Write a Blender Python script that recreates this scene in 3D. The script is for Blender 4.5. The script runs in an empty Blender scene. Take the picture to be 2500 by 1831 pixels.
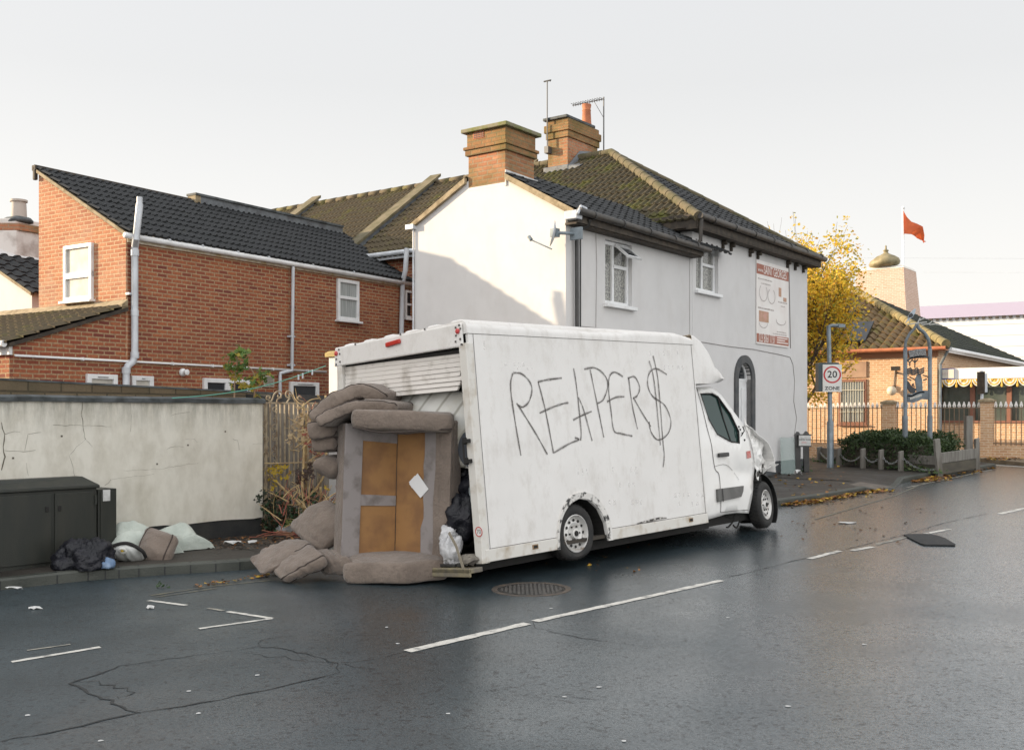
import bpy, bmesh, math, random
from mathutils import Vector as V, Matrix, noise
R = math.radians
random.seed(7)
SC = bpy.context.scene
COL = SC.collection

# ------------------------------------------------------------------ camera model: level camera, vertical shift
F, CX, HY, CZ = 2526.0, 1250.0, 1010.0, 1.88
GA = .0155; GX, GY = GA*.682, GA*.731          # the street climbs gently away from the camera
def G(x, y): return GX*x+GY*y
def ray(px, py): return V(((px-CX)/F, 1, (HY-py)/F))
CAM = V((0, 0, CZ))
def at(px, py, Y): return CAM+ray(px, py)*Y
def gp(px, py, h=0):
    d = ray(px, py); return CAM+d*((h-CZ)/(d.z-GX*d.x-GY*d.y))
class Fr:
    def __init__(s, o, phi=0, M=None):
        s.M = M if M is not None else Matrix.Translation(V(o))@Matrix.Rotation(phi, 4, 'Z')
        s.I = s.M.inverted()
    def W(s, p): return s.M@V(p)
    def hit(s, px, py, ax, val):
        o = s.I@CAM; d = s.I.to_3x3()@ray(px, py)
        return o+d*((val-o[ax])/d[ax])
    def sub(s, p, phi=0): return Fr(None, M=s.M@Matrix.Translation(V(p))@Matrix.Rotation(phi, 4, 'Z'))

# ------------------------------------------------------------------ mesh builder
class MB:
    def __init__(s): s.v = []; s.f = []; s.m = []
    def add(s, vs, fs, m=0, T=None):
        b = len(s.v)
        s.v += [tuple(T(p)) if T else tuple(p) for p in vs]
        s.f += [tuple(b+i for i in f) for f in fs]; s.m += [m]*len(fs); return s
    def poly(s, pts, m=0): return s.add(pts, [tuple(range(len(pts)))], m)
    def box(s, a, b, m=0, T=None):
        (x0, y0, z0), (x1, y1, z1) = a, b
        vs = [(x0,y0,z0),(x1,y0,z0),(x1,y1,z0),(x0,y1,z0),(x0,y0,z1),(x1,y0,z1),(x1,y1,z1),(x0,y1,z1)]
        return s.add(vs, [(0,3,2,1),(4,5,6,7),(0,1,5,4),(1,2,6,5),(2,3,7,6),(3,0,4,7)], m, T)
    def hexa(s, lo, hi, m=0):       # prism between two rings of equal length
        n = len(lo)
        fs = [tuple(range(n))[::-1], tuple(range(n, 2*n))]+[(i, (i+1) % n, n+(i+1) % n, n+i) for i in range(n)]
        return s.add(list(lo)+list(hi), fs, m)
    def prism(s, poly, d, m=0):
        d = V(d); return s.hexa([V(p) for p in poly], [V(p)+d for p in poly], m)
    def tube(s, pts, r, n=8, m=0, closed=False, cap=True):
        pts = [V(p) for p in pts]; k = len(pts); base = len(s.v); up = None
        for i, p in enumerate(pts):
            if closed: t = pts[(i+1) % k]-pts[i-1]
            else: t = pts[min(i+1, k-1)]-pts[max(i-1, 0)]
            if t.length < 1e-9: t = V((0, 0, 1))
            t.normalize()
            if up is None: up = V((0, 0, 1)) if abs(t.z) < .9 else V((1, 0, 0))
            a = t.cross(up)
            if a.length < 1e-4: a = t.orthogonal()
            a.normalize(); b = a.cross(t).normalized(); up = b
            rr = r[i] if isinstance(r, (list, tuple)) else r
            for j in range(n):
                th = 2*math.pi*j/n; s.v.append(tuple(p+(a*math.cos(th)+b*math.sin(th))*rr))
        for i in range(k if closed else k-1):
            for j in range(n):
                i2 = (i+1) % k
                s.f.append((base+i*n+j, base+i*n+(j+1) % n, base+i2*n+(j+1) % n, base+i2*n+j)); s.m.append(m)
        if cap and not closed:
            s.f.append(tuple(base+j for j in range(n))[::-1]); s.f.append(tuple(base+(k-1)*n+j for j in range(n))); s.m += [m, m]
        return s
    def lathe(s, prof, n=24, m=0, T=None, caps=True):
        vs = []; fs = []
        for (r, z) in prof:
            for j in range(n):
                th = 2*math.pi*j/n; vs.append((r*math.cos(th), r*math.sin(th), z))
        for i in range(len(prof)-1):
            for j in range(n): fs.append((i*n+j, i*n+(j+1) % n, (i+1)*n+(j+1) % n, (i+1)*n+j))
        if caps and prof[0][0] > 1e-6: fs.append(tuple(range(n))[::-1])
        if caps and prof[-1][0] > 1e-6: fs.append(tuple((len(prof)-1)*n+j for j in range(n)))
        return s.add(vs, fs, m, T)
    def ball(s, c, r, n=12, m=0, jit=0, T=None):
        c = V(c); r = V(r) if hasattr(r, '__len__') else V((r, r, r)); vs = []; fs = []
        k = max(6, n//2)
        for i in range(k+1):
            ph = math.pi*i/k
            for j in range(n):
                th = 2*math.pi*j/n; d = V((math.sin(ph)*math.cos(th), math.sin(ph)*math.sin(th), -math.cos(ph)))
                q = 1+(jit*noise.noise(d*2.3+c*7) if jit else 0)
                vs.append(c+V((d.x*r.x, d.y*r.y, d.z*r.z))*q)
        for i in range(k):
            for j in range(n): fs.append((i*n+j, i*n+(j+1) % n, (i+1)*n+(j+1) % n, (i+1)*n+j))
        return s.add(vs, fs, m, T)
    def ribbon(s, pts, w, fn, m=0):
        n = len(pts); L = []; Rr = []
        for i, p in enumerate(pts):
            a = pts[max(i-1, 0)]; b = pts[min(i+1, n-1)]
            tx, ty = b[0]-a[0], b[1]-a[1]; l = math.hypot(tx, ty) or 1; nx, ny = -ty/l, tx/l
            ww = (w[i] if isinstance(w, (list, tuple)) else w)/2
            L.append(fn(p[0]+nx*ww, p[1]+ny*ww)); Rr.append(fn(p[0]-nx*ww, p[1]-ny*ww))
        return s.add(L+Rr, [(i, n+i, n+i+1, i+1) for i in range(n-1)], m)
    def text(s, t, size, fn, m=0, align='CENTER', sx=1.0, bold=0):
        c = bpy.data.curves.new('lettering_tmp', 'FONT'); c.body = t; c.size = size; c.align_x = align; c.align_y = 'CENTER'; c.offset = bold
        c.resolution_u = 3
        o = bpy.data.objects.new('lettering_tmp', c); COL.objects.link(o); bpy.context.view_layer.update()
        me = bpy.data.meshes.new_from_object(o.evaluated_get(bpy.context.evaluated_depsgraph_get()))
        s.add([fn(v.co.x*sx, v.co.y) for v in me.vertices], [tuple(p.vertices) for p in me.polygons], m)
        bpy.data.objects.remove(o); bpy.data.curves.remove(c); bpy.data.meshes.remove(me); return s
    def build(s, name, mats, parent=None, smooth=False, bevel=0, seg=2, sub=0, base=True, solid=0, auto=None):
        if not isinstance(mats, (list, tuple)): mats = [mats]
        off = V((0, 0, 0))
        if parent is None and base and s.v:
            xs = [p[0] for p in s.v]; ys = [p[1] for p in s.v]; zs = [p[2] for p in s.v]
            off = V(((min(xs)+max(xs))/2, (min(ys)+max(ys))/2, min(zs)))
        me = bpy.data.meshes.new(name)
        me.from_pydata([tuple(V(p)-off) for p in s.v], [], s.f); me.update()
        for mm in mats: me.materials.append(mm)
        if len(mats) > 1: me.polygons.foreach_set('material_index', s.m)
        bm = bmesh.new(); bm.from_mesh(me); bmesh.ops.recalc_face_normals(bm, faces=bm.faces)
        bm.to_mesh(me); bm.free()
        if smooth: me.polygons.foreach_set('use_smooth', [True]*len(me.polygons))
        o = bpy.data.objects.new(name, me); COL.objects.link(o); o.location = off
        if parent is not None: o.parent = parent
        if solid: md = o.modifiers.new('solid', 'SOLIDIFY'); md.thickness = solid; md.offset = 0
        if bevel:
            md = o.modifiers.new('edge', 'BEVEL'); md.width = bevel; md.segments = seg; md.limit_method = 'ANGLE'; md.angle_limit = R(40)
        if sub: md = o.modifiers.new('sub', 'SUBSURF'); md.levels = sub; md.render_levels = sub
        if auto and smooth:
            try: me.set_sharp_from_angle(angle=R(auto))
            except Exception: pass
        return o
def clip(o, planes):
    bm = bmesh.new(); bm.from_mesh(o.data)
    for co, no in planes:
        bmesh.ops.bisect_plane(bm, geom=bm.verts[:]+bm.edges[:]+bm.faces[:], plane_co=V(co), plane_no=V(no), clear_outer=True)
    bm.to_mesh(o.data); bm.free()
def tag(o, label=None, cat=None, group=None, kind=None):
    if label: o['label'] = label
    if cat: o['category'] = cat
    if group: o['group'] = group
    if kind: o['kind'] = kind
    return o
def thing(name, label, cat, fr=None, group=None):
    o = bpy.data.objects.new(name, None); COL.objects.link(o); o.empty_display_size = .2
    if fr is not None: o.matrix_world = fr.M
    return tag(o, label, cat, group)
def struct(o): o['kind'] = 'structure'; return o
def copy_tree(o, parent=None):
    c = o.copy(); COL.objects.link(c)
    if parent is not None: c.parent = parent
    for ch in [k for k in bpy.data.objects if k.parent == o]: copy_tree(ch, c)
    return c
def spline(pts, n=8):
    pts = [V(p) for p in pts]; out = []
    for i in range(len(pts)-1):
        p0 = pts[max(i-1, 0)]; p1 = pts[i]; p2 = pts[i+1]; p3 = pts[min(i+2, len(pts)-1)]
        for k in range(n):
            t = k/n
            out.append(.5*((2*p1)+(p2-p0)*t+(2*p0-5*p1+4*p2-p3)*t*t+(3*p1-p0-3*p2+p3)*t**3))
    out.append(pts[-1]); return out

# ------------------------------------------------------------------ materials
def nd(nt, typ, ins=None, **props):
    n = nt.nodes.new(typ)
    for k, v in props.items(): setattr(n, k, v)
    for k, v in (ins or {}).items():
        if isinstance(v, bpy.types.NodeSocket): nt.links.new(v, n.inputs[k])
        else: n.inputs[k].default_value = v
    return n
def c4(c): return (c[0], c[1], c[2], 1)
def newmat(name):
    m = bpy.data.materials.new(name); m.use_nodes = True; nt = m.node_tree
    b = nt.nodes['Principled BSDF']; return m, nt, b
def ramp(nt, fac, stops):
    r = nd(nt, 'ShaderNodeValToRGB', {'Fac': fac}); e = r.color_ramp.elements
    while len(e) < len(stops): e.new(.5)
    for i, (p, c) in enumerate(stops): e[i].position = p; e[i].color = c4(c) if hasattr(c, '__len__') else (c, c, c, 1)
    return r.outputs['Color']
def mix(nt, fac, a, b, typ='MIX'):
    n = nd(nt, 'ShaderNodeMix', data_type='RGBA', blend_type=typ)
    for k, v in ((0, fac), (6, a), (7, b)):
        if isinstance(v, bpy.types.NodeSocket): nt.links.new(v, n.inputs[k])
        else: n.inputs[k].default_value = c4(v) if hasattr(v, '__len__') else v
    return n.outputs[2]
def objco(nt, scale=None):
    t = nd(nt, 'ShaderNodeTexCoord').outputs['Object']
    if scale: t = nd(nt, 'ShaderNodeMapping', {'Vector': t, 'Scale': scale}).outputs[0]
    return t
def noi(nt, co, scale, detail=4, rough=.55):
    return nd(nt, 'ShaderNodeTexNoise', {'Vector': co, 'Scale': scale, 'Detail': detail, 'Roughness': rough}).outputs['Fac']
def bump(nt, b, h, strength, dist):
    n = nd(nt, 'ShaderNodeBump', {'Height': h, 'Strength': strength, 'Distance': dist}); nt.links.new(n.outputs[0], b.inputs['Normal']); return n
def mat(name, col, rough=.6, col2=None, vs=3.0, lo=.4, hi=.65, bs=0, bst=.3, bd=.01, metal=0, spec=.5, stretch=None, rough2=None, coat=0):
    m, nt, b = newmat(name); co = objco(nt, stretch)
    b.inputs['Roughness'].default_value = rough; b.inputs['Metallic'].default_value = metal; b.inputs['Specular IOR Level'].default_value = spec
    if coat: b.inputs['Coat Weight'].default_value = coat; b.inputs['Coat Roughness'].default_value = .08
    if col2 is None: b.inputs['Base Color'].default_value = c4(col)
    else:
        f = ramp(nt, noi(nt, co, vs, 6), [(lo, 0), (hi, 1)])
        nt.links.new(mix(nt, f, col, col2), b.inputs['Base Color'])
        if rough2 is not None:
            mr = nd(nt, 'ShaderNodeMapRange', {0: f, 3: rough, 4: rough2}); nt.links.new(mr.outputs[0], b.inputs['Roughness'])
    if bs: bump(nt, b, noi(nt, objco(nt), bs, 3), bst, bd)
    return m
def wallco(nt):
    """(run along the wall, height) for walls whose local normals lie along local x or y"""
    tc = nd(nt, 'ShaderNodeTexCoord'); p = nd(nt, 'ShaderNodeSeparateXYZ', {0: tc.outputs['Object']}); n = nd(nt, 'ShaderNodeSeparateXYZ', {0: tc.outputs['Normal']})
    ax = nd(nt, 'ShaderNodeMath', {0: n.outputs[0]}, operation='ABSOLUTE'); s = nd(nt, 'ShaderNodeMath', {0: ax.outputs[0], 1: .7}, operation='GREATER_THAN')
    h = nd(nt, 'ShaderNodeMix', {0: s.outputs[0], 2: p.outputs[0], 3: p.outputs[1]}, data_type='FLOAT')
    return nd(nt, 'ShaderNodeCombineXYZ', {0: h.outputs[0], 1: p.outputs[2]}).outputs[0], tc.outputs['Object']
def brickmat(name, cols, mortar, bw=.225, bh=.075, ms=.012, dirt=(.1, .09, .05), dlo=.6, dhi=.8, bl=.5, pale=None):
    m, nt, b = newmat(name); h, oc = wallco(nt)
    hn = nd(nt, 'ShaderNodeVectorMath', {0: nd(nt, 'ShaderNodeTexNoise', {'Vector': h, 'Scale': 2.5}).outputs['Color'], 'Scale': .012}, operation='SCALE')
    h = nd(nt, 'ShaderNodeVectorMath', {0: h, 1: hn.outputs[0]}, operation='ADD').outputs[0]
    br = nd(nt, 'ShaderNodeTexBrick', {'Vector': h, 'Color1': c4(cols[0]), 'Color2': c4(cols[1]), 'Mortar': c4(mortar), 'Scale': 1.0, 'Mortar Size': ms, 'Mortar Smooth': .3, 'Bias': 0.0, 'Brick Width': bw, 'Row Height': bh}, offset=.5)
    # second colour variation: same bond, whole-brick random tint
    br2 = nd(nt, 'ShaderNodeTexBrick', {'Vector': nd(nt, 'ShaderNodeVectorMath', {0: h, 1: (bw*40, bh*60, 0)}, operation='ADD').outputs[0], 'Color1': c4((0, 0, 0)), 'Color2': c4((1, 1, 1)), 'Mortar': c4((.5, .5, .5)), 'Scale': 1.0, 'Mortar Size': ms, 'Brick Width': bw, 'Row Height': bh}, offset=.5)
    t = ramp(nt, br2.outputs[0], [(.15, 0), (.85, 1)])
    notm = nd(nt, 'ShaderNodeMath', {0: 1.0, 1: br.outputs['Fac']}, operation='SUBTRACT').outputs[0]
    k = nd(nt, 'ShaderNodeMath', {0: t, 1: notm}, operation='MULTIPLY').outputs[0]
    c = mix(nt, nd(nt, 'ShaderNodeMath', {0: k, 1: .75}, operation='MULTIPLY').outputs[0], br.outputs[0], cols[2])
    c = mix(nt, ramp(nt, noi(nt, oc, 22, 5), [(.35, 0), (.75, .65)]), c, cols[1])
    c = mix(nt, ramp(nt, noi(nt, oc, .9, 6, .6), [(dlo, 0), (dhi, bl)]), c, dirt)
    if pale: c = mix(nt, ramp(nt, noi(nt, nd(nt, 'ShaderNodeVectorMath', {0: oc, 1: (7.3, 3.1, 9.9)}, operation='ADD').outputs[0], 1.1, 6, .65), [(.48, 0), (.72, .6)]), c, pale)
    nt.links.new(c, b.inputs['Base Color']); b.inputs['Roughness'].default_value = .9; b.inputs['Specular IOR Level'].default_value = .25
    hh = nd(nt, 'ShaderNodeMath', {0: notm, 1: noi(nt, oc, 60, 3)}, operation='ADD').outputs[0]
    bump(nt, b, hh, .55, .008)
    return m
def rendermat(name, col, dirt, dlo=.5, dhi=.75, amt=.5, streak=(5, 5, .5), bs=90, bst=.25, moss=None):
    """painted render: broad tone, vertical streaks and grain"""
    m, nt, b = newmat(name); oc = objco(nt)
    c = mix(nt, ramp(nt, noi(nt, oc, 1.3, 7, .6), [(.35, 0), (.7, .5)]), col, tuple(x*.86 for x in col))
    c = mix(nt, ramp(nt, noi(nt, objco(nt, streak), 1.4, 7, .65), [(dlo, 0), (dhi, amt)]), c, dirt)
    if moss:
        z = nd(nt, 'ShaderNodeSeparateXYZ', {0: oc}).outputs[2]
        zz = nd(nt, 'ShaderNodeMapRange', {0: z, 1: moss[0], 2: moss[1], 3: 0.0, 4: 1.0}).outputs[0]
        q = nd(nt, 'ShaderNodeMath', {0: zz, 1: ramp(nt, noi(nt, objco(nt, (5, 5, .9)), 1.6, 8, .75), [(.36, 0), (.72, .9)])}, operation='MULTIPLY').outputs[0]
        c = mix(nt, q, c, moss[2])
    nt.links.new(c, b.inputs['Base Color']); b.inputs['Roughness'].default_value = .85; b.inputs['Specular IOR Level'].default_value = .25
    bump(nt, b, noi(nt, oc, bs, 4, .6), bst, .006)
    return m
def tilemat(name, col, col2, moss, mlo, mhi, rough=.7, ms=1.6, jit=True):
    m, nt, b = newmat(name); oc = objco(nt)
    c = mix(nt, noi(nt, oc, 9, 5), col, col2)
    c = mix(nt, ramp(nt, noi(nt, oc, 30, 4), [(.45, 0), (.75, .6)]), c, col2)
    c = mix(nt, ramp(nt, noi(nt, oc, ms, 8, .68), [(mlo, 0), (mhi, 1)]), c, moss)
    nt.links.new(c, b.inputs['Base Color']); b.inputs['Roughness'].default_value = rough; b.inputs['Specular IOR Level'].default_value = .3
    bump(nt, b, noi(nt, oc, 55, 4), .4, .008)
    return m
def glassmat(name, col=(.02, .025, .03), rough=.04, spec=.8, wave=.6):
    m, nt, b = newmat(name); b.inputs['Base Color'].default_value = c4(col); b.inputs['Roughness'].default_value = rough; b.inputs['Specular IOR Level'].default_value = spec
    bump(nt, b, noi(nt, objco(nt), 2.2, 2), .12*wave, .05); return m
def leafmat(name, a, b2, c2=None, trans=.35):
    m, nt, b = newmat(name); oc = objco(nt)
    c = mix(nt, ramp(nt, noi(nt, oc, 2.2, 5), [(.35, 0), (.65, 1)]), a, b2)
    if c2: c = mix(nt, ramp(nt, noi(nt, oc, 13, 3), [(.5, 0), (.72, 1)]), c, c2)
    nt.links.new(c, b.inputs['Base Color']); b.inputs['Roughness'].default_value = .6
    tr = nd(nt, 'ShaderNodeBsdfTranslucent', {'Color': c}); ms = nd(nt, 'ShaderNodeMixShader', {0: trans, 1: b.outputs[0], 2: tr.outputs[0]})
    nt.links.new(ms.outputs[0], nt.nodes['Material Output'].inputs['Surface']); return m

M = {}
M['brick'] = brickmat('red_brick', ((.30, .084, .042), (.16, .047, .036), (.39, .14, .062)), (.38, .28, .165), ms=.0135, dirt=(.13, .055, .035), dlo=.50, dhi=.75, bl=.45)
M['brick_end'] = brickmat('sunlit_weathered_brick', ((.42, .17, .085), (.31, .115, .065), (.50, .24, .13)), (.50, .38, .24), dirt=(.20, .10, .06), bl=.35, pale=(.42, .30, .22))  # lighter brick copy; sun on the end wall is raised into the colour
M['chimney'] = brickmat('mossy_chimney_brick', ((.44, .185, .095), (.31, .115, .065), (.48, .25, .14)), (.32, .25, .17), bw=.22, bh=.078, ms=.014, dirt=(.13, .115, .04), dlo=.42, dhi=.66, bl=.8)
M['chimney_dark'] = brickmat('sooty_moss_brick', ((.30, .155, .07), (.20, .105, .05), (.34, .19, .085)), (.20, .165, .09), bw=.22, bh=.078, ms=.013, dirt=(.105, .10, .025), dlo=.44, dhi=.68, bl=.85)
M['sikh_brick'] = brickmat('buff_orange_brick', ((.57, .35, .20), (.46, .26, .145), (.62, .43, .27)), (.68, .57, .43), dirt=(.22, .11, .06), bl=.25)
M['block'] = brickmat('concrete_block', ((.15, .115, .075), (.11, .085, .055), (.18, .14, .09)), (.06, .05, .035), bw=.46, bh=.36, ms=.014, dirt=(.05, .05, .03), dlo=.45, dhi=.7, bl=.6)
M['house'] = rendermat('pale_house_paint', (.605, .598, .595), (.40, .37, .345), dlo=.50, dhi=.85, amt=.32, streak=(1.6, 1.6, 1.0), bs=70, bst=.18)
M['wallpaint'] = rendermat('dirty_white_render', (.70, .675, .60), (.36, .325, .25), dlo=.42, dhi=.76, amt=.62, streak=(2.2, 2.2, 1.3), bs=120, bst=.4, moss=(1.62, 2.04, (.10, .095, .07)))
M['plinth'] = mat('black_plinth_paint', (.018, .02, .022), .7, (.035, .035, .033), 3, bs=50)
M['house_plinth'] = mat('grey_plinth_paint', (.05, .055, .06), .75, (.08, .085, .09), 2, bs=50)
M['coping'] = mat('weathered_coping', (.085, .095, .10), .75, (.03, .035, .035), 5, bs=40, bst=.5)
M['tile_dark'] = tilemat('dark_concrete_tile', (.016, .018, .020), (.028, .030, .032), (.06, .06, .05), .66, .8, .6)
M['tile_moss'] = tilemat('mossy_brown_tile', (.125, .098, .058), (.065, .052, .034), (.12, .115, .03), .52, .74, .85)
M['tile_mossgreen'] = tilemat('green_mossy_tile', (.085, .07, .042), (.045, .038, .025), (.095, .10, .018), .50, .68, .9, 1.3)
M['tile_sikh'] = tilemat('mossy_pantile', (.21, .145, .08), (.13, .09, .05), (.17, .16, .04), .5, .7, .85)
M['tile_green'] = tilemat('dark_green_slate', (.045, .05, .04), (.03, .034, .03), (.06, .07, .03), .5, .75, .8)
M['lead'] = mat('lead_flashing', (.13, .145, .16), .55, (.07, .075, .085), 5, bs=25)
M['verge'] = mat('verge_mortar', (.32, .26, .17), .9, (.17, .13, .075), 7, bs=40)
M['white_plastic'] = mat('white_plastic', (.70, .71, .72), .35, (.55, .55, .54), 4, .5, .8)
M['grey_pipe'] = mat('pale_grey_pipe', (.55, .58, .62), .4, (.42, .44, .47), 3)
M['black_plastic'] = mat('black_plastic', (.018, .018, .018), .4, (.035, .035, .034), 5)
M['gutter_black'] = mat('old_black_gutter', (.03, .027, .024), .5, (.06, .05, .04), 4)
M['glass'] = glassmat('window_glass')
M['glass_net'] = mat('net_curtain_glass', (.36, .38, .37), .12, (.22, .24, .24), 60, .4, .6, stretch=(1, 1, .02), spec=.6)
M['glass_frost'] = mat('frosted_glass', (.55, .53, .48), .15, (.40, .38, .34), 3, spec=.6)
M['glass_lead'] = mat('patterned_glass', (.30, .30, .27), .12, (.10, .10, .10), 26, .42, .6, spec=.7)
M['wood_grey'] = mat('weathered_wood', (.23, .215, .195), .9, (.12, .105, .09), 10, stretch=(1, 1, .12), bs=50)
M['wood_dark'] = mat('dark_soffit_wood', (.035, .028, .022), .8, (.07, .055, .04), 8)
M['terracotta'] = mat('terracotta', (.42, .15, .07), .8, (.33, .11, .055), 6)
M['metal_grey'] = mat('galvanised_metal', (.22, .26, .29), .45, (.15, .18, .2), 5, metal=.4)
M['aerial'] = mat('aerial_metal', (.12, .12, .12), .5, metal=.5)
# ------------------------------------------------------------------ roofs
def tile_roof(mb, o, a, d, na, ndn, tw=.30, co=.34, amp=.028, st=.022, m=0, spw=8, prof='roman', jit=.006):
    """pantile courses: o eave corner, a unit along the eave, d unit up the slope"""
    o = V(o); a = V(a).normalized(); d = V(d).normalized(); n = a.cross(d).normalized()
    if n.z < 0: n = -n
    cols = int(na/tw+.5)*spw; rows = int(math.ceil(ndn/co)); rnd = random.Random(5)
    def pr(i):
        t = (i % spw)/spw
        if prof == 'flat': return amp*(1 if t < .12 else 0)
        if prof == 'roman': return amp*max(0, math.sin(t*2*math.pi))**.8 if t < .5 else 0
        return amp*math.sin(t*2*math.pi)
    for r in range(rows):
        s0 = r*co-.03; s1 = min((r+1)*co, ndn); js = [rnd.uniform(-jit, jit) for _ in range(cols//spw+2)]
        V0 = []; V1 = []; V2 = []
        for i in range(cols+1):
            x = min(i*tw/spw, na); p = pr(i); j = js[i//spw]
            base = o+a*x
            V0.append(base+d*(s0+j)+n*(p-.012)); V1.append(base+d*(s0+j)+n*(p+st+j)); V2.append(base+d*s1+n*p)
        k = cols+1
        fs = [(i, i+1, k+i+1, k+i) for i in range(cols)]+[(k+i, k+i+1, 2*k+i+1, 2*k+i) for i in range(cols)]
        mb.add(V0+V1+V2, fs, m)
    return mb
def window_box(par, x0, x1, z0, z1, T, frame_m, pane_m, bars=(), fw=.055, depth=.06, sill=True, back=True, name='window', sill_m=None):
    """white frame + pane in wall coordinates: T(h, out, z) -> local point; out>0 is proud of the wall"""
    mb = MB()
    def bx(h0, h1, o0, o1, za, zb, mbx): mbx.box((h0, o0, za), (h1, o1, zb), T=lambda p: T(*p))
    o0, o1 = -.005, depth
    bx(x0, x0+fw, o0, o1, z0, z1, mb); bx(x1-fw, x1, o0, o1, z0, z1, mb)
    bx(x0+fw, x1-fw, o0, o1, z1-fw, z1, mb); bx(x0+fw, x1-fw, o0, o1, z0, z0+fw, mb)
    for kind, v, lo, hi in bars:
        if kind == 'v': bx(v-fw*.45, v+fw*.45, o0, o1-.004, lo, hi, mb)
        else: bx(lo, hi, o0, o1-.004, v-fw*.45, v+fw*.45, mb)
    f = mb.build(name, frame_m, par, bevel=.006)
    p = MB(); bx(x0+fw*.8, x1-fw*.8, o0-.02, o0+.022, z0+fw*.8, z1-fw*.8, p); p.build('pane', pane_m, f)
    if sill:
        s = MB(); bx(x0-.05, x1+.05, -.01, depth+.07, z0-.05, z0-.003, s); s.build('sill', sill_m or frame_m, f, bevel=.006)
    return f

# ================================================================== ground, road, pavement
def plane_sheet(name, poly, h, m, thick=None):
    mb = MB()
    if thick: mb.hexa([V((x, y, G(x, y)-.3)) for x, y in poly], [V((x, y, G(x, y)+h)) for x, y in poly])
    else: mb.poly([V((x, y, G(x, y)+h)) for x, y in poly])
    return struct(mb.build(name, m, base=False))
# wet asphalt
m, nt, b = newmat('wet_asphalt'); oc = objco(nt)
ag = nd(nt, 'ShaderNodeTexVoronoi', {'Vector': oc, 'Scale': 75.0}, feature='F1').outputs['Distance']
c = mix(nt, ramp(nt, noi(nt, oc, 1.1, 7, .62), [(.35, 0), (.7, 1)]), (.022, .035, .041), (.041, .059, .068))
pit = ramp(nt, noi(nt, oc, 21, 3, .6), [(.57, 0), (.64, 1)]); pit2 = ramp(nt, noi(nt, oc, 55, 3, .7), [(.52, 0), (.64, .85)])
pits = nd(nt, 'ShaderNodeMath', {0: pit, 1: pit2}, operation='MAXIMUM').outputs[0]; c = mix(nt, pits, c, (.010, .014, .017))
c = mix(nt, ramp(nt, noi(nt, oc, 130, 2), [(.66, 0), (.74, .55)]), c, (.20, .20, .19))
nt.links.new(c, b.inputs['Base Color'])
wx = nd(nt, 'ShaderNodeMapRange', {0: nd(nt, 'ShaderNodeSeparateXYZ', {0: oc}).outputs[0], 1: -4.0, 2: 7.0, 3: .22, 4: -.42}).outputs[0]
wet = ramp(nt, nd(nt, 'ShaderNodeMath', {0: noi(nt, oc, .35, 6, .6), 1: wx}, operation='ADD').outputs[0], [(.30, 0), (.70, 1)])
rg = nd(nt, 'ShaderNodeMapRange', {0: wet, 3: .20, 4: .40}).outputs[0]
rg = nd(nt, 'ShaderNodeMath', {0: rg, 1: nd(nt, 'ShaderNodeMath', {0: noi(nt, oc, 38, 4, .7), 1: .14}, operation='MULTIPLY').outputs[0]}, operation='ADD').outputs[0]
nt.links.new(rg, b.inputs['Roughness']); b.inputs['Specular IOR Level'].default_value = .5
cw = nd(nt, 'ShaderNodeMath', {0: nd(nt, 'ShaderNodeMapRange', {0: wet, 3: 1.0, 4: .12}).outputs[0], 1: ramp(nt, noi(nt, oc, 34, 4, .8), [(.36, .5), (.56, 1)])}, operation='MULTIPLY').outputs[0]; cw = nd(nt, 'ShaderNodeMath', {0: cw, 1: nd(nt, 'ShaderNodeMath', {0: 1.0, 1: nd(nt, 'ShaderNodeMath', {0: pits, 1: .6}, operation='MULTIPLY').outputs[0]}, operation='SUBTRACT').outputs[0]}, operation='MULTIPLY').outputs[0]; nt.links.new(cw, b.inputs['Coat Weight']); b.inputs['Coat Tint'].default_value = (.93, .97, 1, 1); b.inputs['Coat Roughness'].default_value = .25; b.inputs['Coat IOR'].default_value = 1.95
cn = nd(nt, 'ShaderNodeBump', {'Height': noi(nt, oc, 28, 5, .7), 'Strength': .10, 'Distance': .012}); nt.links.new(cn.outputs[0], b.inputs['Coat Normal'])
hh = nd(nt, 'ShaderNodeMath', {0: noi(nt, oc, 32, 5, .75), 1: ag}, operation='ADD').outputs[0]
bump(nt, b, hh, .20, .010); M['asphalt'] = m
M['pave'] = mat('damp_tarmac_pavement', (.036, .030, .023), .7, (.020, .017, .014), 1.6, bs=110, bst=.5, rough2=.45)
M['kerb'] = mat('damp_concrete_kerb', (.06, .064, .054), .6, (.028, .033, .027), 3, bs=60, bst=.4, rough2=.42)
M['paint'] = mat('worn_road_paint', (.62, .60, .55), .55, (.20, .20, .19), 9, .50, .70, bs=60)
M['paint_faint'] = mat('faded_road_paint', (.33, .31, .26), .55, (.10, .10, .095), 8, .42, .66)
M['yellow_faint'] = mat('faded_yellow_line', (.17, .155, .10), .55, (.08, .085, .08), 7, .36, .60)
M['crack'] = mat('road_crack', (.014, .016, .017), .6)
M['flag'] = mat('tactile_paving', (.14, .12, .10), .7, (.10, .085, .07), 6, bs=40)
M['patch'] = mat('dark_rubber', (.016, .017, .018), .75, (.028, .028, .028), 9, bs=120, bst=.5)
road = MB(); S_ = 260
road.poly([V((x, y, G(x, y))) for x, y in ((-S_, -S_), (S_, -S_), (S_, S_), (-S_, S_))]); road = struct(road.build('road', M['asphalt'], base=False))
KERB = [(-40, -22), (-20, -3.5), (-9.5, 6.6), (-5.264, 10.638), (-4.107, 11.388), (-2.873, 11.897), (-2.0, 12.75), (2.0, 16.5), (4.705, 18.229), (7.484, 21.146), (7.983, 21.638), (9.042, 23.401), (12.387, 26.904), (12.75, 27.6), (12.1, 28.6), (8.0, 31.6), (4.0, 34.5)]
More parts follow.
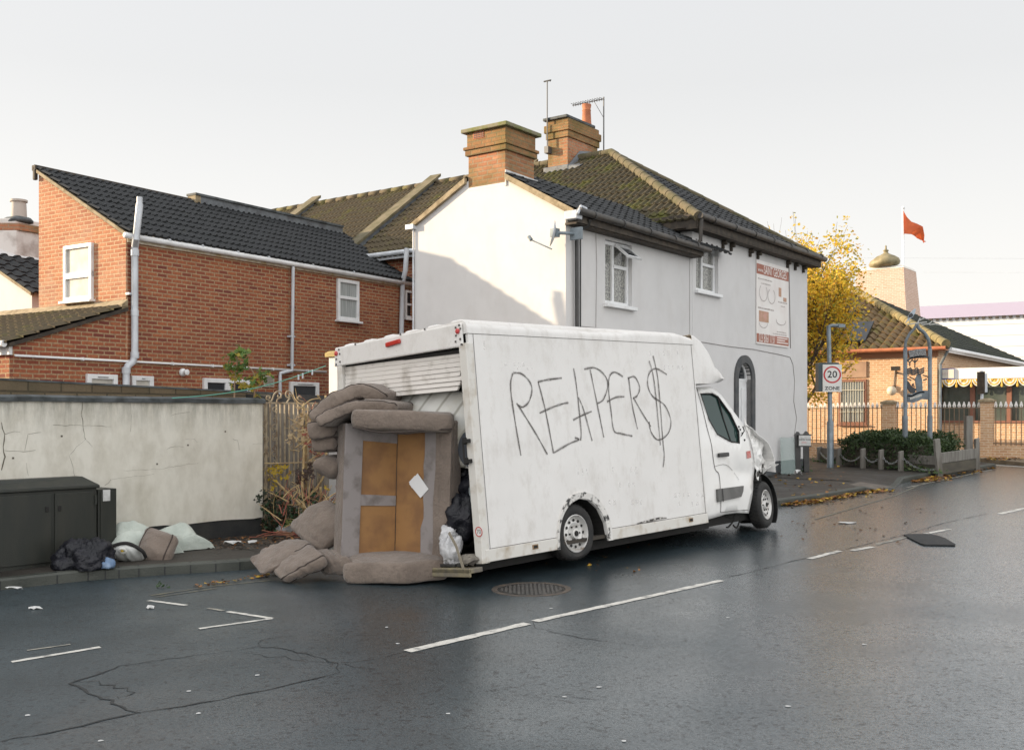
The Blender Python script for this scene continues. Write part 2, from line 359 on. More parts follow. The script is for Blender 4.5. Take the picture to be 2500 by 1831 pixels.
KERB = [(p.x, p.y) for p in spline([(x, y, 0) for x, y in KERB], 5)]
def offs(poly, d):
    out = []
    for i, p in enumerate(poly):
        a = poly[max(i-1, 0)]; q = poly[min(i+1, len(poly)-1)]; tx, ty = q[0]-a[0], q[1]-a[1]; l = math.hypot(tx, ty)
        out.append((p[0]-ty/l*d, p[1]+tx/l*d))
    return out
def kerb_h(i):                        # dropped kerb near the tactile paving
    x = KERB[i][0]; return .025 if 7.3 < x < 8.6 else .115
mbk = MB(); inner = offs(KERB, .13); lip = offs(KERB, .02)
vs = []
for i, p in enumerate(KERB):
    h = kerb_h(i); g = G(*p); q = inner[i]; l = lip[i]
    vs += [V((p[0], p[1], g-.2)), V((p[0], p[1], g+h-.02)), V((l[0], l[1], g+h)), V((q[0], q[1], G(*q)+h)), V((q[0], q[1], g-.2))]
mbk.add(vs, [(i*5+j, i*5+5+j, i*5+6+j, i*5+1+j) for i in range(len(KERB)-1) for j in range(4)])
struct(mbk.build('kerb', M['kerb'], base=False))
# kerb joints
mj = MB(); acc = 0
for i in range(1, len(KERB)):
    a, q = KERB[i-1], KERB[i]; L = math.hypot(q[0]-a[0], q[1]-a[1]); k = 0
    while acc+.915*(k+1) <= acc+L and False: pass
for i in range(14, 62, 1):
    for t in (0,):
        a, q = KERB[i], KERB[i+1]; x, y = a[0]+(q[0]-a[0])*t, a[1]+(q[1]-a[1])*t
        L = math.hypot(q[0]-a[0], q[1]-a[1]); ux, uy = (q[0]-a[0])/L, (q[1]-a[1])/L
        if L < .35 and t: continue
        h = kerb_h(i); g = G(x, y)
        def kp(s, o, z): return V((x+ux*s-uy*o, y+uy*s+ux*o, g+z))
        mj.add([kp(-.006, -.003, .0), kp(.006, -.003, 0), kp(.006, -.003, h-.02), kp(-.006, -.003, h-.02)], [(0, 1, 2, 3)])
        mj.add([kp(-.006, .02, h+.003), kp(.006, .02, h+.003), kp(.006, .13, h+.003), kp(-.006, .13, h+.003)], [(0, 1, 2, 3)])
struct(mj.build('kerb_joint', M['crack'], base=False))
# pavement sheet behind the kerb
mp = MB(); back = [(p[0]-9*.73, p[1]+9*.68) for p in inner]; n = len(inner); vs = []
for i in range(n):
    vs.append(V((inner[i][0], inner[i][1], G(*inner[i])+kerb_h(i)-.003)))
mid = offs(KERB, .9)
for p in mid: vs.append(V((p[0], p[1], G(*p)+.112)))
last = next(i for i in range(n) if KERB[i][0] > 12.2)
for i in range(last+1):
    p = back[i]; vs.append(V((p[0], p[1], G(*p)+.112)))
fs = [(i, i+1, n+i+1, n+i) for i in range(n-1)]+[(n+i, n+i+1, 2*n+i+1, 2*n+i) for i in range(last)]
fs.append(tuple([n+i for i in range(last, n)]+[2*n+last]))
mp.add(vs, fs); struct(mp.build('pavement', M['pave'], base=False))
# pavement across the side road, under the temple fence
pk = [gp(2330, 1127), gp(2394, 1127), gp(2500, 1138), gp(2640, 1152)]
mq = MB(); far = [p+V((5, 9, 0)) for p in pk]
mq.hexa([V((p.x, p.y, p.z-.2)) for p in pk+far[::-1]], [V((p.x, p.y, G(p.x, p.y)+.1)) for p in pk+far[::-1]])
struct(mq.build('far_pavement', mat('sandy_pavement', (.20, .155, .10), .85, (.12, .09, .06), 3, bs=60), base=False))
def ground_fn(h): return lambda x, y: V((x, y, G(x, y)+h))
def gpoly(pts, h=0): return [gp(*p, h) for p in pts]
rnd = random.Random(3)
def jag(p, q, n, j):
    out = []
    for i in range(n+1):
        t = i/n; d = (q-p); nrm = V((-d.y, d.x, 0)).normalized()
        out.append(p.lerp(q, t)+nrm*(rnd.uniform(-j, j) if 0 < i < n else 0))
    return out
def mark(name, px, w, mt, h=.004, n=14, rag=.012):
    for a, q in zip(px[:-1], px[1:]):
        A, B = gp(*a), gp(*q); mb = MB()
        pts = jag(A, B, n, rag*.3)
        mb.ribbon([(p.x, p.y) for p in pts], [w*(1+rnd.uniform(-.14, .1)) for _ in pts], ground_fn(h))
        struct(mb.build(name, mt, base=False))
mark('centre_line_dash', [(994, 1590), (1288, 1522)], .10, M['paint']); mark('centre_line_dash', [(1306, 1517), (1762, 1417)], .085, M['paint'], n=30)
mark('centre_line_dash', [(1976, 1364), (2050, 1345)], .085, M['paint']); mark('centre_line_dash', [(2080, 1344), (2130, 1335)], .09, M['paint'])
mark('centre_line_dash', [(2140, 1329), (2225, 1309)], .07, M['paint_faint']); mark('centre_line_dash', [(2260, 1303), (2318, 1292)], .08, M['paint'])
mark('centre_line_dash', [(2440, 1255), (2520, 1237)], .10, M['paint'])
mark('bay_line', [(486, 1535), (664, 1510)], .055, M['paint']); mark('bay_line', [(664, 1510), (556, 1493)], .055, M['paint']); mark('bay_line', [(545, 1491), (508, 1485)], .045, M['paint_faint'])
mark('bay_line', [(363, 1466), (455, 1478)], .055, M['paint']); mark('bay_line', [(28, 1616), (245, 1580)], .06, M['paint']); mark('bay_line', [(66, 1588), (172, 1573)], .03, M['paint_faint'])
mark('yellow_line', [(368, 1454), (520, 1431)], .05, M['yellow_faint'], n=20); mark('yellow_line', [(520, 1431), (670, 1416)], .05, M['yellow_faint'], n=20)
mark('yellow_line', [(380, 1458), (530, 1436)], .04, M['yellow_faint'], n=20)
mark('yellow_line', [(1990, 1268), (2180, 1212)], .05, M['yellow_faint']); mark('yellow_line', [(2180, 1212), (2260, 1178)], .05, M['yellow_faint']); mark('yellow_line', [(2215, 1190), (2430, 1145)], .06, M['paint_faint'])
mark('give_way_line', [(2400, 1134), (2520, 1141)], .18, M['paint'])
def crack(px, w, j=.03):
    pts = []
    for a, q in zip(px[:-1], px[1:]):
        A, B = gp(*a), gp(*q); pts += jag(A, B, max(4, int((B-A).length/.10)), j)[:-1]
    pts.append(gp(*px[-1])); k = len(pts)
    mb = MB(); mb.ribbon([(p.x, p.y) for p in pts], [w*rnd.uniform(.15, .75)*min(1, (i+1)/4, (k-i)/4) for i in range(k)], ground_fn(.003)); struct(mb.build('road_crack', M['crack'], base=False))
crack([(0, 1810), (150, 1782), (345, 1738), (540, 1708), (830, 1640)], .035, .02)
crack([(830, 1640), (825, 1618), (760, 1600), (700, 1585), (630, 1578), (540, 1592)], .022); crack([(830, 1620), (920, 1608), (1000, 1588)], .016, .012)
crack([(630, 1578), (640, 1562), (725, 1550)], .014); crack([(540, 1592), (410, 1608), (290, 1625), (200, 1660)], .02); crack([(290, 1628), (170, 1668), (240, 1700), (290, 1722), (345, 1740)], .035)
crack([(180, 1660), (280, 1672), (330, 1690), (290, 1705)], .03, .05); crack([(110, 1674), (230, 1676)], .016)
crack([(1300, 1518), (1308, 1533), (1420, 1558), (1600, 1580)], .015, .015); crack([(1760, 1412), (1840, 1395), (1880, 1384), (1976, 1360), (2090, 1335), (2210, 1305), (2300, 1278), (2420, 1252)], .024, .012)
crack([(1840, 1395), (1860, 1408), (1930, 1414)], .012); crack([(1350, 1700), (1490, 1710)], .02); crack([(1170, 1520), (1290, 1518)], .010)
crack([(540, 1591), (780, 1615), (960, 1640)], .010, .05); crack([(1000, 1588), (1130, 1560), (1230, 1540)], .010, .012)
# tactile paving at the dropped kerb
tp = [gp(x, y, h) for x, y, h in ((2037, 1190, .062), (2100, 1176, .119), (2180, 1188, .070), (2143, 1195.5, .031))]
mb = MB(); mb.poly(tp); struct(mb.build('tactile_paving', M['flag'], base=False))
# ================================================================== brick wing (rear extension of a terrace house)
PHW = R(90-33)
WG = Fr((-6.95, 18.65, 0), PHW)
WE, WR_, WW, WL = 5.14, 6.57, 2.65, 8.2
wing = thing('brick_house', 'red brick house wing with a dark tiled lean-to-one-side roof and white pipes', 'house', WG)
LX, LZ0, LZ1 = -2.15, 3.06, 3.80           # lean-to: length, eave height, head height
w = MB()
w.hexa([(0, 0, 0), (WL, 0, 0), (WL, WW, 0), (0, WW, 0)], [(0, 0, WE), (WL, 0, WE), (WL, WW, WR_), (0, WW, WR_)])
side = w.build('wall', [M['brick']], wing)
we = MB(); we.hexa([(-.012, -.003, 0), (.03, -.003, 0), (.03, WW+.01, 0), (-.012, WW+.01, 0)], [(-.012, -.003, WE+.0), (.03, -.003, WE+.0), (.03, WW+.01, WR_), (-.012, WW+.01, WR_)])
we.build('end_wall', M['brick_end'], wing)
sl = V((0, WW+.05+.12, WR_-WE)).normalized(); th = math.atan2(WR_-WE, WW)
d = V((0, math.cos(th), math.sin(th)))
rf = MB(); tile_roof(rf, (-.07, -.13, WE+.03-.13*math.tan(th)+.03), (1, 0, 0), d, WL+.6, (WW+.25)/math.cos(th), tw=.165, co=.34, amp=.034, st=.034, spw=6)
rf = rf.build('roof', M['tile_dark'], wing, smooth=True, auto=35)
ub = MB(); ub.hexa([(-.05, -.12, WE-.05-.12*math.tan(th)), (WL+.5, -.12, WE-.05-.12*math.tan(th)), (WL+.5, WW+.08, WR_+.0), (-.05, WW+.08, WR_)], [(-.05, -.12, WE+.02-.12*math.tan(th)), (WL+.5, -.12, WE+.02-.12*math.tan(th)), (WL+.5, WW+.08, WR_+.06), (-.05, WW+.08, WR_+.06)])
ub.build('roof_boarding', M['wood_dark'], rf)
vg = MB(); vg.hexa([(-.075, -.1, WE-.03-.1*math.tan(th)), (-.0, -.1, WE-.03-.1*math.tan(th)), (-.0, WW, WR_-.03), (-.075, WW, WR_-.03)], [(-.075, -.1, WE+.035-.1*math.tan(th)), (-.0, -.1, WE+.035-.1*math.tan(th)), (-.0, WW, WR_+.035), (-.075, WW, WR_+.035)])
vg.build('verge', M['verge'], rf)
rg_ = MB(); rg_.box((-.09, WW+.0, WR_+.02), (WL+.4, WW+.13, WR_+.13)); rg_.box((-.09, WW+.02, WR_-.16), (-.02, WW+.10, WR_+.10)); rg_.build('ridge_board', M['wood_dark'], rf, bevel=.015)
pxr = WG.hit(472, 481, 1, WW).x
pa = MB(); pa.box((pxr, WW-.12, WR_-.05), (WL+.3, WW+.12, WR_+.19)); pa = pa.build('parapet', M['lead'], wing)
pc = MB(); pc.box((pxr-.06, WW-.16, WR_+.19), (WL+.3, WW+.16, WR_+.24)); pc.build('coping', M['coping'], pa)
pb = MB(); pb.box((pxr-.05, WW-.13, WR_+.02), (pxr+.10, WW+.13, WR_+.192)); pb.build('brick_end', M['verge'], pa)
fa = MB(); fa.box((0, -.035, WE-.17), (WL+.2, -.0, WE-.0)); fa.build('fascia', mat('stained_fascia', (.62, .58, .50), .6, (.42, .32, .18), 5), wing)
gt = MB(); gt.tube([(-.12, -.115, WE-.07), (WL+.2, -.115, WE-.09)], .055, 10); gt = gt.build('gutter', M['white_plastic'], wing, smooth=True)
for i, px in enumerate((410, 490, 577, 652, 760, 860)):
    q = WG.hit(px, 640, 1, -.1); g2 = MB(); g2.tube([(q.x-.025, -.1, WE-.035), (q.x+.025, -.1, WE-.035)], .068, 10); g2.build('gutter_bracket', M['grey_pipe'], gt)
# pipes on the side wall
def wp(px, py, o=-.09): return WG.hit(px, py, 1, o)
sp = MB()
a0, a1, a2, a3 = wp(341, 498, -.28), wp(332, 585, -.28), wp(329, 605, -.10), wp(329, 868, -.10)
a4, a5, a6 = wp(324, 884, -.10), wp(311, 894, -.10), wp(308, 905, -.10); a7 = V((a6.x, -.10, .3))
sp.tube([a0, a1, a2, a3, a4, a5, a6, a7], .062, 14)
soil = sp.build('soil_pipe', M['grey_pipe'], wing, smooth=True, auto=50)
for q, r in ((a0, .05), (a2+V((0, 0, -.1)), .075), (a3, .075), (wp(329, 765, -.1), .07), (a6, .075)):
    k = MB(); k.tube([q+V((0, 0, -.05)), q+V((0, 0, .06 if r > .06 else .12))], r, 14); k.build('pipe_collar', M['grey_pipe'], soil, smooth=True, auto=50)
cl = MB(); q = wp(329, 718, -.1); cl.box((q.x-.12, -.1, q.z-.02), (q.x+.08, -.0, q.z+.02)); cl.build('pipe_clip', M['grey_pipe'], soil)
dp = MB(); b0, b1, b2, b3 = wp(715, 638), wp(713, 905), wp(684, 911), wp(684, 925)
dp.tube([(b0.x, -.10, WE-.06), b1+V((0, 0, .1)), b1, b2, b2-V((0, 0, .08)), V((b2.x, -.09, .4))], .036, 10)
dp = dp.build('downpipe', M['grey_pipe'], wing, smooth=True, auto=50)
for z in (b0.z-1.6, b1.z+.12):
    k = MB(); k.box((b0.x-.09, -.11, z-.02), (b0.x+.05, -.005, z+.02)); k.build('pipe_clip', M['grey_pipe'], dp)
bp = MB(); c0, c1, c2, c3 = wp(993, 607, -.3), wp(990, 660, -.3), wp(983, 690, -.09), wp(980, 812, -.09)
bp.tube([c0, c1, c2, c3, V((c3.x, -.09, .5))], .06, 12); bp.build('soil_pipe', M['grey_pipe'], wing, smooth=True, auto=50)
wa = MB(); e0, e1 = wp(36, 868, -.05), wp(797, 908, -.05); wa.tube([e0, e1], .02, 8); wa = wa.build('waste_pipe', M['white_plastic'], wing, smooth=True)
for t in (.17, .30, .43, .56, .78, .92):
    q = e0.lerp(e1, t); k = MB(); k.box((q.x-.012, -.075, q.z-.028), (q.x+.012, -.004, q.z+.03)); k.build('pipe_clip', M['white_plastic'], wa)
vt = MB(); q = wp(445, 909, 0); TT = lambda p: (q.x+p[0], -p[2], q.z+p[1])
vt.lathe([(.075, 0), (.075, .03), (.06, .05), (.04, .055), (.04, .12), (.055, .14), (0, .15)], 20, T=TT); vt.build('flue', M['white_plastic'], wing, smooth=True, auto=40)
gr = MB(); q0, q1 = wp(643, 917, 0), wp(667, 945, 0); gr.box((q0.x, -.03, q1.z), (q1.x, -.003, q0.z)); gr = gr.build('air_grille', mat('cream_grille', (.5, .46, .38), .6), wing)
gs = MB()
for i in range(9): zz = q1.z+.02+(q0.z-q1.z-.04)*i/8.5; gs.box((q0.x+.02, -.036, zz), (q1.x-.02, -.031, zz+.008))
gs.build('slats', M['black_plastic'], gr)
TS = lambda h, o, z: (h, -o, z)
def wrect(x0, x1, y0, y1):
    a = WG.hit(x0, y0, 1, 0); b_ = WG.hit(x1, y0, 1, 0); c_ = WG.hit((x0+x1)/2, y1, 1, 0); t_ = WG.hit((x0+x1)/2, y0, 1, 0); return a.x, b_.x, c_.z, t_.z
x0, x1, z0, z1 = wrect(821, 873, 684, 783)
window_box(wing, x0, x1, z0, z1, TS, M['white_plastic'], M['glass_net'], [('h', (z0+z1)/2+.05, x0, x1)], fw=.075)
x0, x1, z0, z1 = wrect(986, 1009, 710, 778); window_box(wing, x0, x1+.5, z0, z1, TS, M['white_plastic'], M['glass'], [('h', (z0+z1)/2, x0, x1+.5), ('v', x1+.05, z0, z1)], fw=.06)
for r_ in ((209, 283, 914, 990), (318, 371, 918, 990), (705, 775, 933, 1000)):
    x0, x1, z0, z1 = wrect(*r_); window_box(wing, x0, x1, z0, z1, TS, M['white_plastic'], M['glass_frost' if r_[0] < 400 else 'glass'], [], fw=.085, sill=False)
    hh_ = MB(); hh_.box((x0+.2, -.075, z1-.055), (x1-.2, -.066, z1-.045)); hh_.build('vent_strip', M['black_plastic'], wing)
x0, x1, z0, z1 = wrect(494, 609, 925, 1000); window_box(wing, x0, x1, z0, z1, TS, M['white_plastic'], M['glass'], [('v', (x0+x1)/2-.03, z0, z1), ('v', (x0+x1)/2+.04, z0, z1)], fw=.085, sill=False)
# end wall window
TE = lambda h, o, z: (-.012-o, h, z)
a, b_ = WG.hit(230.5, 594, 0, 0), WG.hit(162, 602, 0, 0); c_ = WG.hit(196, 734, 0, 0); t_ = WG.hit(196, 598, 0, 0)
window_box(wing, a.y, b_.y, c_.z, t_.z, TE, M['white_plastic'], M['glass_frost'], [('h', WG.hit(196, 670, 0, 0).z, a.y, b_.y), ('h', WG.hit(196, 676, 0, 0).z, a.y, b_.y)], fw=.07)
# lean-to
lt = MB(); ly = 4.2
lt.hexa([(LX, .004, 0), (-.0, .004, 0), (-.0, ly, 0), (LX, ly, 0)], [(LX, .004, LZ0), (-.0, .004, LZ1-.04), (-.0, ly, LZ1-.04), (LX, ly, LZ0)])
lt.build('lean_to_wall', M['brick'], wing)
tl = math.atan2(LZ1-LZ0, -LX); dl = V((math.cos(tl), 0, math.sin(tl)))
lr = MB(); tile_roof(lr, (LX-.14, ly, LZ0-.02), (0, -1, 0), dl, ly+.1, (-LX+.10)/math.cos(tl), tw=.24, co=.30, amp=.045, st=.03); lr = lr.build('lean_to_roof', M['tile_moss'], wing, smooth=True, auto=35)
lu = MB(); lu.hexa([(LX-.10, -.06, LZ0-.10), (0, -.06, LZ1-.07), (0, ly, LZ1-.07), (LX-.1, ly, LZ0-.10)], [(LX-.10, -.06, LZ0-.035), (0, -.06, LZ1-.0), (0, ly, LZ1-.0), (LX-.1, ly, LZ0-.035)]); lu.build('roof_boarding', M['wood_dark'], lr)
fl = MB(); fl.hexa([(-.14, -.06, LZ1-.06), (-.013, -.06, LZ1-.0), (-.013, ly, LZ1-.0), (-.14, ly, LZ1-.06)], [(-.14, -.06, LZ1+.03), (-.013, -.06, LZ1+.14), (-.013, ly, LZ1+.14), (-.14, ly, LZ1+.03)]); fl.build('flashing', M['verge'], lr)
lg = MB(); lg.tube([(LX-.17, -.02, LZ0-.05), (LX-.17, ly, LZ0-.05)], .055, 10); lg.tube([(LX-.12, .3, LZ0-.05), (LX-.12, .3, .3)], .035, 10); lg.box((LX-.06, .02, LZ0-.22), (LX-.0, ly, LZ0-.06)); lg.build('lean_to_gutter', M['white_plastic'], wing, smooth=True, auto=40)
wb = MB(); z = WG.hit(260, 762, 0, -.03).z; wb.tube([WG.hit(165, 772, 0, -.03), WG.hit(165, 764, 0, -.03), WG.hit(168, 759, 0, -.03), WG.hit(178, 758, 0, -.03), WG.hit(296, 749, 0, -.03)], .016, 7); wb.build('overflow_pipe', M['black_plastic'], wing, smooth=True)

# ================================================================== left neighbour: white rendered rear wing with chimney
NB = Fr((-11.05, 22.8, 0), PHW)
nb = thing('white_rendered_house', 'white rendered house with dark tiled roof, far left behind the brick wing', 'house', NB)
def nh(px, py, ax, v): return NB.hit(px, py, ax, v)
cz_ = nh(83, 712, 0, 0).z; cr_y = 4.5
slope = (nh(0, 655, 0, 0).z-nh(76, 708, 0, 0).z)/(nh(0, 655, 0, 0).y-nh(76, 708, 0, 0).y)
yc = nh(78, 700, 0, 0).y
w = MB(); w.hexa([(0, yc, 0), (6, yc, 0), (6, yc+cr_y, 0), (0, yc+cr_y, 0)], [(0, yc, cz_), (6, yc, cz_), (6, yc+cr_y, cz_+slope*cr_y), (0, yc+cr_y, cz_+slope*cr_y)])
w.build('wall', M['house'], nb)
tn = math.atan(slope); rf = MB(); tile_roof(rf, (-.08, yc-.12, cz_-.05), (1, 0, 0), (0, math.cos(tn), math.sin(tn)), 6, 2.6, tw=.33, co=.36, amp=.05, st=.03); rf.build('roof', M['tile_dark'], nb, smooth=True, auto=35)
vb = MB(); vb.hexa([(-.08, yc-.08, cz_-.09), (0, yc-.08, cz_-.09), (0, yc+cr_y, cz_-.06+slope*cr_y), (-.08, yc+cr_y, cz_-.06+slope*cr_y)], [(-.08, yc-.08, cz_-.02), (0, yc-.08, cz_-.02), (0, yc+cr_y, cz_+.0+slope*cr_y), (-.08, yc+cr_y, cz_+.0+slope*cr_y)]); vb.build('verge', M['verge'], nb)
wl = MB(); p0 = at(38, 612, 26); p1 = at(100, 622, 26); wl.box((0, 0, 0), (1, .4, 1), T=lambda p: (NB.I@(p0+(p1-p0)*p[0]*1.6+V((0, p[1], (p[2]-1)*.9)))))
wl.build('parapet', M['coping'], nb)
CH = lambda px, py: NB.I@at(px, py, 24.6)
def chim_ring(x0, x1, y, dpt):
    a = CH(x0, y); q = CH(x1, y); return [a, q, q+V((dpt, 0, 0)), a+V((dpt, 0, 0))]
cm = MB()
for (xa, xb, ya, yb) in ((-30, 40, 655, 562), (-28, 38, 546, 533)):
    cm.hexa(chim_ring(xa, xb, ya, .8), chim_ring(xa, xb, yb, .8))
ch_ = cm.build('chimney', mat('white_chimney', (.62, .59, .56), .9, (.36, .31, .28), 2.2, .5, .7, bs=50), nb, bevel=.02)
cb = MB(); cb.hexa(chim_ring(-36, 46, 562, .84), chim_ring(-36, 46, 545, .84)); cb.build('brick_band', M['chimney'], ch_)
pt = MB(); q = CH(7, 533)+V((.4, 0, 0)); pt.lathe([(.19, 0), (.17, .45), (.16, .50), (.2, .51), (.2, .56), (.13, .57)], 20, T=lambda p: V(p)+q+V((0, 0, -.06))); pt.build('chimney_pot', mat('pale_pot', (.42, .38, .34), .8), ch_, smooth=True, auto=40)
mo = MB(); mo.ball(q+V((0, 0, -.02)), (.36, .36, .12), 16, jit=.2); mo.build('flaunching', M['coping'], ch_, smooth=True)
# ================================================================== white corner house and the terrace behind it
PHH = R(90-36.5)
HS = Fr((.893, 17.21, 0), PHH)
def hh_(px, py, ax=1, v=0): return HS.hit(px, py, ax, v)
XR, XF, XRG = 4.62, 10.98, 7.8                # rear wall, front wall, ridge of the terrace
yl = hh_(1012, 552, 0, 0).y; zl = hh_(1012, 552, 0, 0).z; zr = hh_(1381, 508, 0, 0).z
pA, pB, pC, pD = (hh_(1009, 551, 0, 0), hh_(1143, 439, 0, 0), hh_(1234, 428, 0, 0), hh_(1382, 503, 0, 0))
sL = (pB.z-pA.z)/(pA.y-pB.y); sR = (pC.z-pD.z)/(pC.y-pD.y)
# apex of the gable
ya = (zl-zr+sL*yl-0)/(sR+sL); za = zr+sR*ya
ZE = hh_(1690, 527, 1, 0).z                   # main wall head
house = thing('corner_house', 'pale painted corner house with tiled roof, arched doorway and two chimneys', 'house', HS)
PYA = None
ze_m = ZE; zrg = 8.25
ym = hh_(1300, 410, 0, XRG).y                 # party wall beside the second chimney
w = MB()
w.hexa([(0, 0, 0), (XR+.02, 0, 0), (XR+.02, yl, 0), (0, yl, 0)], [(0, 0, zr), (XR+.02, 0, zr), (XR+.02, yl, zl), (0, yl, zl)])
w.hexa([(0, 0, zr), (0, yl, zl), (0, ya, za)], [(XR+.8, 0, zr), (XR+.8, yl, zl), (XR+.8, ya, za)])
w.box((XR, -.006, 0), (XF, ym, ZE))
w.build('wall', M['house'], house)
pl = MB(); zp = hh_(1934, 1122, 1, 0).z; pl.box((XR+.03, -.03, -.2), (XF+.03, .3, zp)); pl.build('plinth', M['house_plinth'], house)
# main roof: rear slope (faces the camera), hip end to the street
ms = (zrg-ZE)/(XRG-XR); mt_ = math.atan(ms); PK = hh_(1492, 402, 0, XRG).y
OV = .28
dm = V((math.cos(mt_), 0, math.sin(mt_)))
def rear_roof(par, y0, y1, matn, hip=False, tw=.17, co=.30):
    mb = MB(); tile_roof(mb, (XR-OV, y1, ZE-OV*ms+.09), (0, -1, 0), dm, y1-y0, (XRG-XR+OV)/math.cos(mt_)+.02, tw=tw, co=co, amp=.04, st=.036, spw=6)
    r_ = mb.build('roof', M[matn], par, smooth=True, auto=35)
    if hip:
        # cut along the hip line from the eave corner to the peak
        e = V((XR-OV, -OV, 0)); k = V((XRG, PK, 0)); t = (k-e); nrm = V((t.y, -t.x, 0)).normalized()
        clip(r_, [(e, nrm)])
    return r_
mroof = rear_roof(house, -OV, ym, 'tile_mossgreen', True)
# hip end and front slope (dark)
he = MB(); zc = ZE-OV*ms+.09; ze2 = ZE-.28*ms+.09
hipd = V((0, PK+OV, zrg+.09-ze2)); 
mb = MB(); tile_roof(mb, (XR-OV, -OV, ze2), (1, 0, 0), hipd, XF-XR+2*OV, hipd.length, tw=.30, co=.30, amp=.02, st=.03)
hp = mb.build('hip_roof', M['tile_dark'], house, smooth=True, auto=35)
e = V((XR-OV, -OV, 0)); k = V((XRG, PK, 0)); t = k-e; e2 = V((XF+OV, -OV, 0)); t2 = k-e2
clip(hp, [(e, V((-t.y, t.x, 0)).normalized()), (e2, V((t2.y, -t2.x, 0)).normalized())])
fr_ = MB(); fr_.poly([(XF+OV, -OV, ze2), (XF+OV, ym, ze2), (XRG, ym, zrg+.09), (XRG, PK, zrg+.09)]); fr_.build('front_roof', M['tile_dark'], house)
rt = MB(); hp0 = V((XR-OV, -OV, zc+.03)); hp1 = V((XRG, PK, zrg+.13))
def ridge(mb, a, q, r, n): 
    for i in range(n):
        s0 = a.lerp(q, i/n); s1 = a.lerp(q, (i+1.04)/n); mb.tube([s0, s1], [r*1.06, r*.94], 12)
ridge(rt, hp0, hp1, .10, 14); ridge(rt, hp1, V((XRG, ym, zrg+.13)), .09, 9); ridge(rt, V((XF+OV, -OV, zc+.03)), hp1, .07, 14)
rt.build('ridge_tiles', mat('ridge_tiles', (.12, .098, .06), .9, (.07, .065, .03), 4, bs=40), mroof, smooth=True, auto=40)
# eaves: fascia, soffit, gutter along the street side
ef = MB(); ef.box((XR-OV, -OV+.02, ZE-.30), (XF+OV, -OV+.06, ZE-.09)); ef.box((XR-OV+.0, -OV+.02, ZE-.32), (XF+OV, -.007, ZE-.285)); ef.box((XR-OV, -.25, ZE-.285), (XR-OV+.05, 3.2, ZE-.02)); ef.box((XR-OV+.05, .0, ZE-.31), (XR-.0, 3.2, ZE-.28))
ef.build('eaves_board', M['wood_dark'], house)
g = MB(); g.tube([(XR-OV-.02, -OV-.05, ZE-.08), (XF+OV+.1, -OV-.05, ZE-.11)], .065, 10); g.tube([(XR-OV+.04, -OV-.05, ZE-.12), (XR-OV+.05, -OV-.02, ZE-.55), (XR-OV+.0, -.18, ZE-.72)], .04, 8)
g = g.build('gutter', M['gutter_black'], house, smooth=True, auto=40)
for i in range(7):
    x = XR+.3+i*1.02; k = MB(); k.tube([(x-.025, -OV-.05, ZE-.085), (x+.025, -OV-.05, ZE-.085)], .078, 10); k.build('gutter_bracket', M['black_plastic'], g)
for px in (1772, 1792, 1838, 1857, 1929, 1948, 1968):
    q = hh_(px, 590, 1, -.1); k = MB(); k.box((q.x-.035, -.13, ZE-.42), (q.x+.035, -.008, ZE-.325)); k.box((q.x-.03, -.07, ZE-.50), (q.x+.03, -.008, ZE-.42)); k.build('corbel', M['wood_dark'], house, bevel=.015)
# extension roof
def slope_roof(y0, z0, y1, z1, x0, x1, name, matn, tw, over):
    s = (z1-z0)/(y1-y0); dd = V((0, y1-y0, z1-z0)).normalized(); sg = 1 if y1 > y0 else -1
    o = V((x0, y0, z0+.07))-dd*over
    mb = MB(); L = V((0, y1-y0, z1-z0)).length+over
    tile_roof(mb, o, (1, 0, 0), dd, x1-x0, L, tw=tw, co=.30, amp=.03, st=.028)
    return mb.build(name, M[matn], house, smooth=True, auto=35)
er = slope_roof(0, zr, ya, za, .90, XR+1.4, 'extension_roof', 'tile_dark', .24, .26)
el = slope_roof(yl, zl, ya, za, .90, XR+1.4, 'extension_roof', 'tile_moss', .24, .16)
slope_roof(0, zr, pC.y-.02, zr+sR*(pC.y-.02), -.06, .90, 'extension_roof', 'tile_dark', .24, .26); slope_roof(yl, zl, pB.y+.02, zl+sL*(yl-pB.y-.02), -.06, .90, 'extension_roof', 'tile_moss', .24, .16)
clip(er, [((XR-.02, 0, 0), (0, 0, 0)) for _ in ()])
vg = MB()
vg.hexa([(-.075, -.2, zr-.2*sR-.06), (.0, -.2, zr-.2*sR-.06), (.0, pC.y-.03, zr+sR*(pC.y-.03)-.03), (-.075, pC.y-.03, zr+sR*(pC.y-.03)-.03)], [(-.075, -.2, zr-.2*sR+.06), (.0, -.2, zr-.2*sR+.06), (.0, pC.y-.03, zr+sR*(pC.y-.03)+.07), (-.075, pC.y-.03, zr+sR*(pC.y-.03)+.07)])
vg.hexa([(-.07, yl+.1, zl-.1*sL-.03), (.0, yl+.1, zl-.1*sL-.03), (.0, pB.y+.03, zl+sL*(yl-pB.y-.03)-.03), (-.07, pB.y+.03, zl+sL*(yl-pB.y-.03)-.03)], [(-.07, yl+.1, zl-.1*sL+.06), (.0, yl+.1, zl-.1*sL+.06), (.0, pB.y+.03, zl+sL*(yl-pB.y-.03)+.07), (-.07, pB.y+.03, zl+sL*(yl-pB.y-.03)+.07)])
vg.build('verge', M['verge'], er)
ub = MB(); ub.hexa([(-.03, -.24, zr-.24*sR-.05), (XR-.02, -.24, zr-.24*sR-.05), (XR-.02, -.0, zr-.03), (-.03, -.0, zr-.03)], [(-.03, -.24, zr-.24*sR+.04), (XR-.02, -.24, zr-.24*sR+.04), (XR-.02, 0, zr+.05), (-.03, 0, zr+.05)])
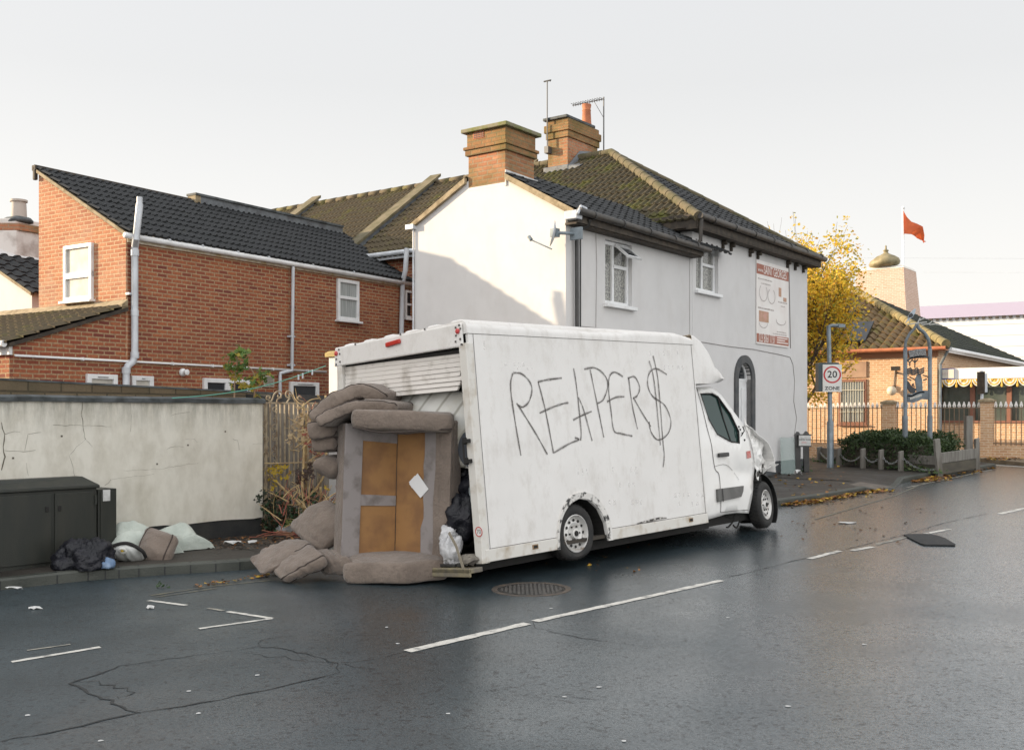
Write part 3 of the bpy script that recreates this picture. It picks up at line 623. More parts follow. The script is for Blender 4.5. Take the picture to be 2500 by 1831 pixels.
ub.box((-.03, -.27, zr-.27), (XR-.03, -.23, zr-.06)); ub.box((-.03, -.23, zr-.29), (XR-.03, -.006, zr-.255)); ub.build('eaves_board', M['wood_dark'], er)
g = MB(); g.tube([(-.10, -.33, zr-.10), (XR+.12, -.33, zr-.14)], .06, 10); g = g.build('gutter', M['gutter_black'], house, smooth=True, auto=40)
for i in range(5):
    x = .35+i*.95; k = MB(); k.tube([(x-.02, -.33, zr-.11), (x+.02, -.33, zr-.11)], .072, 10); k.build('gutter_bracket', M['black_plastic'], g)
d0, d1, d2, d3 = hh_(1440, 535, 1, -.3), hh_(1436, 551, 1, -.25), hh_(1407, 563, 1, -.07), hh_(1409, 800, 1, -.07)
g = MB(); g.tube([d0, d1, d2, hh_(1408, 590, 1, -.07), d3, V((d3.x, -.07, .4))], .035, 8); q = hh_(1417, 600, 1, -.04); g.tube([q+V((0, 0, .4)), V((q.x, -.04, .4))], .016, 6); g.build('downpipe', M['black_plastic'], house, smooth=True, auto=50)
g = MB(); q = hh_(1400, 487, 1, -.2); g.box((-.13, -.30, zr-.22), (.05, -.06, zr-.08)); g.tube([(-.15, -.33, zr-.16), (-.05, -.33, zr-.02), (.12, -.33, zr-.04)], .03, 7); g.build('broken_gutter_end', M['grey_pipe'], house, bevel=.02)
g = MB(); qa = hh_(1012, 560, 0, -.03); g.tube([qa+V((0, .03, .02)), V((-.03, qa.y+.03, .5))], .018, 6); g.box((-.10, qa.y-.02, qa.z+.0), (.02, qa.y+.17, qa.z+.09)); g.build('corner_pipe', M['grey_pipe'], house)
# parapet walls over the terrace roofs and the terrace bodies
def parapet(par, y, th=.15, x1=XRG+.1, h=.28, matn='coping'):
    mb = MB(); x0 = XR-.35; z0 = ZE-.35*ms; z1 = zrg+(x1-XRG)*ms
    mb.hexa([(x0, y-th, z0-.1), (x0, y+th, z0-.1), (x1, y+th, z1-.1), (x1, y-th, z1-.1)], [(x0, y-th, z0+h), (x0, y+th, z0+h), (x1, y+th, z1+h), (x1, y-th, z1+h)])
    o = mb.build('party_parapet', M['lead'], par)
    mb = MB(); mb.hexa([(x0-.06, y-th-.05, z0+h-.02), (x0-.06, y+th+.05, z0+h-.02), (x1+.05, y+th+.05, z1+h-.02), (x1+.05, y-th-.05, z1+h-.02)], [(x0-.06, y-th-.05, z0+h+.06), (x0-.06, y+th+.05, z0+h+.06), (x1+.05, y+th+.05, z1+h+.06), (x1+.05, y-th-.05, z1+h+.06)])
    mb.build('coping', mat('lichened_coping', (.15, .125, .08), .9, (.09, .08, .04), 4, bs=40), o); return o
yB = hh_(1055, 432, 0, XRG).y; yC = hh_(764, 488, 0, XRG).y; yD = yC+2.6
parapet(house, ym+.1, .13, h=.2)
def terrace(y0, y1, lab):
    t = thing('terraced_house', lab, 'house', HS.sub((XR, y0, 0)))
    # children are built in house coordinates, so move them back
    mbw = MB(); mbw.box((XR, y0+.002, 0), (XF, y1, ZE)); parts = [mbw.build('wall', M['brick'], None, base=False)]
    parts.append(rear_roof(None, y0, y1, 'tile_moss'))
    mbf = MB(); mbf.poly([(XF+OV, y0, ze2), (XF+OV, y1, ze2), (XRG, y1, zrg+.09), (XRG, y0, zrg+.09)]); parts.append(mbf.build('front_roof', M['tile_dark'], None, base=False))
    mbg = MB(); mbg.hexa([(XR, y1, ZE), (XF, y1, ZE), (XRG, y1, zrg)], [(XR, y1-.1, ZE), (XF, y1-.1, ZE), (XRG, y1-.1, zrg)]); parts.append(mbg.build('gable', M['brick'], None, base=False))
    mbr = MB(); ridge(mbr, V((XRG, y0, zrg+.11)), V((XRG, y1, zrg+.11)), .10, max(4, int((y1-y0)/.45))); parts.append(mbr.build('ridge_tiles', M['tile_moss'], None, base=False, smooth=True))
    mbe = MB(); mbe.tube([(XR-OV-.05, y0, ZE-.07), (XR-OV-.05, y1, ZE-.07)], .06, 10); mbe.box((XR-OV, y0, ZE-.2), (XR-OV+.04, y1, ZE-.03)); parts.append(mbe.build('gutter', M['grey_pipe'], None, base=False))
    off = Matrix.Translation(-V((XR, y0, 0)))
    for p in parts:
        o0 = p.location.copy(); p.data.transform(off@Matrix.Translation(o0)); p.location = (0, 0, 0); p.parent = t
    return t
t1 = terrace(ym+.25, yB-.16, 'mossy roofed terraced house joined to the corner house')
pB_ = parapet(None, yB); t2 = terrace(yB+.16, yC-.16, 'mossy roofed terraced house between two sloping roof parapets')
t3 = terrace(yC+.16, yD, 'end slice of terraced roof just visible above the brick wing ridge')
pC_ = parapet(None, yC)
for p, t, yy in ((pB_, t1, ym+.25), (pC_, t2, yB+.16)):
    for o in [p]+[c for c in bpy.data.objects if c.parent == p]:
        o.data.transform(Matrix.Translation(-V((XR, yy, 0)))@Matrix.Translation(o.location)); o.location = (0, 0, 0)
    p.parent = t
# ------------------------------------------------------------------ chimneys
def chimney(name, x, pyb, prof, xs, dep, pot=None, zb=None):
    """prof: list of (py, grow) seen at the front corner; xs = left, corner pixels"""
    a = hh_(xs[0], pyb, 0, x); q = hh_(xs[1], pyb, 0, x); y1, y0 = a.y, q.y
    mb = MB(); top_ = MB(); zz = [hh_(xs[1], p, 0, x).z for p, _ in prof]
    for i in range(len(prof)-1):
        gr = prof[i][1]; (mb if i == 0 else top_).box((x-gr, y0-gr, zz[i]), (x+dep+gr, y1+gr, zz[i+1]))
    ch_o = mb.build('chimney', M['chimney'], house, bevel=.008); top_.build('mossy_courses', M['chimney_dark'], ch_o, bevel=.012); return ch_o, (y0, y1, zz)
mb, (y0, y1, zz) = chimney('chimney', -.004, 420, [(445, 0), (366, .045), (352, .07), (344, .02), (309, 0)], (1143.5, 1234), .86)
ch1 = mb
zb1 = hh_(1234, 419, 0, 0).z; cb_ = MB(); cb_.box((-.002, y0+.001, zz[0]-.05), (.85, y1-.001, zb1)); cb_.build('chimney_base', M['house'], house)
cp = MB(); cp.box((-.10, y0-.09, zz[4]-.0), (.97, y1+.10, zz[4]+.07)); cp.build('cap', mat('mossy_slab', (.20, .18, .12), .9, (.12, .14, .02), 5, bs=40), ch1, bevel=.012)
av = MB(); q = hh_(1168, 330, 0, -.03); av.box((-.012-.02, q.y-.12, q.z-.06), (-.02, q.y+.12, q.z+.06)); av = av.build('air_brick', M['terracotta'], ch1)
ah = MB()
for i in range(6):
    for j in range(3): ah.box((-.036, q.y-.11+.037*i, q.z-.045+.034*j), (-.0325, q.y-.087+.037*i, q.z-.025+.034*j))
ah.build('holes', M['crack'], av)
fl = MB(); qb = hh_(1234, 429, 0, 0); fl.hexa([(-.02, y0-.03, qb.z-.18), (.95, y0-.03, qb.z-.30), (.95, y0+.0, qb.z-.30), (-.02, y0, qb.z-.18)], [(-.02, y0-.02, qb.z+.10), (.95, y0-.02, qb.z+.08), (.95, y0, qb.z+.08), (-.02, y0, qb.z+.1)])
fl.build('flashing', mat('white_flashing', (.58, .58, .57), .7, (.36, .37, .38), 8), ch1)
X2 = XRG-.45
mb, (y0, y1, zz) = chimney('chimney', X2, 400, [(440, 0), (334, .04), (318, .075), (300, .03), (288, 0)], (1337.5, 1386), 1.42)
ch2 = mb
cp = MB(); cp.box((X2-.10, y0-.04, zz[4]), (X2+1.25, y1+.09, zz[4]+.07)); cp.build('cap', M['coping'], ch2, bevel=.012)
pt = MB(); q = hh_(1432, 300, 1, (y0+y1)/2); q.z = zz[4]+.05; zt = hh_(1432, 256, 1, (y0+y1)/2).z-q.z
pt.lathe([(.15, 0), (.125, zt*.3), (.11, zt*.72), (.12, zt*.76), (.105, zt*.8), (.125, zt*.96), (.12, zt), (.09, zt)], 18, T=lambda p: V(p)+q); pt.build('chimney_pot', M['terracotta'], ch2, smooth=True, auto=40)
fl = MB(); za_ = ZE+(X2-XR)*ms+.12; fl.hexa([(X2-.05, y0-.02, za_-.15), (X2+1.5, y0-.02, za_-.15), (X2+1.5, y0-.10, za_-.2), (X2-.05, y0-.10, za_-.2)], [(X2-.05, y0-.02, za_+.06), (X2+.5, y0-.03, za_+.55), (X2+1.45, y0-.35, za_+.62), (X2-.05, y0-.42, za_+.02)])
fl.hexa([(X2-.06, y0-.05, za_-.2), (X2, y0-.05, za_-.2), (X2, y1+.1, za_-.2), (X2-.06, y1+.1, za_-.2)], [(X2-.06, y0-.05, za_+.10), (X2, y0-.05, za_+.10), (X2, y1+.1, za_+.10), (X2-.06, y1+.1, za_+.10)])
fl.build('flashing', M['lead'], ch2, bevel=.02)
# ------------------------------------------------------------------ aerials, dish
def top_at(px, py, q): return hh_(px, py, 0, q.x)
q = hh_(1336, 370, 0, X2-.12); t_ = hh_(1333, 199, 0, X2-.12)
a1 = MB(); a1.tube([q, V((q.x, q.y, t_.z))], .017, 6); a1.box((q.x-.05, q.y-.06, q.z-.05), (q.x+.14, q.y+.06, q.z+.12)); a1.tube([V((q.x, q.y+.10, t_.z)), V((q.x, q.y-.10, t_.z))], .02, 6); a1.tube([V((q.x, q.y, t_.z)), V((q.x, q.y-.12, t_.z+.0)), V((q.x+.1, q.y-.02, t_.z+.01))], .012, 5)
def wthing(mb, name, m, label, cat, group=None, fr=HS, **k):
    mb.v = [tuple(fr.W(p)) for p in mb.v]; return tag(mb.build(name, m, **k), label, cat, group)
wthing(a1, 'roof_aerial', M['aerial'], 'thin plain aerial mast on the left side of the potted chimney', 'aerial')
XA = X2+1.5
q = hh_(1474, 390, 0, XA); t_ = hh_(1477, 237, 0, XA); tl_ = hh_(1398, 241, 0, XA)
a2 = MB(); a2.tube([q, V((q.x, q.y, t_.z))], .02, 6); a2.tube([V((q.x, q.y, t_.z-.05)), V((q.x, tl_.y, t_.z-.05))], .013, 6); a2.tube([V((q.x, q.y, t_.z-.55)), V((q.x, q.y+.3, t_.z-.06))], .008, 5)
for i in range(13): yy = q.y+(tl_.y-q.y)*(.06+i*.076); a2.tube([V((q.x-.13, yy, t_.z-.03)), V((q.x+.13, yy, t_.z-.03))], .007, 5); a2.tube([V((q.x, yy, t_.z-.09)), V((q.x, yy, t_.z+.0))], .006, 4)
wthing(a2, 'roof_aerial', M['aerial'], 'comb shaped television aerial on the tall mast right of the chimney pot', 'aerial')
DF = HS.sub((0, 0, 0)); q = hh_(1347, 570, 0, -.30)
dish = thing('satellite_dish', 'grey satellite dish on the sunlit white gable', 'satellite dish', HS.sub(q))
dm_ = MB(); ax = V((-.62, .76, .18)).normalized(); u_ = ax.cross(V((0, 0, 1))).normalized(); v_ = u_.cross(ax)
rings = []
for i in range(6):
    r_ = .21*i/5; rings.append((r_, .05*(r_/.21)**2))
dm_.lathe([(max(r_, .001), z) for r_, z in rings], 24, T=lambda p: u_*p[0]+v_*p[1]*1.05+ax*(p[2]-.06)); dm_.build('reflector', M['grey_pipe'], dish, smooth=True, solid=.008)
ar = MB(); tip = hh_(1297, 586, 0, -.30)-q; ar.tube([V((0, 0, -.26)), tip+V((0, 0, 0))], .013, 6); ar.tube([tip, tip+V((0, .05, .06))], .035, 8); ar.build('feed_arm', M['metal_grey'], dish)
br = MB(); br.tube([V((0, -.08, 0)), V((.15, -.22, 0)), V((.29, -.28, 0))], .028, 8); br.box((.24, -.42, -.10), (.29, -.2, .10)); br.box((-.05, -.12, -.07), (.06, .0, .07)); br.build('bracket', M['metal_grey'], dish)
# ------------------------------------------------------------------ windows with reveals on the street side
M['reveal'] = mat('reveal_paint', (.46, .44, .43), .9, (.36, .33, .30), 4)
def facade_window(rect, kind):
    x0 = hh_(rect[0], rect[1]).x; x1 = hh_(rect[2], rect[3]).x; zt = (hh_(rect[0], rect[1]).z+hh_(rect[2], rect[3]-(rect[3]-rect[4])).z)/2
    z1 = hh_(rect[0], rect[1]).z; z0 = hh_(rect[0], rect[5]).z
    # recess: cut visually by a dark-lined box set into the wall with proud surround removed (see wall opening below)
    return x0, x1, z0, z1
openings = []
for (xa, ya_, xb, yb_bot, ybl) in ((1477.5, 583, 1543, 752, 741), (1698.5, 595, 1753, 720, 709)):
    A = hh_(xa, ya_); B = hh_(xb, yb_bot); C_ = hh_(xa, ybl); openings.append((A.x, B.x, C_.z, A.z))
# arched doorway
Da, Db = hh_(1799, 1000).x, hh_(1832, 1000).x; Dz = hh_(1815, 886).z; Dzs = hh_(1800, 925).z; Dg = 0
openings.append((Da, Db, .2, Dz))
# rebuild the wall with openings: boolean-free, by cutting the two facade boxes
wall = next(o for o in bpy.data.objects if o.name.startswith('wall') and o.parent == house)
cutm = MB()
for i, (x0, x1, z0, z1) in enumerate(openings):
    if i < 2: cutm.box((x0, -.5, z0), (x1, .17, z1))
    else:
        n = 12; cx_ = (x0+x1)/2; r_ = (x1-x0)/2; zs = z1-r_
        pl_ = [(x0, -.5, z0), (x1, -.5, z0)]+[(cx_+r_*math.cos(math.pi*k/n), -.5, zs+r_*math.sin(math.pi*k/n)) for k in range(n+1)]
        cutm.prism(pl_, (0, .70, 0))
cut = cutm.build('cutter_tmp', M['reveal'], house)
md = wall.modifiers.new('openings', 'BOOLEAN'); md.operation = 'DIFFERENCE'; md.object = cut; md.solver = 'EXACT'; md.use_self = True
bpy.context.view_layer.update()
dg = bpy.context.evaluated_depsgraph_get(); nm = bpy.data.meshes.new_from_object(wall.evaluated_get(dg)); wall.modifiers.clear(); wall.data = nm
bpy.data.objects.remove(cut)
TF = lambda h, o, z: (h, .13-o, z)
for i, (x0, x1, z0, z1) in enumerate(openings[:2]):
    xm = x0+(x1-x0)*.42; zm = z0+(z1-z0)*(.62 if i == 0 else .62)
    f = window_box(house, x0+.005, x1-.005, z0+.005, z1-.005, TF, M['white_plastic'], M['glass_lead'], [('v', xm, z0, z1), ('h', zm, xm, x1)], fw=.07, sill=False)
    s = MB(); s.box((x0-.06, -.09, z0-.06), (x1+.06, .1, z0+.003)); s.build('sill', M['white_plastic'], f, bevel=.008)
    if i == 0:      # top light pushed open
        ca = MB(); hx0, hx1 = xm+.02, x1-.06; L_ = z1-.07-zm; an = R(50)
        def ct(p): return (p[0], .06-math.sin(an)*p[1]-math.cos(an)*p[2]*-1*0-p[2]*math.cos(an), z1-.07-math.cos(an)*p[1]+p[2]*math.sin(an))
        for bb in (((hx0, 0, 0), (hx0+.05, L_, .04)), ((hx1-.05, 0, 0), (hx1, L_, .04)), ((hx0+.05, 0, 0), (hx1-.05, .05, .04)), ((hx0+.05, L_-.05, 0), (hx1-.05, L_, .04))): ca.box(*bb, T=ct)
        ca = ca.build('open_top_light', M['white_plastic'], f); pp = MB(); pp.box((hx0+.045, .045, .012), (hx1-.045, L_-.045, .026), T=ct); pp.build('pane', M['glass'], ca)
x0, x1, z0, z1 = openings[2]; r_ = (x1-x0)/2; cx_ = (x0+x1)/2; zs = z1-r_
ds = MB(); n = 14; ro = r_+.17
outer = [(x1+.17, z0), (x1+.17, zs)]+[(cx_+ro*math.cos(math.pi*k/n), zs+ro*math.sin(math.pi*k/n)) for k in range(1, n)]+[(x0-.17, zs), (x0-.17, z0)]
innr = [(x1, z0), (x1, zs)]+[(cx_+r_*math.cos(math.pi*k/n), zs+r_*math.sin(math.pi*k/n)) for k in range(1, n)]+[(x0, zs), (x0, z0)]
for i in range(len(outer)-1):
    a, b_, c_, d_ = outer[i], outer[i+1], innr[i+1], innr[i]
    ds.hexa([(p[0], -.05, p[1]) for p in (a, b_, c_, d_)], [(p[0], .16, p[1]) for p in (a, b_, c_, d_)])
ds.build('door_surround', mat('dark_grey_surround', (.055, .06, .065), .7, (.09, .09, .09), 4), house)
dd = MB(); zd = hh_(1805, 928).z; dd.box((x0+.02, .08, z0), (x1-.02, .14, zd-.02)); 
for (u0, u1, v0, v1) in ((.1, .46, .55, .93), (.54, .9, .55, .93), (.1, .46, .1, .48), (.54, .9, .1, .48)):
    dd.box((x0+(x1-x0)*u0, .06, z0+(zd-z0)*v0), (x0+(x1-x0)*u1, .079, z0+(zd-z0)*v1))
dd = dd.build('door', M['white_plastic'], house, bevel=.012)
fo = MB(); fo.prism([(x0, .115, zd)]+[(x1, .115, zd)]+[(cx_+(r_-.0)*math.cos(math.pi*k/n), .115, zs+(r_)*math.sin(math.pi*k/n)) for k in range(n+1)], (0, .02, 0)); fo.build('fanlight', M['glass'], house)
ff = MB(); ff.tube([(cx_+(r_-.03)*math.cos(math.pi*k/n), .10, zs+(r_-.03)*math.sin(math.pi*k/n)) for k in range(n+1)], .03, 6); ff.box((x0, .08, zd-.02), (x1, .13, zd+.04)); ff.build('fanlight_frame', M['white_plastic'], house)
# cables on the wall
def fcable(px, r=.006, name='wall_cable', o=-.014):
    mb = MB(); mb.tube([hh_(x, y, 1, o) for x, y in px], r, 5); return mb.build(name, mat('dirty_cable', (.22, .20, .19), .8), house)
fcable([(1417, 797), (1450, 800), (1490, 807), (1540, 810), (1600, 815), (1712, 835), (1780, 846), (1840, 853), (1905, 866), (1929, 872), (1936, 890), (1940, 930), (1938, 980), (1945, 1020), (1940, 1060)])
fcable([(1455, 570), (1457, 640), (1455, 800)], .004); fcable([(1684, 600), (1684, 820)], .004); fcable([(1926, 640), (1928, 750), (1930, 850)], .012)
# advertising board
bd0 = [hh_(1847, 632, 1, -.03), hh_(1923.5, 657, 1, -.03), hh_(1926, 849, 1, -.03), hh_(1847.5, 839.5, 1, -.03)]
bx0, bx1 = bd0[0].x, (bd0[1].x+bd0[2].x)/2; bz1 = (bd0[0].z+bd0[1].z)/2; bz0 = (bd0[2].z+bd0[3].z)/2; BW, BH = bx1-bx0, bz1-bz0
BF = HS.sub((bx0, -.012, bz0)); board = thing('advertising_board', 'tall white shop board with faded red bands on the grey wall', 'sign board', BF)
mb = MB(); mb.box((0, -.02, 0), (BW, 0, BH)); mb.build('panel', mat('faded_board', (.72, .70, .68), .5, (.66, .62, .60), 2), board)
red = mat('faded_red_band', (.30, .085, .045), .5, (.40, .17, .13), 1.2, .50, .75); bw_ = mat('board_lettering', (.74, .70, .67), .5)
BT = lambda o: (lambda u, v: (u, o, v))
MB().box((.0, -.024, BH*.835), (BW, -.0202, BH*.955)).build('red_band', red, board); MB().box((0, -.024, BH*.022), (BW, -.0202, BH*.125)).build('red_band', red, board)
mb = MB(); mb.text('www.', .14, lambda u, v: (.12*BW+u, -.026, BH*.885+v), align='CENTER'); mb.text('SAINT GEORGES', .27, lambda u, v: (.57*BW+u*.68, -.026, BH*.895+v), bold=.001); mb.build('lettering', bw_, board); mb = MB()
mb.text('023 8067 7737', .30, lambda u, v: (.31*BW+u*.52, -.026, BH*.074+v))
for k, (wd) in enumerate((.34, .26, .36)): mb.box((BW*.62, -.0262, BH*(.10-.028*k)), (BW*(.62+wd), -.0245, BH*(.112-.028*k)))
mb.build('lettering', bw_, board)
gt_ = mat('faded_grey_print', (.34, .30, .29), .6, (.50, .47, .45), 14); pk_ = mat('faded_pink_print', (.50, .28, .22), .6, (.36, .22, .12), 7)
mb = MB(); rr = random.Random(4)
def lines(u0, u1, v, h): 
    u = u0
    while u < u1: l = rr.uniform(.03, .09); mb.box((u*BW, -.0245, v*BH), (min(u+l, u1)*BW, -.0205, (v+h*rr.uniform(.7, 1))*BH)); u += l+.015
lines(.04, .48, .775, .016); lines(.14, .42, .725, .014); lines(.66, .95, .545, .016); lines(.75, .88, .50, .012); lines(.04, .52, .425, .018); lines(.62, .92, .175, .014); lines(.50, .93, .145, .014)
def necklace(cx, cz, rx, rz, a0=-.2, a1=3.4):
    mb.ribbon([(cx+rx*math.cos(math.pi+k*(a1-a0)/20+a0), cz+rz*math.sin(math.pi+k*(a1-a0)/20+a0)) for k in range(21)], .012, lambda u, v: (u*BW, -.0235, v*BH))
necklace(.2, .62, .12, .10, -.9, 4.0); necklace(.45, .60, .11, .09, -1, 4.2); necklace(.2, .25, .12, .05); necklace(.75, .32, .15, .05)
mb.build('print', gt_, board)
for (u0, u1, v0, v1) in ((.07, .36, .27, .40), (.68, .76, .62, .73), (.83, .93, .57, .62)): MB().box((u0*BW, -.0245, v0*BH), (u1*BW, -.0205, v1*BH)).build('picture', pk_, board)

# ================================================================== box van
def rot3(yaw, pi, ro):
    fw = V((math.sin(yaw), math.cos(yaw), 0)); lf = V((-math.cos(yaw), math.sin(yaw), 0)); up = V((0, 0, 1))
    f2 = fw*math.cos(pi)+up*math.sin(pi); u2 = up*math.cos(pi)-fw*math.sin(pi)
    l3 = lf*math.cos(ro)-u2*math.sin(ro); u3 = u2*math.cos(ro)+lf*math.sin(ro)
    return Matrix((f2, l3, u3)).transposed().to_4x4()
VN = Fr(None, M=Matrix.Translation((-.2694, 10.5316, .417))@rot3(.7502, .0204, .0911))
van = thing('box_van', 'wrecked white box van with crumpled bonnet, open back and sprayed graffiti', 'van', VN)
def s6(x, y, v=0): return VN.hit(1100+x*.42373, 750+y*.42373, 1, v)
def s5(x, y, v=.05): return VN.hit(1700+x*.27248, 900+y*.27248, 1, v)
def s3(x, y, v=0): return VN.hit(750+x*.42373, 750+y*.42373, 0, v)
def skin(outline, holes, fn, maxlen=.12):
    """triangulated sheet through an outline with holes, refined, then mapped to 3D"""
    bm = bmesh.new()
    for lp in [outline]+list(holes):
        vs = [bm.verts.new((p[0], p[1], 0)) for p in lp]
        for i in range(len(vs)): bm.edges.new((vs[i], vs[(i+1) % len(vs)]))
    bmesh.ops.triangle_fill(bm, use_beauty=True, use_dissolve=False, edges=bm.edges[:])
    for _ in range(7):
        es = [e for e in bm.edges if e.calc_length() > maxlen]
        if not es: break
        bmesh.ops.subdivide_edges(bm, edges=es, cuts=1); bmesh.ops.triangulate(bm, faces=bm.faces[:])
    vs = [fn(v.co.x, v.co.y) for v in bm.verts]; bm.verts.index_update()
    fs = [tuple(v.index for v in f.verts) for f in bm.faces]; bm.free(); return vs, fs
# van paint: white with grime, rust runs and rubbed-off lettering shadows
m, nt, b = newmat('van_paint'); oc = objco(nt)
c = mix(nt, ramp(nt, noi(nt, oc, 1.2, 7, .6), [(.4, 0), (.75, .5)]), (.745, .73, .71), (.62, .60, .575))
c = mix(nt, ramp(nt, noi(nt, objco(nt, (1.5, 1.5, .8)), 3, 8, .72), [(.50, 0), (.8, .55)]), c, (.40, .36, .31))
c = mix(nt, ramp(nt, noi(nt, oc, 24, 6, .78), [(.62, 0), (.72, .7)]), c, (.30, .26, .22))
c = mix(nt, ramp(nt, noi(nt, oc, 170, 2, .6), [(.35, .10), (.65, 0)]), c, (.35, .33, .31))
nt.links.new(c, b.inputs['Base Color']); b.inputs['Roughness'].default_value = .42; b.inputs['Specular IOR Level'].default_value = .4
bump(nt, b, noi(nt, oc, 2.0, 3), .08, .05); M['van'] = m
M['cab_paint'] = mat('cab_paint', (.74, .73, .71), .28, (.62, .60, .57), 3, .55, .8, coat=.3)
M['scuff'] = mat('scuffed_trim', (.66, .64, .61), .6, (.04, .04, .04), 13, .52, .62, bs=30)
M['inner'] = mat('shade_brown_lining', (.055, .045, .035), .9, (.03, .025, .02), 5)  # inside of the box coloured dark to stand in for its dimness
M['rubber'] = mat('tyre_rubber', (.016, .016, .016), .8, (.03, .028, .026), 8, bs=60)
M['steel'] = mat('dirty_steel_rim', (.60, .59, .57), .4, (.26, .20, .15), 9, .54, .72, metal=.25)
M['chassis'] = mat('black_chassis', (.014, .013, .012), .8)
M['rail'] = mat('alloy_rail', (.62, .60, .56), .5, (.40, .34, .26), 5, .5, .75)
M['seam'] = mat('panel_seam', (.10, .09, .085), .8)
L, W_, HB = 4.16, 2.13, 2.30
arch = [(1.16, -.02), (1.17, .12), (1.25, .30), (1.40, .43), (1.57, .475), (1.75, .44), (1.90, .33), (2.0, .16), (2.03, -.02)]
sp_ = MB(); vs, fs = skin([(0, -.02)]+arch+[(L, -.02), (L, HB), (0, HB)], [], lambda x, z: (x, .0, z), 9)
k = len(vs); sp_.add([(p[0], 0, p[2]) for p in vs], fs); sp_.add([(p[0], .035, p[2]) for p in vs], fs, 1)
o_ = [(0, -.02)]+arch+[(L, -.02), (L, HB), (0, HB)]
for i in range(len(o_)):
    a, q = o_[i], o_[(i+1) % len(o_)]; sp_.add([(a[0], 0, a[1]), (q[0], 0, q[1]), (q[0], .035, q[1]), (a[0], .035, a[1])], [(0, 1, 2, 3)])
sidep = sp_.build('side_panel', [M['van'], M['inner']], van)
lp = MB(); lp.box((0, W_-.035, -.02), (L, W_, HB)); lp.build('side_panel', M['van'], van)
ib = MB(); ib.box((.02, .04, -.02), (L, W_-.04, .02)); ib.box((L-.06, .036, .02), (L, W_-.036, HB)); ib.box((.02, W_-.06, .02), (L-.06, W_-.036, HB)); ib.build('load_floor', M['inner'], van)
rf = MB(); n = 10; prof = []
for i in range(n+1): th = math.pi/2*i/n; prof.append((.10-.10*math.sin(math.pi/2-0)*0-.10*math.sin(th)*0, 0))
prof = [(-.006, HB), (-.006, HB+.05)]+[(.07-.076*math.cos(math.pi/2*i/6), HB+.05+.07*math.sin(math.pi/2*i/6)) for i in range(1, 7)]
prof = prof+[(W_-p[0], p[1]) for p in prof[::-1]]
xs = [-.02, .02, 2.2, 2.55, 2.9, 3.6, 3.9, L+.02]; up = [.02, .0, -.02, -.01, .02, .03, .02, -.02]
vs = []
for x, u in zip(xs, up): vs += [(x, p[0], p[1]+(u if p[1] > HB+.01 else 0)) for p in prof]
k = len(prof); rf.add(vs, [(i*k+j, i*k+j+1, (i+1)*k+j+1, (i+1)*k+j) for i in range(len(xs)-1) for j in range(k-1)])
rf.add(vs[:k], [tuple(range(k))]); rf.add(vs[-k:], [tuple(range(k))])
roofv = rf.build('roof', M['van'], van, smooth=True, auto=50)
for i in range(6):
    rb = MB(); y = .18+i*.36; rb.box((-.0, y-.085, HB+.08), (L-.2, y+.085, HB+.165)); rb.build('roof_rib', M['van'], roofv, bevel=.03)
# rear frame
hd = MB(); a, q, c_, d_ = s3(180, 235), s3(905, 90), s3(915, 228), s3(175, 345)
hd.hexa([(-.055, p.y, p.z) for p in (a, q, c_, d_)], [(-.02, p.y, p.z) for p in (a, q, c_, d_)]); hdo = hd.build('header_panel', M['van'], van, bevel=.02, seg=3)
ll = MB(); q = s3(522, 208); ll.box((-.085, q.y-.12, q.z-.025), (-.055, q.y+.12, q.z+.025)); 
ll.v = [(p[0], p[1], p[2]+(q.y-p[1])*.05) for p in ll.v]; ll.build('high_brake_light', mat('red_lens', (.45, .03, .02), .3), hdo, bevel=.01)
for (x, y) in ((890, 140), (190, 268)):
    q = s3(x, y); mk = MB(); mk.lathe([(.028, 0), (.028, .012), (.015, .022), (0, .024)], 14, T=lambda p: (-.055-p[2], q.y+p[0], q.z+p[1])); mk.build('marker_lamp', mat('red_lens_small', (.5, .06, .06), .3), hdo)
rv = MB()
for (x, y) in ((878, 120), (905, 125), (880, 165), (905, 185), (878, 200), (912, 215), (898, 105), (205, 245), (190, 300), (212, 315), (190, 330), (210, 270), (300, 215), (560, 158), (700, 128)):
    q = s3(x, y); rv.box((-.062, q.y-.010, q.z-.010), (-.054, q.y+.010, q.z+.010))
rv.build('bolts', M['seam'], hdo)
po = MB(); po.box((-.05, -.006, -.06), (.06, .10, 2.2)); pr_ = po.build('rear_post', M['rail'], van, bevel=.008)
po = MB(); po.box((-.05, W_-.07, -.06), (.06, W_+.02, 2.24)); po.build('rear_post', M['rail'], van, bevel=.008)
hb = MB()
for z in (s3(935, 770, 0).z, s3(945, 885, 0).z): hb.box((-.08, .085, z-.035), (-.03, .125, z+.035)); hb.box((-.10, .03, z-.02), (-.05, .10, z+.02))
hb.tube([(-.08, .115, s3(935, 770, 0).z), (-.08, .115, s3(945, 885, 0).z)], .010, 6); hb.build('door_catch', M['chassis'], pr_)
st = MB(); q = s3(990, 1293, -.052); TR = lambda p: (-.052-p[2], q.y-p[0], q.z+p[1]); 
st.lathe([(.055, 0), (.055, .002), (.0, .002)], 20, T=TR); st = st.build('speed_sticker', mat('sticker_white', (.7, .68, .66), .5), pr_)
s2 = MB(); ringp = [(.047*math.cos(t*math.pi/10), .047*math.sin(t*math.pi/10)) for t in range(21)]; s2.ribbon(ringp, .012, lambda u, v: TR((u, v, .0035))); s2.build('ring', mat('sticker_red', (.5, .08, .06), .5), st)
s2 = MB(); s2.text('70', .062, lambda u, v: TR((u, v, .0038))); s2.build('numerals', M['seam'], st)
rd = MB(); A, B, C_, D_ = s3(218, 345), s3(890, 258), s3(872, 478), s3(235, 540); N_ = 8
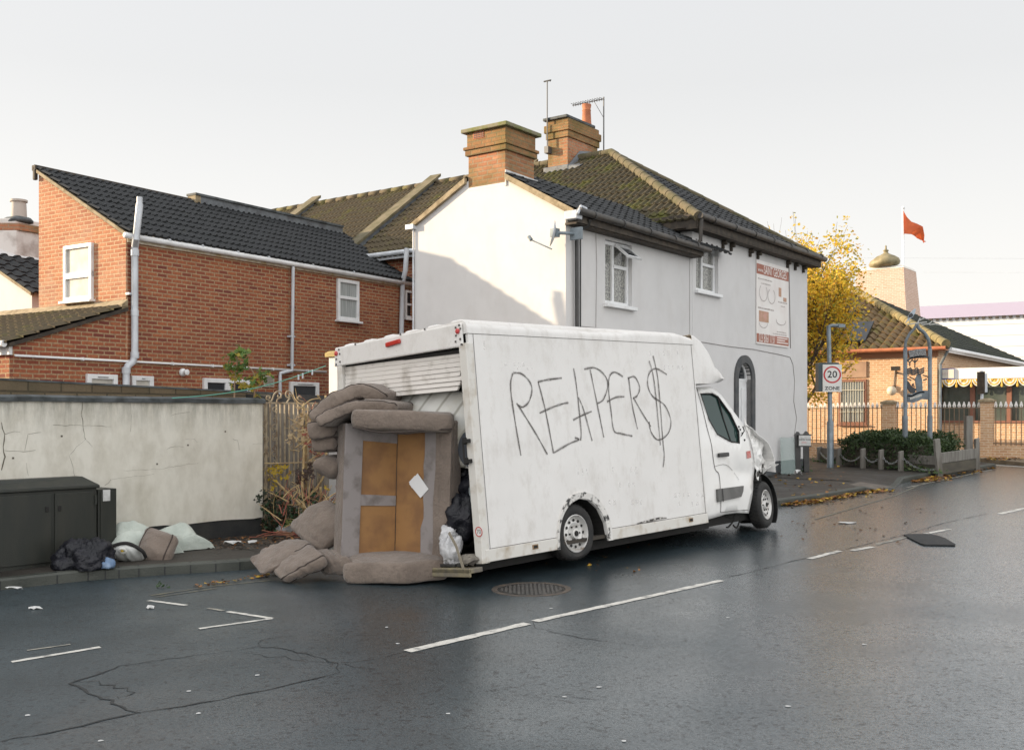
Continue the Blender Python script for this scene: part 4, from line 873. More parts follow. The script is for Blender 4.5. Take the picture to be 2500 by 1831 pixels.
for i in range(N_):
    t0, t1 = i/N_, (i+1)/N_; tilt = 0
    def dp_(t, s, x): p = A.lerp(D_, t).lerp(B.lerp(C_, t), s); return (x+.02*math.sin(s*3)*t, p.y+(.03*t*(1 if s > .5 else 0))*math.sin(i*2.1), p.z)
    rd.hexa([dp_(t0+.0015, 0, .0-.04*t0), dp_(t0+.0015, 1, .02), dp_(t1-.0015, 1, .02-.02*t1), dp_(t1-.0015, 0, -.04*t1)], [dp_(t0+.0015, 0, .03-.04*t0), dp_(t0+.0015, 1, .05), dp_(t1-.0015, 1, .05-.02*t1), dp_(t1-.0015, 0, .03-.04*t1)])
rd.build('roller_door', mat('grimy_roller_slats', (.64, .61, .575), .5, (.26, .23, .19), 3.5, .52, .74), van, bevel=.004)
rs = MB(); rs.hexa([(.01, A.y, A.z+.03), (.01, B.y, B.z+.03), (.01, B.y, B.z-.01), (.01, A.y, A.z-.01)], [(.04, A.y, A.z+.03), (.04, B.y, B.z+.03), (.04, B.y, B.z-.01), (.04, A.y, A.z-.01)]); rs.build('brush_seal', M['chassis'], van)
be = MB(); be.box((-.24, -.0, -.135), (-.05, W_, -.085)); be.box((-.24, -.0, -.17), (-.215, W_, -.08)); be.build('rear_step', mat('muddy_yellow_step', (.24, .205, .12), .7, (.13, .115, .095), 6, .40, .60), van, bevel=.008)
MB().box((0, -.012, -.05), (1.14, .04, .075)).build('bottom_rail', M['rail'], van, bevel=.006); br_ = MB().box((2.07, -.012, -.05), (L, .04, .075)).build('bottom_rail', M['rail'], van, bevel=.006)
ml = MB()
for x in (.75, 3.75): ml.box((x-.045, -.018, .0), (x+.045, -.012, .05)); 
ml.build('side_marker', mat('amber_lens', (.25, .16, .08), .4), br_)
m2 = MB()
for x in (.75, 3.75): m2.box((x-.03, -.022, .01), (x+.03, -.0185, .04))
m2.build('side_marker', M['chassis'], br_)
sm = MB()
SF = lambda u, v: (u, -.0035, v)
sm.ribbon([(0, HB), (L, HB)], .008, SF); sm.ribbon([(.075, .08), (.07, 1.2), (.07, HB)], .006, SF); sm.ribbon([(L-.035, .08), (L-.03, HB)], .008, SF); sm.ribbon([(0.06, .082), (1.14, .082)], .006, SF); sm.ribbon([(2.05, .082), (L, .082)], .006, SF)
sm.build('panel_seams', M['seam'], sidep)
at_ = MB(); outer = [(1.11, -.05), (1.13, .13), (1.21, .33), (1.37, .49), (1.57, .545), (1.78, .505), (1.96, .37), (2.07, .17), (2.10, -.05)]
osm = [(p.x, p.y) for p in spline([(a[0], a[1], 0) for a in outer], 3)]; ism = [(p.x, p.y) for p in spline([(a[0], a[1]-.03 if i in (0, 8) else a[1], 0) for i, a in enumerate(arch)], 3)]
for i in range(len(osm)-1):
    r0 = [osm[i], osm[i+1], ism[i+1], ism[i]]; at_.hexa([(p[0], -.022, p[1]) for p in r0[:2]]+[(p[0], -.012, p[1]) for p in r0[2:]], [(p[0], .03, p[1]) for p in r0])
at_.build('arch_trim', M['scuff'], van)
wl = MB()
for i in range(len(ism)-1): a, q = ism[i], ism[i+1]; wl.add([(a[0], .01, a[1]), (q[0], .01, q[1]), (q[0], .5, q[1]), (a[0], .5, a[1])], [(0, 1, 2, 3)])
wl.add([(p[0], .5, p[1]) for p in ism], [tuple(range(len(ism)))]); wl.build('arch_liner', M['chassis'], van)
sc = MB(); sc.ribbon([(s6(1070, 1245).x, s6(1070, 1245).z), (s6(1130, 1232).x, s6(1130, 1232).z), (s6(1200, 1215).x, s6(1200, 1215).z), (s6(1240, 1213).x, s6(1240, 1213).z)], [.008, .03, .028, .01], lambda u, v: (u, -.0155, v)); sc.build('scrape_mark', mat('black_scrape', (.05, .045, .04), .8, (.5, .48, .45), 25, .45, .6), br_)
ch = MB(); ch.box((.1, .25, -.16), (L+.4, W_-.25, -.02)); ch.box((L+.4, .25, -.14), (5.95, W_-.25, .30)); ch.box((5.3, .22, .25), (6.02, W_-.2, .72)); ch.build('chassis', M['chassis'], van)
# graffiti
m, nt, b = newmat('black_spray_paint'); b.inputs['Base Color'].default_value = (.07, .058, .05, 1); b.inputs['Roughness'].default_value = .6
tr = nd(nt, 'ShaderNodeBsdfTransparent'); fac = ramp(nt, noi(nt, objco(nt), 16, 6, .75), [(.32, .12), (.62, .88)])
ms_ = nd(nt, 'ShaderNodeMixShader', {0: fac, 1: tr.outputs[0], 2: b.outputs[0]}); nt.links.new(ms_.outputs[0], nt.nodes['Material Output'].inputs['Surface']); M['spray'] = m
m, nt, b = newmat('spray_mist'); b.inputs['Base Color'].default_value = (.07, .06, .055, 1); b.inputs['Roughness'].default_value = .7
tr = nd(nt, 'ShaderNodeBsdfTransparent'); fac = ramp(nt, noi(nt, objco(nt), 140, 4, .8), [(.38, .0), (.64, .42)])
ms_ = nd(nt, 'ShaderNodeMixShader', {0: fac, 1: tr.outputs[0], 2: b.outputs[0]}); nt.links.new(ms_.outputs[0], nt.nodes['Material Output'].inputs['Surface']); M['mist'] = m
ST = [[(358, 380), (345, 440), (352, 530), (378, 700), (405, 855)], [(360, 378), (410, 385), (455, 430), (468, 480), (450, 545), (415, 575), (385, 562)], [(380, 553), (430, 630), (500, 745), (557, 848)],
      [(503, 428), (540, 570), (570, 720), (592, 840)], [(503, 430), (560, 418), (640, 408)], [(512, 610), (590, 575), (640, 558), (678, 550)], [(592, 840), (680, 788), (738, 762), (715, 752)],
      [(708, 352), (725, 460), (750, 700), (748, 768)], [(735, 520), (765, 590), (815, 770)], [(705, 650), (760, 622), (812, 600)],
      [(803, 360), (840, 540), (882, 750)], [(768, 358), (830, 350), (885, 390), (905, 450), (880, 530), (842, 556)],
      [(992, 400), (945, 375), (915, 400), (910, 480), (925, 610), (940, 710), (980, 728), (1046, 742)], [(900, 545), (950, 520), (1000, 515)],
      [(1025, 410), (1045, 560), (1076, 702)], [(1020, 410), (1060, 402), (1088, 460), (1075, 508), (1050, 525)], [(1052, 520), (1100, 605), (1153, 688)],
      [(1245, 388), (1185, 355), (1145, 378), (1135, 450), (1165, 515), (1232, 565), (1268, 655), (1250, 730), (1195, 764), (1155, 720), (1142, 660)], [(1143, 310), (1172, 430), (1208, 795)], [(1166, 280), (1195, 430), (1222, 770), (1230, 850), (1224, 920)]]
gm = MB(); gh = MB()
for s in ST:
    pts = [(q.x, q.z) for q in spline([V((s6(x, y).x, s6(x, y).z, 0)).xyz if False else V((s6(x, y).x, s6(x, y).z, 0)) for x, y in s], 8)] if False else [(q.x, q.y) for q in spline([V((s6(x, y).x, s6(x, y).z, 0)) for x, y in s], 8)]
    k = len(pts); wv = [.0138*(.75+.45*abs(math.sin(i*.35+len(pts)))) for i in range(k)]
    gm.ribbon(pts, wv, lambda u, v: (u, -.0025-.0003*len(gm.f)/40, v)); gh.ribbon(pts, [x*2.4 for x in wv], lambda u, v: (u, -.0012, v))
gr = gm.build('graffiti', M['spray'], sidep); gr['label'] = 'black sprayed letters REAPER and a dollar sign'
gh.build('spray_mist', M['mist'], sidep)
# ghosts of removed vinyl lettering
gt = MB(); rr = random.Random(8)
for (x0, y0, n, h) in ((1120, 250, 8, 34), (1200, 335, 6, 30), (310, 320, 5, 28), (380, 350, 4, 12), (160, 190, 2, 90), (930, 920, 7, 40), (730, 930, 3, 40), (970, 1010, 6, 36), (910, 1110, 8, 30), (1260, 1070, 8, 26), (1310, 1120, 5, 30)):
    for i in range(n):
        if rr.random() < .25: continue
        a = s6(x0+i*26, y0); q = s6(x0+i*26+rr.uniform(8, 20), y0+h*rr.uniform(.6, 1)); gt.add([(a.x, -.001, a.z), (q.x, -.001, a.z), (q.x, -.001, q.z), (a.x, -.001, q.z)], [(0, 1, 2, 3)])
m, nt, b = newmat('vinyl_ghost'); b.inputs['Base Color'].default_value = (.80, .79, .77, 1); b.inputs['Roughness'].default_value = .5
tr = nd(nt, 'ShaderNodeBsdfTransparent'); fac = ramp(nt, noi(nt, objco(nt), 22, 4, .7), [(.40, .0), (.62, .6)])
ms_ = nd(nt, 'ShaderNodeMixShader', {0: fac, 1: tr.outputs[0], 2: b.outputs[0]}); nt.links.new(ms_.outputs[0], nt.nodes['Material Output'].inputs['Surface'])
gt.build('vinyl_ghosts', m, sidep)
# ------------------------------------------------------------------ cab
def yside(x, z, dent=True):
    y = .035+max(0, z-.98)*.17+max(0, .15-z)*.12+max(0, x-5.0)**2*.12
    if dent:
        d1 = abs((z-.62)-(.50-.62)*(x-4.7)/.7)          # creased dent across the door
        y += .045*math.exp(-(d1/.10)**2)*max(0, 1-abs(x-5.15)/.55)-.02*math.exp(-((z-.40-(x-5.2)*.35)/.05)**2)*max(0, 1-abs(x-5.25)/.4)
        y += .012*noise.noise(V((x*3, z*3, 1)))
    return y
win = [(4.48, 1.66), (4.776, 1.66), (4.90, 1.615), (5.118, 1.375), (5.235, 1.12), (5.18, .955), (4.962, .985), (4.65, 1.10), (4.53, 1.312)]
out = [(4.17, 1.80), (4.41, 1.752), (4.80, 1.752), (4.99, 1.645), (5.315, 1.315), (5.46, 1.20), (5.53, .92), (5.60, .64), (5.56, .50), (5.47, .30), (5.37, .10), (5.30, -.03), (4.95, .01), (4.66, .015), (4.17, -.02)]
cs = MB(); vs, fs = skin(out, [win], lambda x, z: (x, yside(x, z), z), .13); cs.add(vs, fs); cabs = cs.build('cab_side', M['cab_paint'], van, smooth=True, solid=.02)
cs = MB(); vs, fs = skin(out, [win], lambda x, z: (x, W_-yside(x, z, False), z), .3); cs.add(vs, fs); cs.build('cab_side', M['cab_paint'], van, smooth=True, solid=.02)
for sgn in (0, 1):
    gl = MB(); fn = (lambda x, z: (x, yside(x, z, False)+.012, z)) if sgn == 0 else (lambda x, z: (x, W_-yside(x, z, False)-.012, z))
    vs, fs = skin(win, [], fn, .5); gl.add(vs, fs); glo = gl.build('side_window', M['cabglass'] if 'cabglass' in M else M.setdefault('cabglass', glassmat('greenish_cab_glass', (.02, .045, .04), .03, .5, .2)), van, smooth=True)
    if sgn == 0:
        fr2 = MB(); fr2.tube([(x, yside(x, z, False)-.004, z) for x, z in win], .013, 6, closed=True); fr2.tube([(4.905, yside(4.9, 1.6, False), 1.61), (4.93, .10, 1.3), (4.98, .05, 1.0)], .012, 6); fr2.build('window_rubber', M['chassis'], cabs)
ctop = [(4.17, 1.80), (4.41, 1.752), (4.80, 1.752), (4.99, 1.645)]
cr = MB(); ny = 9
def crow(x, z, crown=.06):
    y0 = yside(x, z, False); return [(x+crown*.4*math.sin(math.pi*j/(ny-1)), y0+(W_-2*y0)*j/(ny-1), z+crown*math.sin(math.pi*j/(ny-1))) for j in range(ny)]
rows = [crow(*p) for p in ctop]; cr.add(sum(rows, []), [(i*ny+j, i*ny+j+1, (i+1)*ny+j+1, (i+1)*ny+j) for i in range(len(rows)-1) for j in range(ny-1)]); cr.build('cab_roof', M['cab_paint'], van, smooth=True)
ws = MB(); rows = [crow(4.99, 1.645), crow(5.15, 1.48), crow(5.315, 1.315), crow(5.47, 1.19)]
ws.add(sum(rows, []), [(i*ny+j, i*ny+j+1, (i+1)*ny+j+1, (i+1)*ny+j) for i in range(3) for j in range(ny-1)]); ws.build('windscreen', M['cabglass'], van, smooth=True)
# crumpled bonnet and wing
bn = MB(); nx_, ny_ = 12, 16; grid = []
prof = [(5.46, 1.20), (5.62, 1.15), (5.75, 1.06), (5.88, 1.0), (5.97, .95), (6.05, .90), (6.12, .80), (6.17, .70), (6.20, .62), (6.16, .50)]
pts = spline([V((x, 0, z)) for x, z in prof], 2)
for i, p in enumerate(pts):
    for j in range(ny_+1):
        y = .06+(W_-.12)*j/ny_; q = V((p.x, y, p.z)); c_ = i/len(pts)
        nz = noise.noise(V((p.x*4, y*2.6, p.z*4)))+.6*abs(noise.noise(V((p.x*8, y*6, 3))))
        grid.append((q.x-.10*c_*nz-.15*(j/ny_)*c_, q.y, q.z+.10*c_*nz+(.06*math.sin(math.pi*j/ny_))))
k = ny_+1; bn.add(grid, [(i*k+j, i*k+j+1, (i+1)*k+j+1, (i+1)*k+j) for i in range(len(pts)-1) for j in range(ny_)]); bn.build('bonnet', M['cab_paint'], van, solid=.008)
wg = MB(); wo = [(5.44, 1.24), (5.455, 1.33), (5.50, 1.22), (5.62, 1.16), (5.74, 1.08), (5.88, 1.02), (6.0, .95), (6.05, .89), (6.03, .83), (6.10, .72), (6.17, .62), (6.02, .56), (5.93, .51), (5.86, .55), (5.79, .50), (5.745, .40), (5.70, .43), (5.66, .55), (5.60, .63), (5.56, .72), (5.53, .92)]
def wfn(x, z):
    n_ = noise.noise(V((x*4.2, z*4.2, 9)))*.075+abs(noise.noise(V((x*9, z*9, 2))))*.06
    e = min(1, max(0, (x-5.5)/.2)); return (x, .05+max(0, x-5.0)**2*.12+n_*e-.02*e, z)
vs, fs = skin(wo, [], wfn, .075); wg.add(vs, fs); wg.build('front_wing', M['cab_paint'], van, solid=.008)
sh = MB(); rr = random.Random(12)
for i in range(9):
    x, z, y = 5.95+rr.uniform(0, .3), .42+rr.uniform(0, .2), rr.uniform(.05, .5); a = V((x, y, z))
    sh.add([a, a+V((rr.uniform(-.1, .1), rr.uniform(-.1, .1), rr.uniform(-.05, .1))), a+V((rr.uniform(-.1, .1), .1, -.08))], [(0, 1, 2)])
sh.build('torn_panel_shards', M['cab_paint'], van, solid=.006)
hubf = s5(622, 1235, .10)
al = MB(); n = 20; ringp = [(hubf.x+.46*math.cos(R(-38+i*9)), hubf.z+.02+.46*math.sin(R(-38+i*9))) for i in range(n+1)]
for i in range(n): a, q = ringp[i], ringp[i+1]; al.add([(a[0], .16, a[1]), (q[0], .16, q[1]), (q[0], .75, q[1]), (a[0], .75, a[1])], [(0, 1, 2, 3)])
al.add([(p[0], .75, p[1]) for p in ringp], [tuple(range(n+1))]); al.build('front_arch_liner', M['black_plastic'], van, solid=.012)
eb = MB(); rr = random.Random(2)
for i in range(16): c_ = V((rr.uniform(5.72, 6.05), rr.uniform(.15, .5), rr.uniform(.40, .60))); eb.ball(c_, rr.uniform(.04, .1), 7, jit=.5)
eb.build('engine_debris', mat('oily_parts', (.03, .028, .025), .6, (.09, .08, .07), 8), van)
ca = MB()
for pts in ([(255, 1320), (320, 1340), (345, 1310), (325, 1370), (290, 1415), (270, 1420)], [(340, 1310), (390, 1315), (385, 1370), (360, 1425), (330, 1400)], [(300, 1305), (360, 1300), (440, 1310)]): ca.tube(spline([s5(x, y, .25) for x, y in pts], 5), .012, 6)
ca.build('hanging_cables', M['chassis'], van)
CY = lambda d: (lambda u, v: (u, yside(u, v)-.0125-d, v))
dl = MB()
def ribs(pts, w): dl.ribbon([(p.x, p.y) for p in spline([V((a, b_, 0)) for a, b_ in pts], 5)], w, CY(.004))
ribs([(4.42, 1.73), (4.44, 1.15), (4.483, .67), (4.576, .555), (4.56, .30), (4.533, .05)], .012); ribs([(5.48, 1.15), (5.53, .92), (5.585, .66)], .012); ribs([(4.533, .05), (4.9, .04), (5.28, .02)], .008); ribs([(4.483, .67), (4.75, .68), (5.0, .56), (5.1, .45)], .005)
dl.build('door_seam', M['seam'], cabs)
mo = MB(); mp_ = [(4.455, .368), (5.115, .366), (5.10, .29), (5.036, .22), (4.447, .198)]; vs, fs = skin(mp_, [], lambda x, z: (x, yside(x, z)-.03, z), .12); mo.add(vs, fs); mo.build('side_moulding', mat('grey_moulding', (.10, .10, .095), .6, (.14, .135, .13), 4), cabs, solid=.03)
mo = MB(); mo.ribbon([(4.55, .19), (4.555, .37)], .016, CY(.045)); mo.build('moulding_gap', M['chassis'], cabs)
q0, q1 = s5(170, 777), s5(260, 773); ho = MB(); ho.box((q0.x, yside(q0.x, q0.z)-.055, q0.z-.028), (q1.x, yside(q0.x, q0.z)-.022, q0.z+.028)); ho.build('door_handle', M['black_plastic'], cabs, bevel=.012, seg=3)
hr = MB(); hr.ball(((q0.x+q1.x)/2, yside(q0.x, q0.z)-.004, q0.z+.04), (.07, .012, .05), 14); hr.build('handle_recess', M['cab_paint'], cabs, smooth=True)
q = s5(460, 768); bg_ = MB(); bg_.add([(q.x-.065, yside(q.x-.065, q.z)-.016, q.z-.055), (q.x+.065, yside(q.x+.065, q.z)-.016, q.z-.05), (q.x+.06, yside(q.x+.06, q.z)-.016, q.z+.05), (q.x-.065, yside(q.x-.065, q.z)-.016, q.z+.045)], [(0, 1, 2, 3)]); bg_.build('red_badge', mat('faded_red_badge', (.48, .10, .08), .5, (.55, .3, .28), 30), cabs)
mh = MB()
for (x, y) in ((392, 520), (415, 580), (425, 640), (400, 545)): q = s5(x, y); mh.ball((q.x, yside(q.x, q.z)-.012, q.z), .016, 8)
mh.tube([(s5(400, 520).x, .02, s5(400, 520).z), (s5(402, 560).x, .0, s5(402, 560).z), (s5(385, 605).x, .02, s5(385, 605).z)], .008, 5); mh.build('mirror_mount', M['chassis'], cabs)
# cap over the cab
fa = MB(); SX = [(L, .0, 1.78, 2.44, .03), (4.26, .005, 1.785, 2.43, .05), (4.45, .03, 1.785, 2.385, .10), (4.63, .07, 1.79, 2.29, .14), (4.79, .13, 1.80, 2.16, .15), (4.90, .20, 1.81, 2.03, .12), (4.945, .26, 1.83, 1.94, .05)]
k = 0; allv = []
for (x, ins, z0, z1, cr_) in SX:
    ring = [(ins*.5, z0), (ins*.1, z0+(z1-z0)*.18), (ins*.25, z0+(z1-z0)*.5), (ins*.6, z1-cr_)]+[(ins*.6+cr_*(1-math.cos(math.pi/2*i/4)), z1-cr_+cr_*math.sin(math.pi/2*i/4)) for i in range(1, 5)]
    ring = [(x, y, z) for y, z in ring]+[(x, W_-y, z) for y, z in ring[::-1]]; k = len(ring); allv += ring
fa.add(allv, [(i*k+j, i*k+(j+1) % k, (i+1)*k+(j+1) % k, (i+1)*k+j) for i in range(len(SX)-1) for j in range(k)]); fa.add(allv[-k:], [tuple(range(k))])
fa.build('cab_fairing', M['van'], van, smooth=True, auto=45)
# wheels
def wheel(c, steer=0, flat=0.0):
    fr = Matrix.Translation(c)@Matrix.Rotation(steer, 4, 'Z')
    def T(p): q = fr@V((p[0], -p[2], p[1])); return q
    def TF(p):
        if flat and p[1] < -.20: p = (p[0]*(1+.10*(-.20-p[1])/.13), -.20-(-.20-p[1])*(1-flat), p[2])
        return T(p)
    e = bpy.data.objects.new('wheel', None); COL.objects.link(e); e.parent = van; e.empty_display_size = .1
    ty = MB(); ty.lathe([(.205, .07), (.225, .088), (.28, .098), (.315, .085), (.330, .06), (.334, .0), (.330, -.06), (.315, -.085), (.28, -.1), (.21, -.09)], 36, T=TF, caps=False)
    for i in range(36):
        for s_ in (-.045, 0, .045):
            a = 2*math.pi*(i+(.5 if s_ == 0 else 0))/36; ty.box((.334, -.011, s_-.019), (.340, .011, s_+.019), T=lambda p: TF((p[0]*math.cos(a)-p[1]*math.sin(a), p[0]*math.sin(a)+p[1]*math.cos(a), p[2])))
    ty.build('tyre', M['rubber'], e, smooth=True, auto=40)
    rm = MB(); rm.lathe([(.208, .06), (.214, .09), (.205, .094), (.196, .075), (.186, .045), (.176, .035), (.165, .05), (.125, .068), (.10, .06), (.07, .05), (.055, .085), (.03, .09), (0, .09)], 36, T=T, caps=False); rim = rm.build('rim', M['steel'], e, smooth=True, auto=35)
    hl = MB()
    for i in range(12): a = 2*math.pi*i/12; hl.lathe([(.017, 0), (.017, .004), (0, .004)], 10, T=lambda p: T((p[0]*1.1+.150*math.cos(a), p[1]+.150*math.sin(a), p[2]+.0635)))
    for i in range(6): a = 2*math.pi*i/6; hl.lathe([(.012, 0), (.012, .012), (0, .014)], 6, T=lambda p: T((p[0]+.085*math.cos(a), p[1]+.085*math.sin(a), p[2]+.060)))
    hl.lathe([(.032, 0), (.03, .012), (0, .014)], 14, T=lambda p: T((p[0], p[1], p[2]+.088))); hl.build('holes_and_nuts', M['chassis'], rim)
    return e
hr_ = s6(718, 1318, .06); wheel(V((hr_.x, .13, hr_.z+.03)), 0, .28)
wheel(V((hr_.x, W_-.13, .02)), math.pi, .2)
wheel(V((hubf.x-.02, .17, hubf.z+.03)), R(11), .02); wheel(V((hubf.x-.02, W_-.17, .10)), math.pi+R(11))
# ================================================================== sofa, cushions and rubbish
m, nt, b = newmat('mink_upholstery'); oc = objco(nt)
c = mix(nt, ramp(nt, noi(nt, oc, 2.2, 7, .62), [(.35, 0), (.68, 1)]), (.235, .19, .158), (.16, .127, .105))
c = mix(nt, ramp(nt, noi(nt, oc, 6, 6, .7), [(.58, 0), (.74, .5)]), c, (.085, .07, .06))
nt.links.new(c, b.inputs['Base Color']); b.inputs['Roughness'].default_value = .95; b.inputs['Specular IOR Level'].default_value = .1
b.inputs['Sheen Weight'].default_value = .25; b.inputs['Sheen Roughness'].default_value = .5
hs = nd(nt, 'ShaderNodeMath', {0: nd(nt, 'ShaderNodeMath', {0: noi(nt, oc, 9, 5), 1: 7.0}, operation='MULTIPLY').outputs[0], 1: noi(nt, oc, 160, 2)}, operation='ADD').outputs[0]
bump(nt, b, hs, .55, .014); M['sofa'] = m
M['lining'] = mat('stained_lining_cloth', (.26, .235, .228), .95, (.15, .128, .118), 5, .50, .70, bs=120)
M['hard'] = mat('brown_hardboard', (.30, .155, .055), .7, (.21, .105, .042), 3.5, .42, .62, bs=40, bst=.15)
M['pipe'] = mat('dark_piping', (.055, .042, .036), .9)
def sweep(mb, spine, wdir, width, thick, nseg=None, nc=24, seed=0, wob=.012, endr=.06, sq=7, m=0, puff=.12, taper=None, fold=.004):
    """soft cushion swept along a spine; wdir is the direction across the spine"""
    sp = spline(spine, 7); k = len(sp); wd_ = V(wdir).normalized(); base = len(mb.v); Ls = [0]
    for i in range(1, k): Ls.append(Ls[-1]+(sp[i]-sp[i-1]).length)
    T_ = Ls[-1]; edges = ([], [], [], [])
    sts = [0, .004, .012, .03, .06]+[.06+.88*i/26 for i in range(1, 26)]+[.94, .97, .988, .996, 1]
    for u in sts:
        s = u*T_; i = max(j for j in range(k) if Ls[j] <= s+1e-9); i = min(i, k-2); f = (s-Ls[i])/max(1e-6, Ls[i+1]-Ls[i])
        p = sp[i].lerp(sp[i+1], f); t = (sp[min(i+2, k-1)]-sp[max(i-1, 0)]).normalized(); n = wd_.cross(t).normalized()
        d = min(s, T_-s); e = min(1, d/endr); cap = (1-(1-e)**2.6)**.5 if e < 1 else 1; cap = max(cap, .02)
        capw = 1-(1-cap)*.30
        for j in range(nc):
            th = 2*math.pi*j/nc; cx_, sy = math.cos(th), math.sin(th)
            x = math.copysign(abs(cx_)**(2/sq), cx_)*width/2*capw; y = (taper(u) if taper else 1)*math.copysign(abs(sy)**(2/sq), sy)*thick/2*cap*(1+puff*(1-(x/(width/2))**2)*math.sin(math.pi*min(1, max(0, u))))
            q = p+wd_*x+n*y; w_ = noise.noise(q*5+V((seed, seed*2, 0)))*wob+(.25-abs(noise.noise(V((q.x*9+seed, q.y*5, q.z*4)))))*wob*1.1+noise.noise(q*16+V((seed, 0, 0)))*wob*.3+fold*math.sin(u*T_*44+j*1.1+7*noise.noise(q*3.5+V((seed, 1, 0))))*(.35+abs(noise.noise(q*2.5)))*1.6
            mb.v.append(tuple(q+(n*(1 if sy > 0 else -1)+wd_*(.5 if cx_ > 0 else -.5))*w_))
        for e_, j in enumerate((3, 9, 15, 21)): edges[e_].append(V(mb.v[base+len(edges[e_])*nc+j]))
    K = len(sts)
    for i in range(K-1):
        for j in range(nc): mb.f.append((base+i*nc+j, base+i*nc+(j+1) % nc, base+(i+1)*nc+(j+1) % nc, base+(i+1)*nc+j)); mb.m.append(m)
    mb.f.append(tuple(base+j for j in range(nc))[::-1]); mb.f.append(tuple(base+(K-1)*nc+j for j in range(nc))); mb.m += [m, m]
    return edges
def cushion(name, label, spine, wdir, width, thick, group='loose sofa cushions dumped around the van', matn='sofa', piping=True, cat='cushion', sub=0, **k):
    mb = MB(); ed = sweep(mb, spine, wdir, width, thick, **k); P0 = V((sum(V(p).x for p in spine)/len(spine), sum(V(p).y for p in spine)/len(spine), min(V(p).z for p in spine)))
    t = thing(name, label, cat, Fr(P0), group)
    mb.v = [tuple(V(p)-P0) for p in mb.v]; mb.build('cover', M[matn], t, smooth=True, auto=60)
    if piping:
        pm = MB()
        for e in (ed[0], ed[1], ed[2], ed[3]): pm.tube([p-P0 for p in e[2:-2]], .0085, 5)
        pm.build('piping', M['pipe'], t, smooth=True)
    return t
# sofa body stands on its end: L, F (fold), R, N (arm front) in plan
def z3p(x, y, Y): return at(750+x*.42373, 750+y*.42373, Y)
YL, YF, YR, YN = 10.92, 11.24, 10.86, 10.60
sofa = thing('sofa', 'upturned mink fabric sofa frame standing on its arm with brown hardboard panels', 'sofa', Fr((-1.2, 11.1, G(-1.2, 11.1))))
SO = V((-1.2, 11.1, G(-1.2, 11.1)))
def sl_(p): return V(p)-SO
Lb, Lt = z3p(192, 1500, YL), z3p(222, 668, YL); Fb, Ft = z3p(503, 1480, YF), z3p(520, 700, YF); Rb, Rt = z3p(812, 1545, YR), z3p(838, 650, YR)
def pan(A, B, C_, D_, u, v): return A.lerp(B, u).lerp(D_.lerp(C_, u), v)      # A=bottom-left B=bottom-right C=top-right D=top-left
def plate(mb, q, u0, u1, v0, v1, nrm, o0, o1, nu=1, nv=1, wob=0, seed=0):
    A, B, C_, D_ = q
    for i in range(nu):
        for j in range(nv):
            us = (u0+(u1-u0)*i/nu, u0+(u1-u0)*(i+1)/nu); vs_ = (v0+(v1-v0)*j/nv, v0+(v1-v0)*(j+1)/nv)
            c_ = [pan(A, B, C_, D_, us[a], vs_[b_]) for a, b_ in ((0, 0), (1, 0), (1, 1), (0, 1))]
            mb.hexa([sl_(p+nrm*o0) for p in c_], [sl_(p+nrm*o1) for p in c_])
SQ = (Lb, Fb, Ft, Lt); BQ = (Fb, Rb, Rt, Ft)
nS = (Fb-Lb).cross(Lt-Lb).normalized(); nB = (Rb-Fb).cross(Ft-Fb).normalized()
if nS.y > 0: nS = -nS
if nB.y > 0: nB = -nB
mb = MB(); plate(mb, SQ, 0, 1.0, 0, 1, nS, -.24, -.02); plate(mb, BQ, 0, 1, 0, 1, nB, -.20, -.02); mb.tube([sl_(Fb+V((0, .11, .02))), sl_(Ft+V((0, .11, -.02)))], .085, 10)
# outer edges bulge: left skirt and right back edge
body = mb.build('frame', M['sofa'], sofa, bevel=.03, seg=3)
for q, n_, u0, u1, v0, v1 in ((SQ, nS, .30, 1.0, .065, .44), (SQ, nS, .30, 1.0, .50, .90), (BQ, nB, 0, .52, .0, 1.0)):
    mb = MB(); plate(mb, q, u0, u1, v0, v1, n_, -.02, -.008); mb.build('hardboard_panel', M['hard'], sofa)
def strip(q, n_, pts, o=.004, matn='lining'):
    A, B, C_, D_ = q; mb = MB()
    mb.hexa([sl_(pan(A, B, C_, D_, u, v)+n_*-.021) for u, v in pts], [sl_(pan(A, B, C_, D_, u, v)+n_*o) for u, v in pts]); return mb.build('fabric_border', M[matn], sofa, bevel=.004)
strip(SQ, nS, [(0.0, 0), (.32, 0), (.335, 1), (.0, 1)], .012); strip(SQ, nS, [(.325, .43), (1, .43), (1, .505), (.325, .51)]); strip(SQ, nS, [(.325, .89), (1, .89), (1, 1), (.325, 1)], .006); strip(SQ, nS, [(.325, 0), (1, 0), (1, .07), (.325, .07)], .006, 'sofa')
rr = random.Random(6); eg = [(.48+.04*v+rr.uniform(-.015, .015)+(.03 if .3 < v < .45 else 0), v) for v in [i/14 for i in range(15)]]
strip(BQ, nB, [(.70, 0), (.73, .2), (.71, .45), (.74, .7), (.73, 1)]+eg[::-1], .006); strip(BQ, nB, [(.69, 0), (1, 0), (1, 1), (.72, 1), (.73, .7), (.70, .45), (.72, .2)], .014, 'sofa')
mb = MB()
for (A, B) in ((Lb, Lt), (Rb, Rt)):
    pass
ed = sweep(mb, [sl_(Lb+V((-.02, .08, .05))), sl_(Lb.lerp(Lt, .5)+V((-.03, .08, 0))), sl_(Lt+V((-.0, .08, -.02)))], (0.55, -.83, 0), .16, .05, seed=3, wob=.006)
mb.build('padded_edge', M['sofa'], sofa, smooth=True, auto=60); mb = MB()
ed = sweep(mb, [sl_(Rb+V((-.06, .06, .05))), sl_(Rb.lerp(Rt, .5)+V((-.055, .06, 0))), sl_(Rt+V((-.06, .06, 0)))], (-.5, -.86, 0), .08, .12, seed=4, wob=.006)
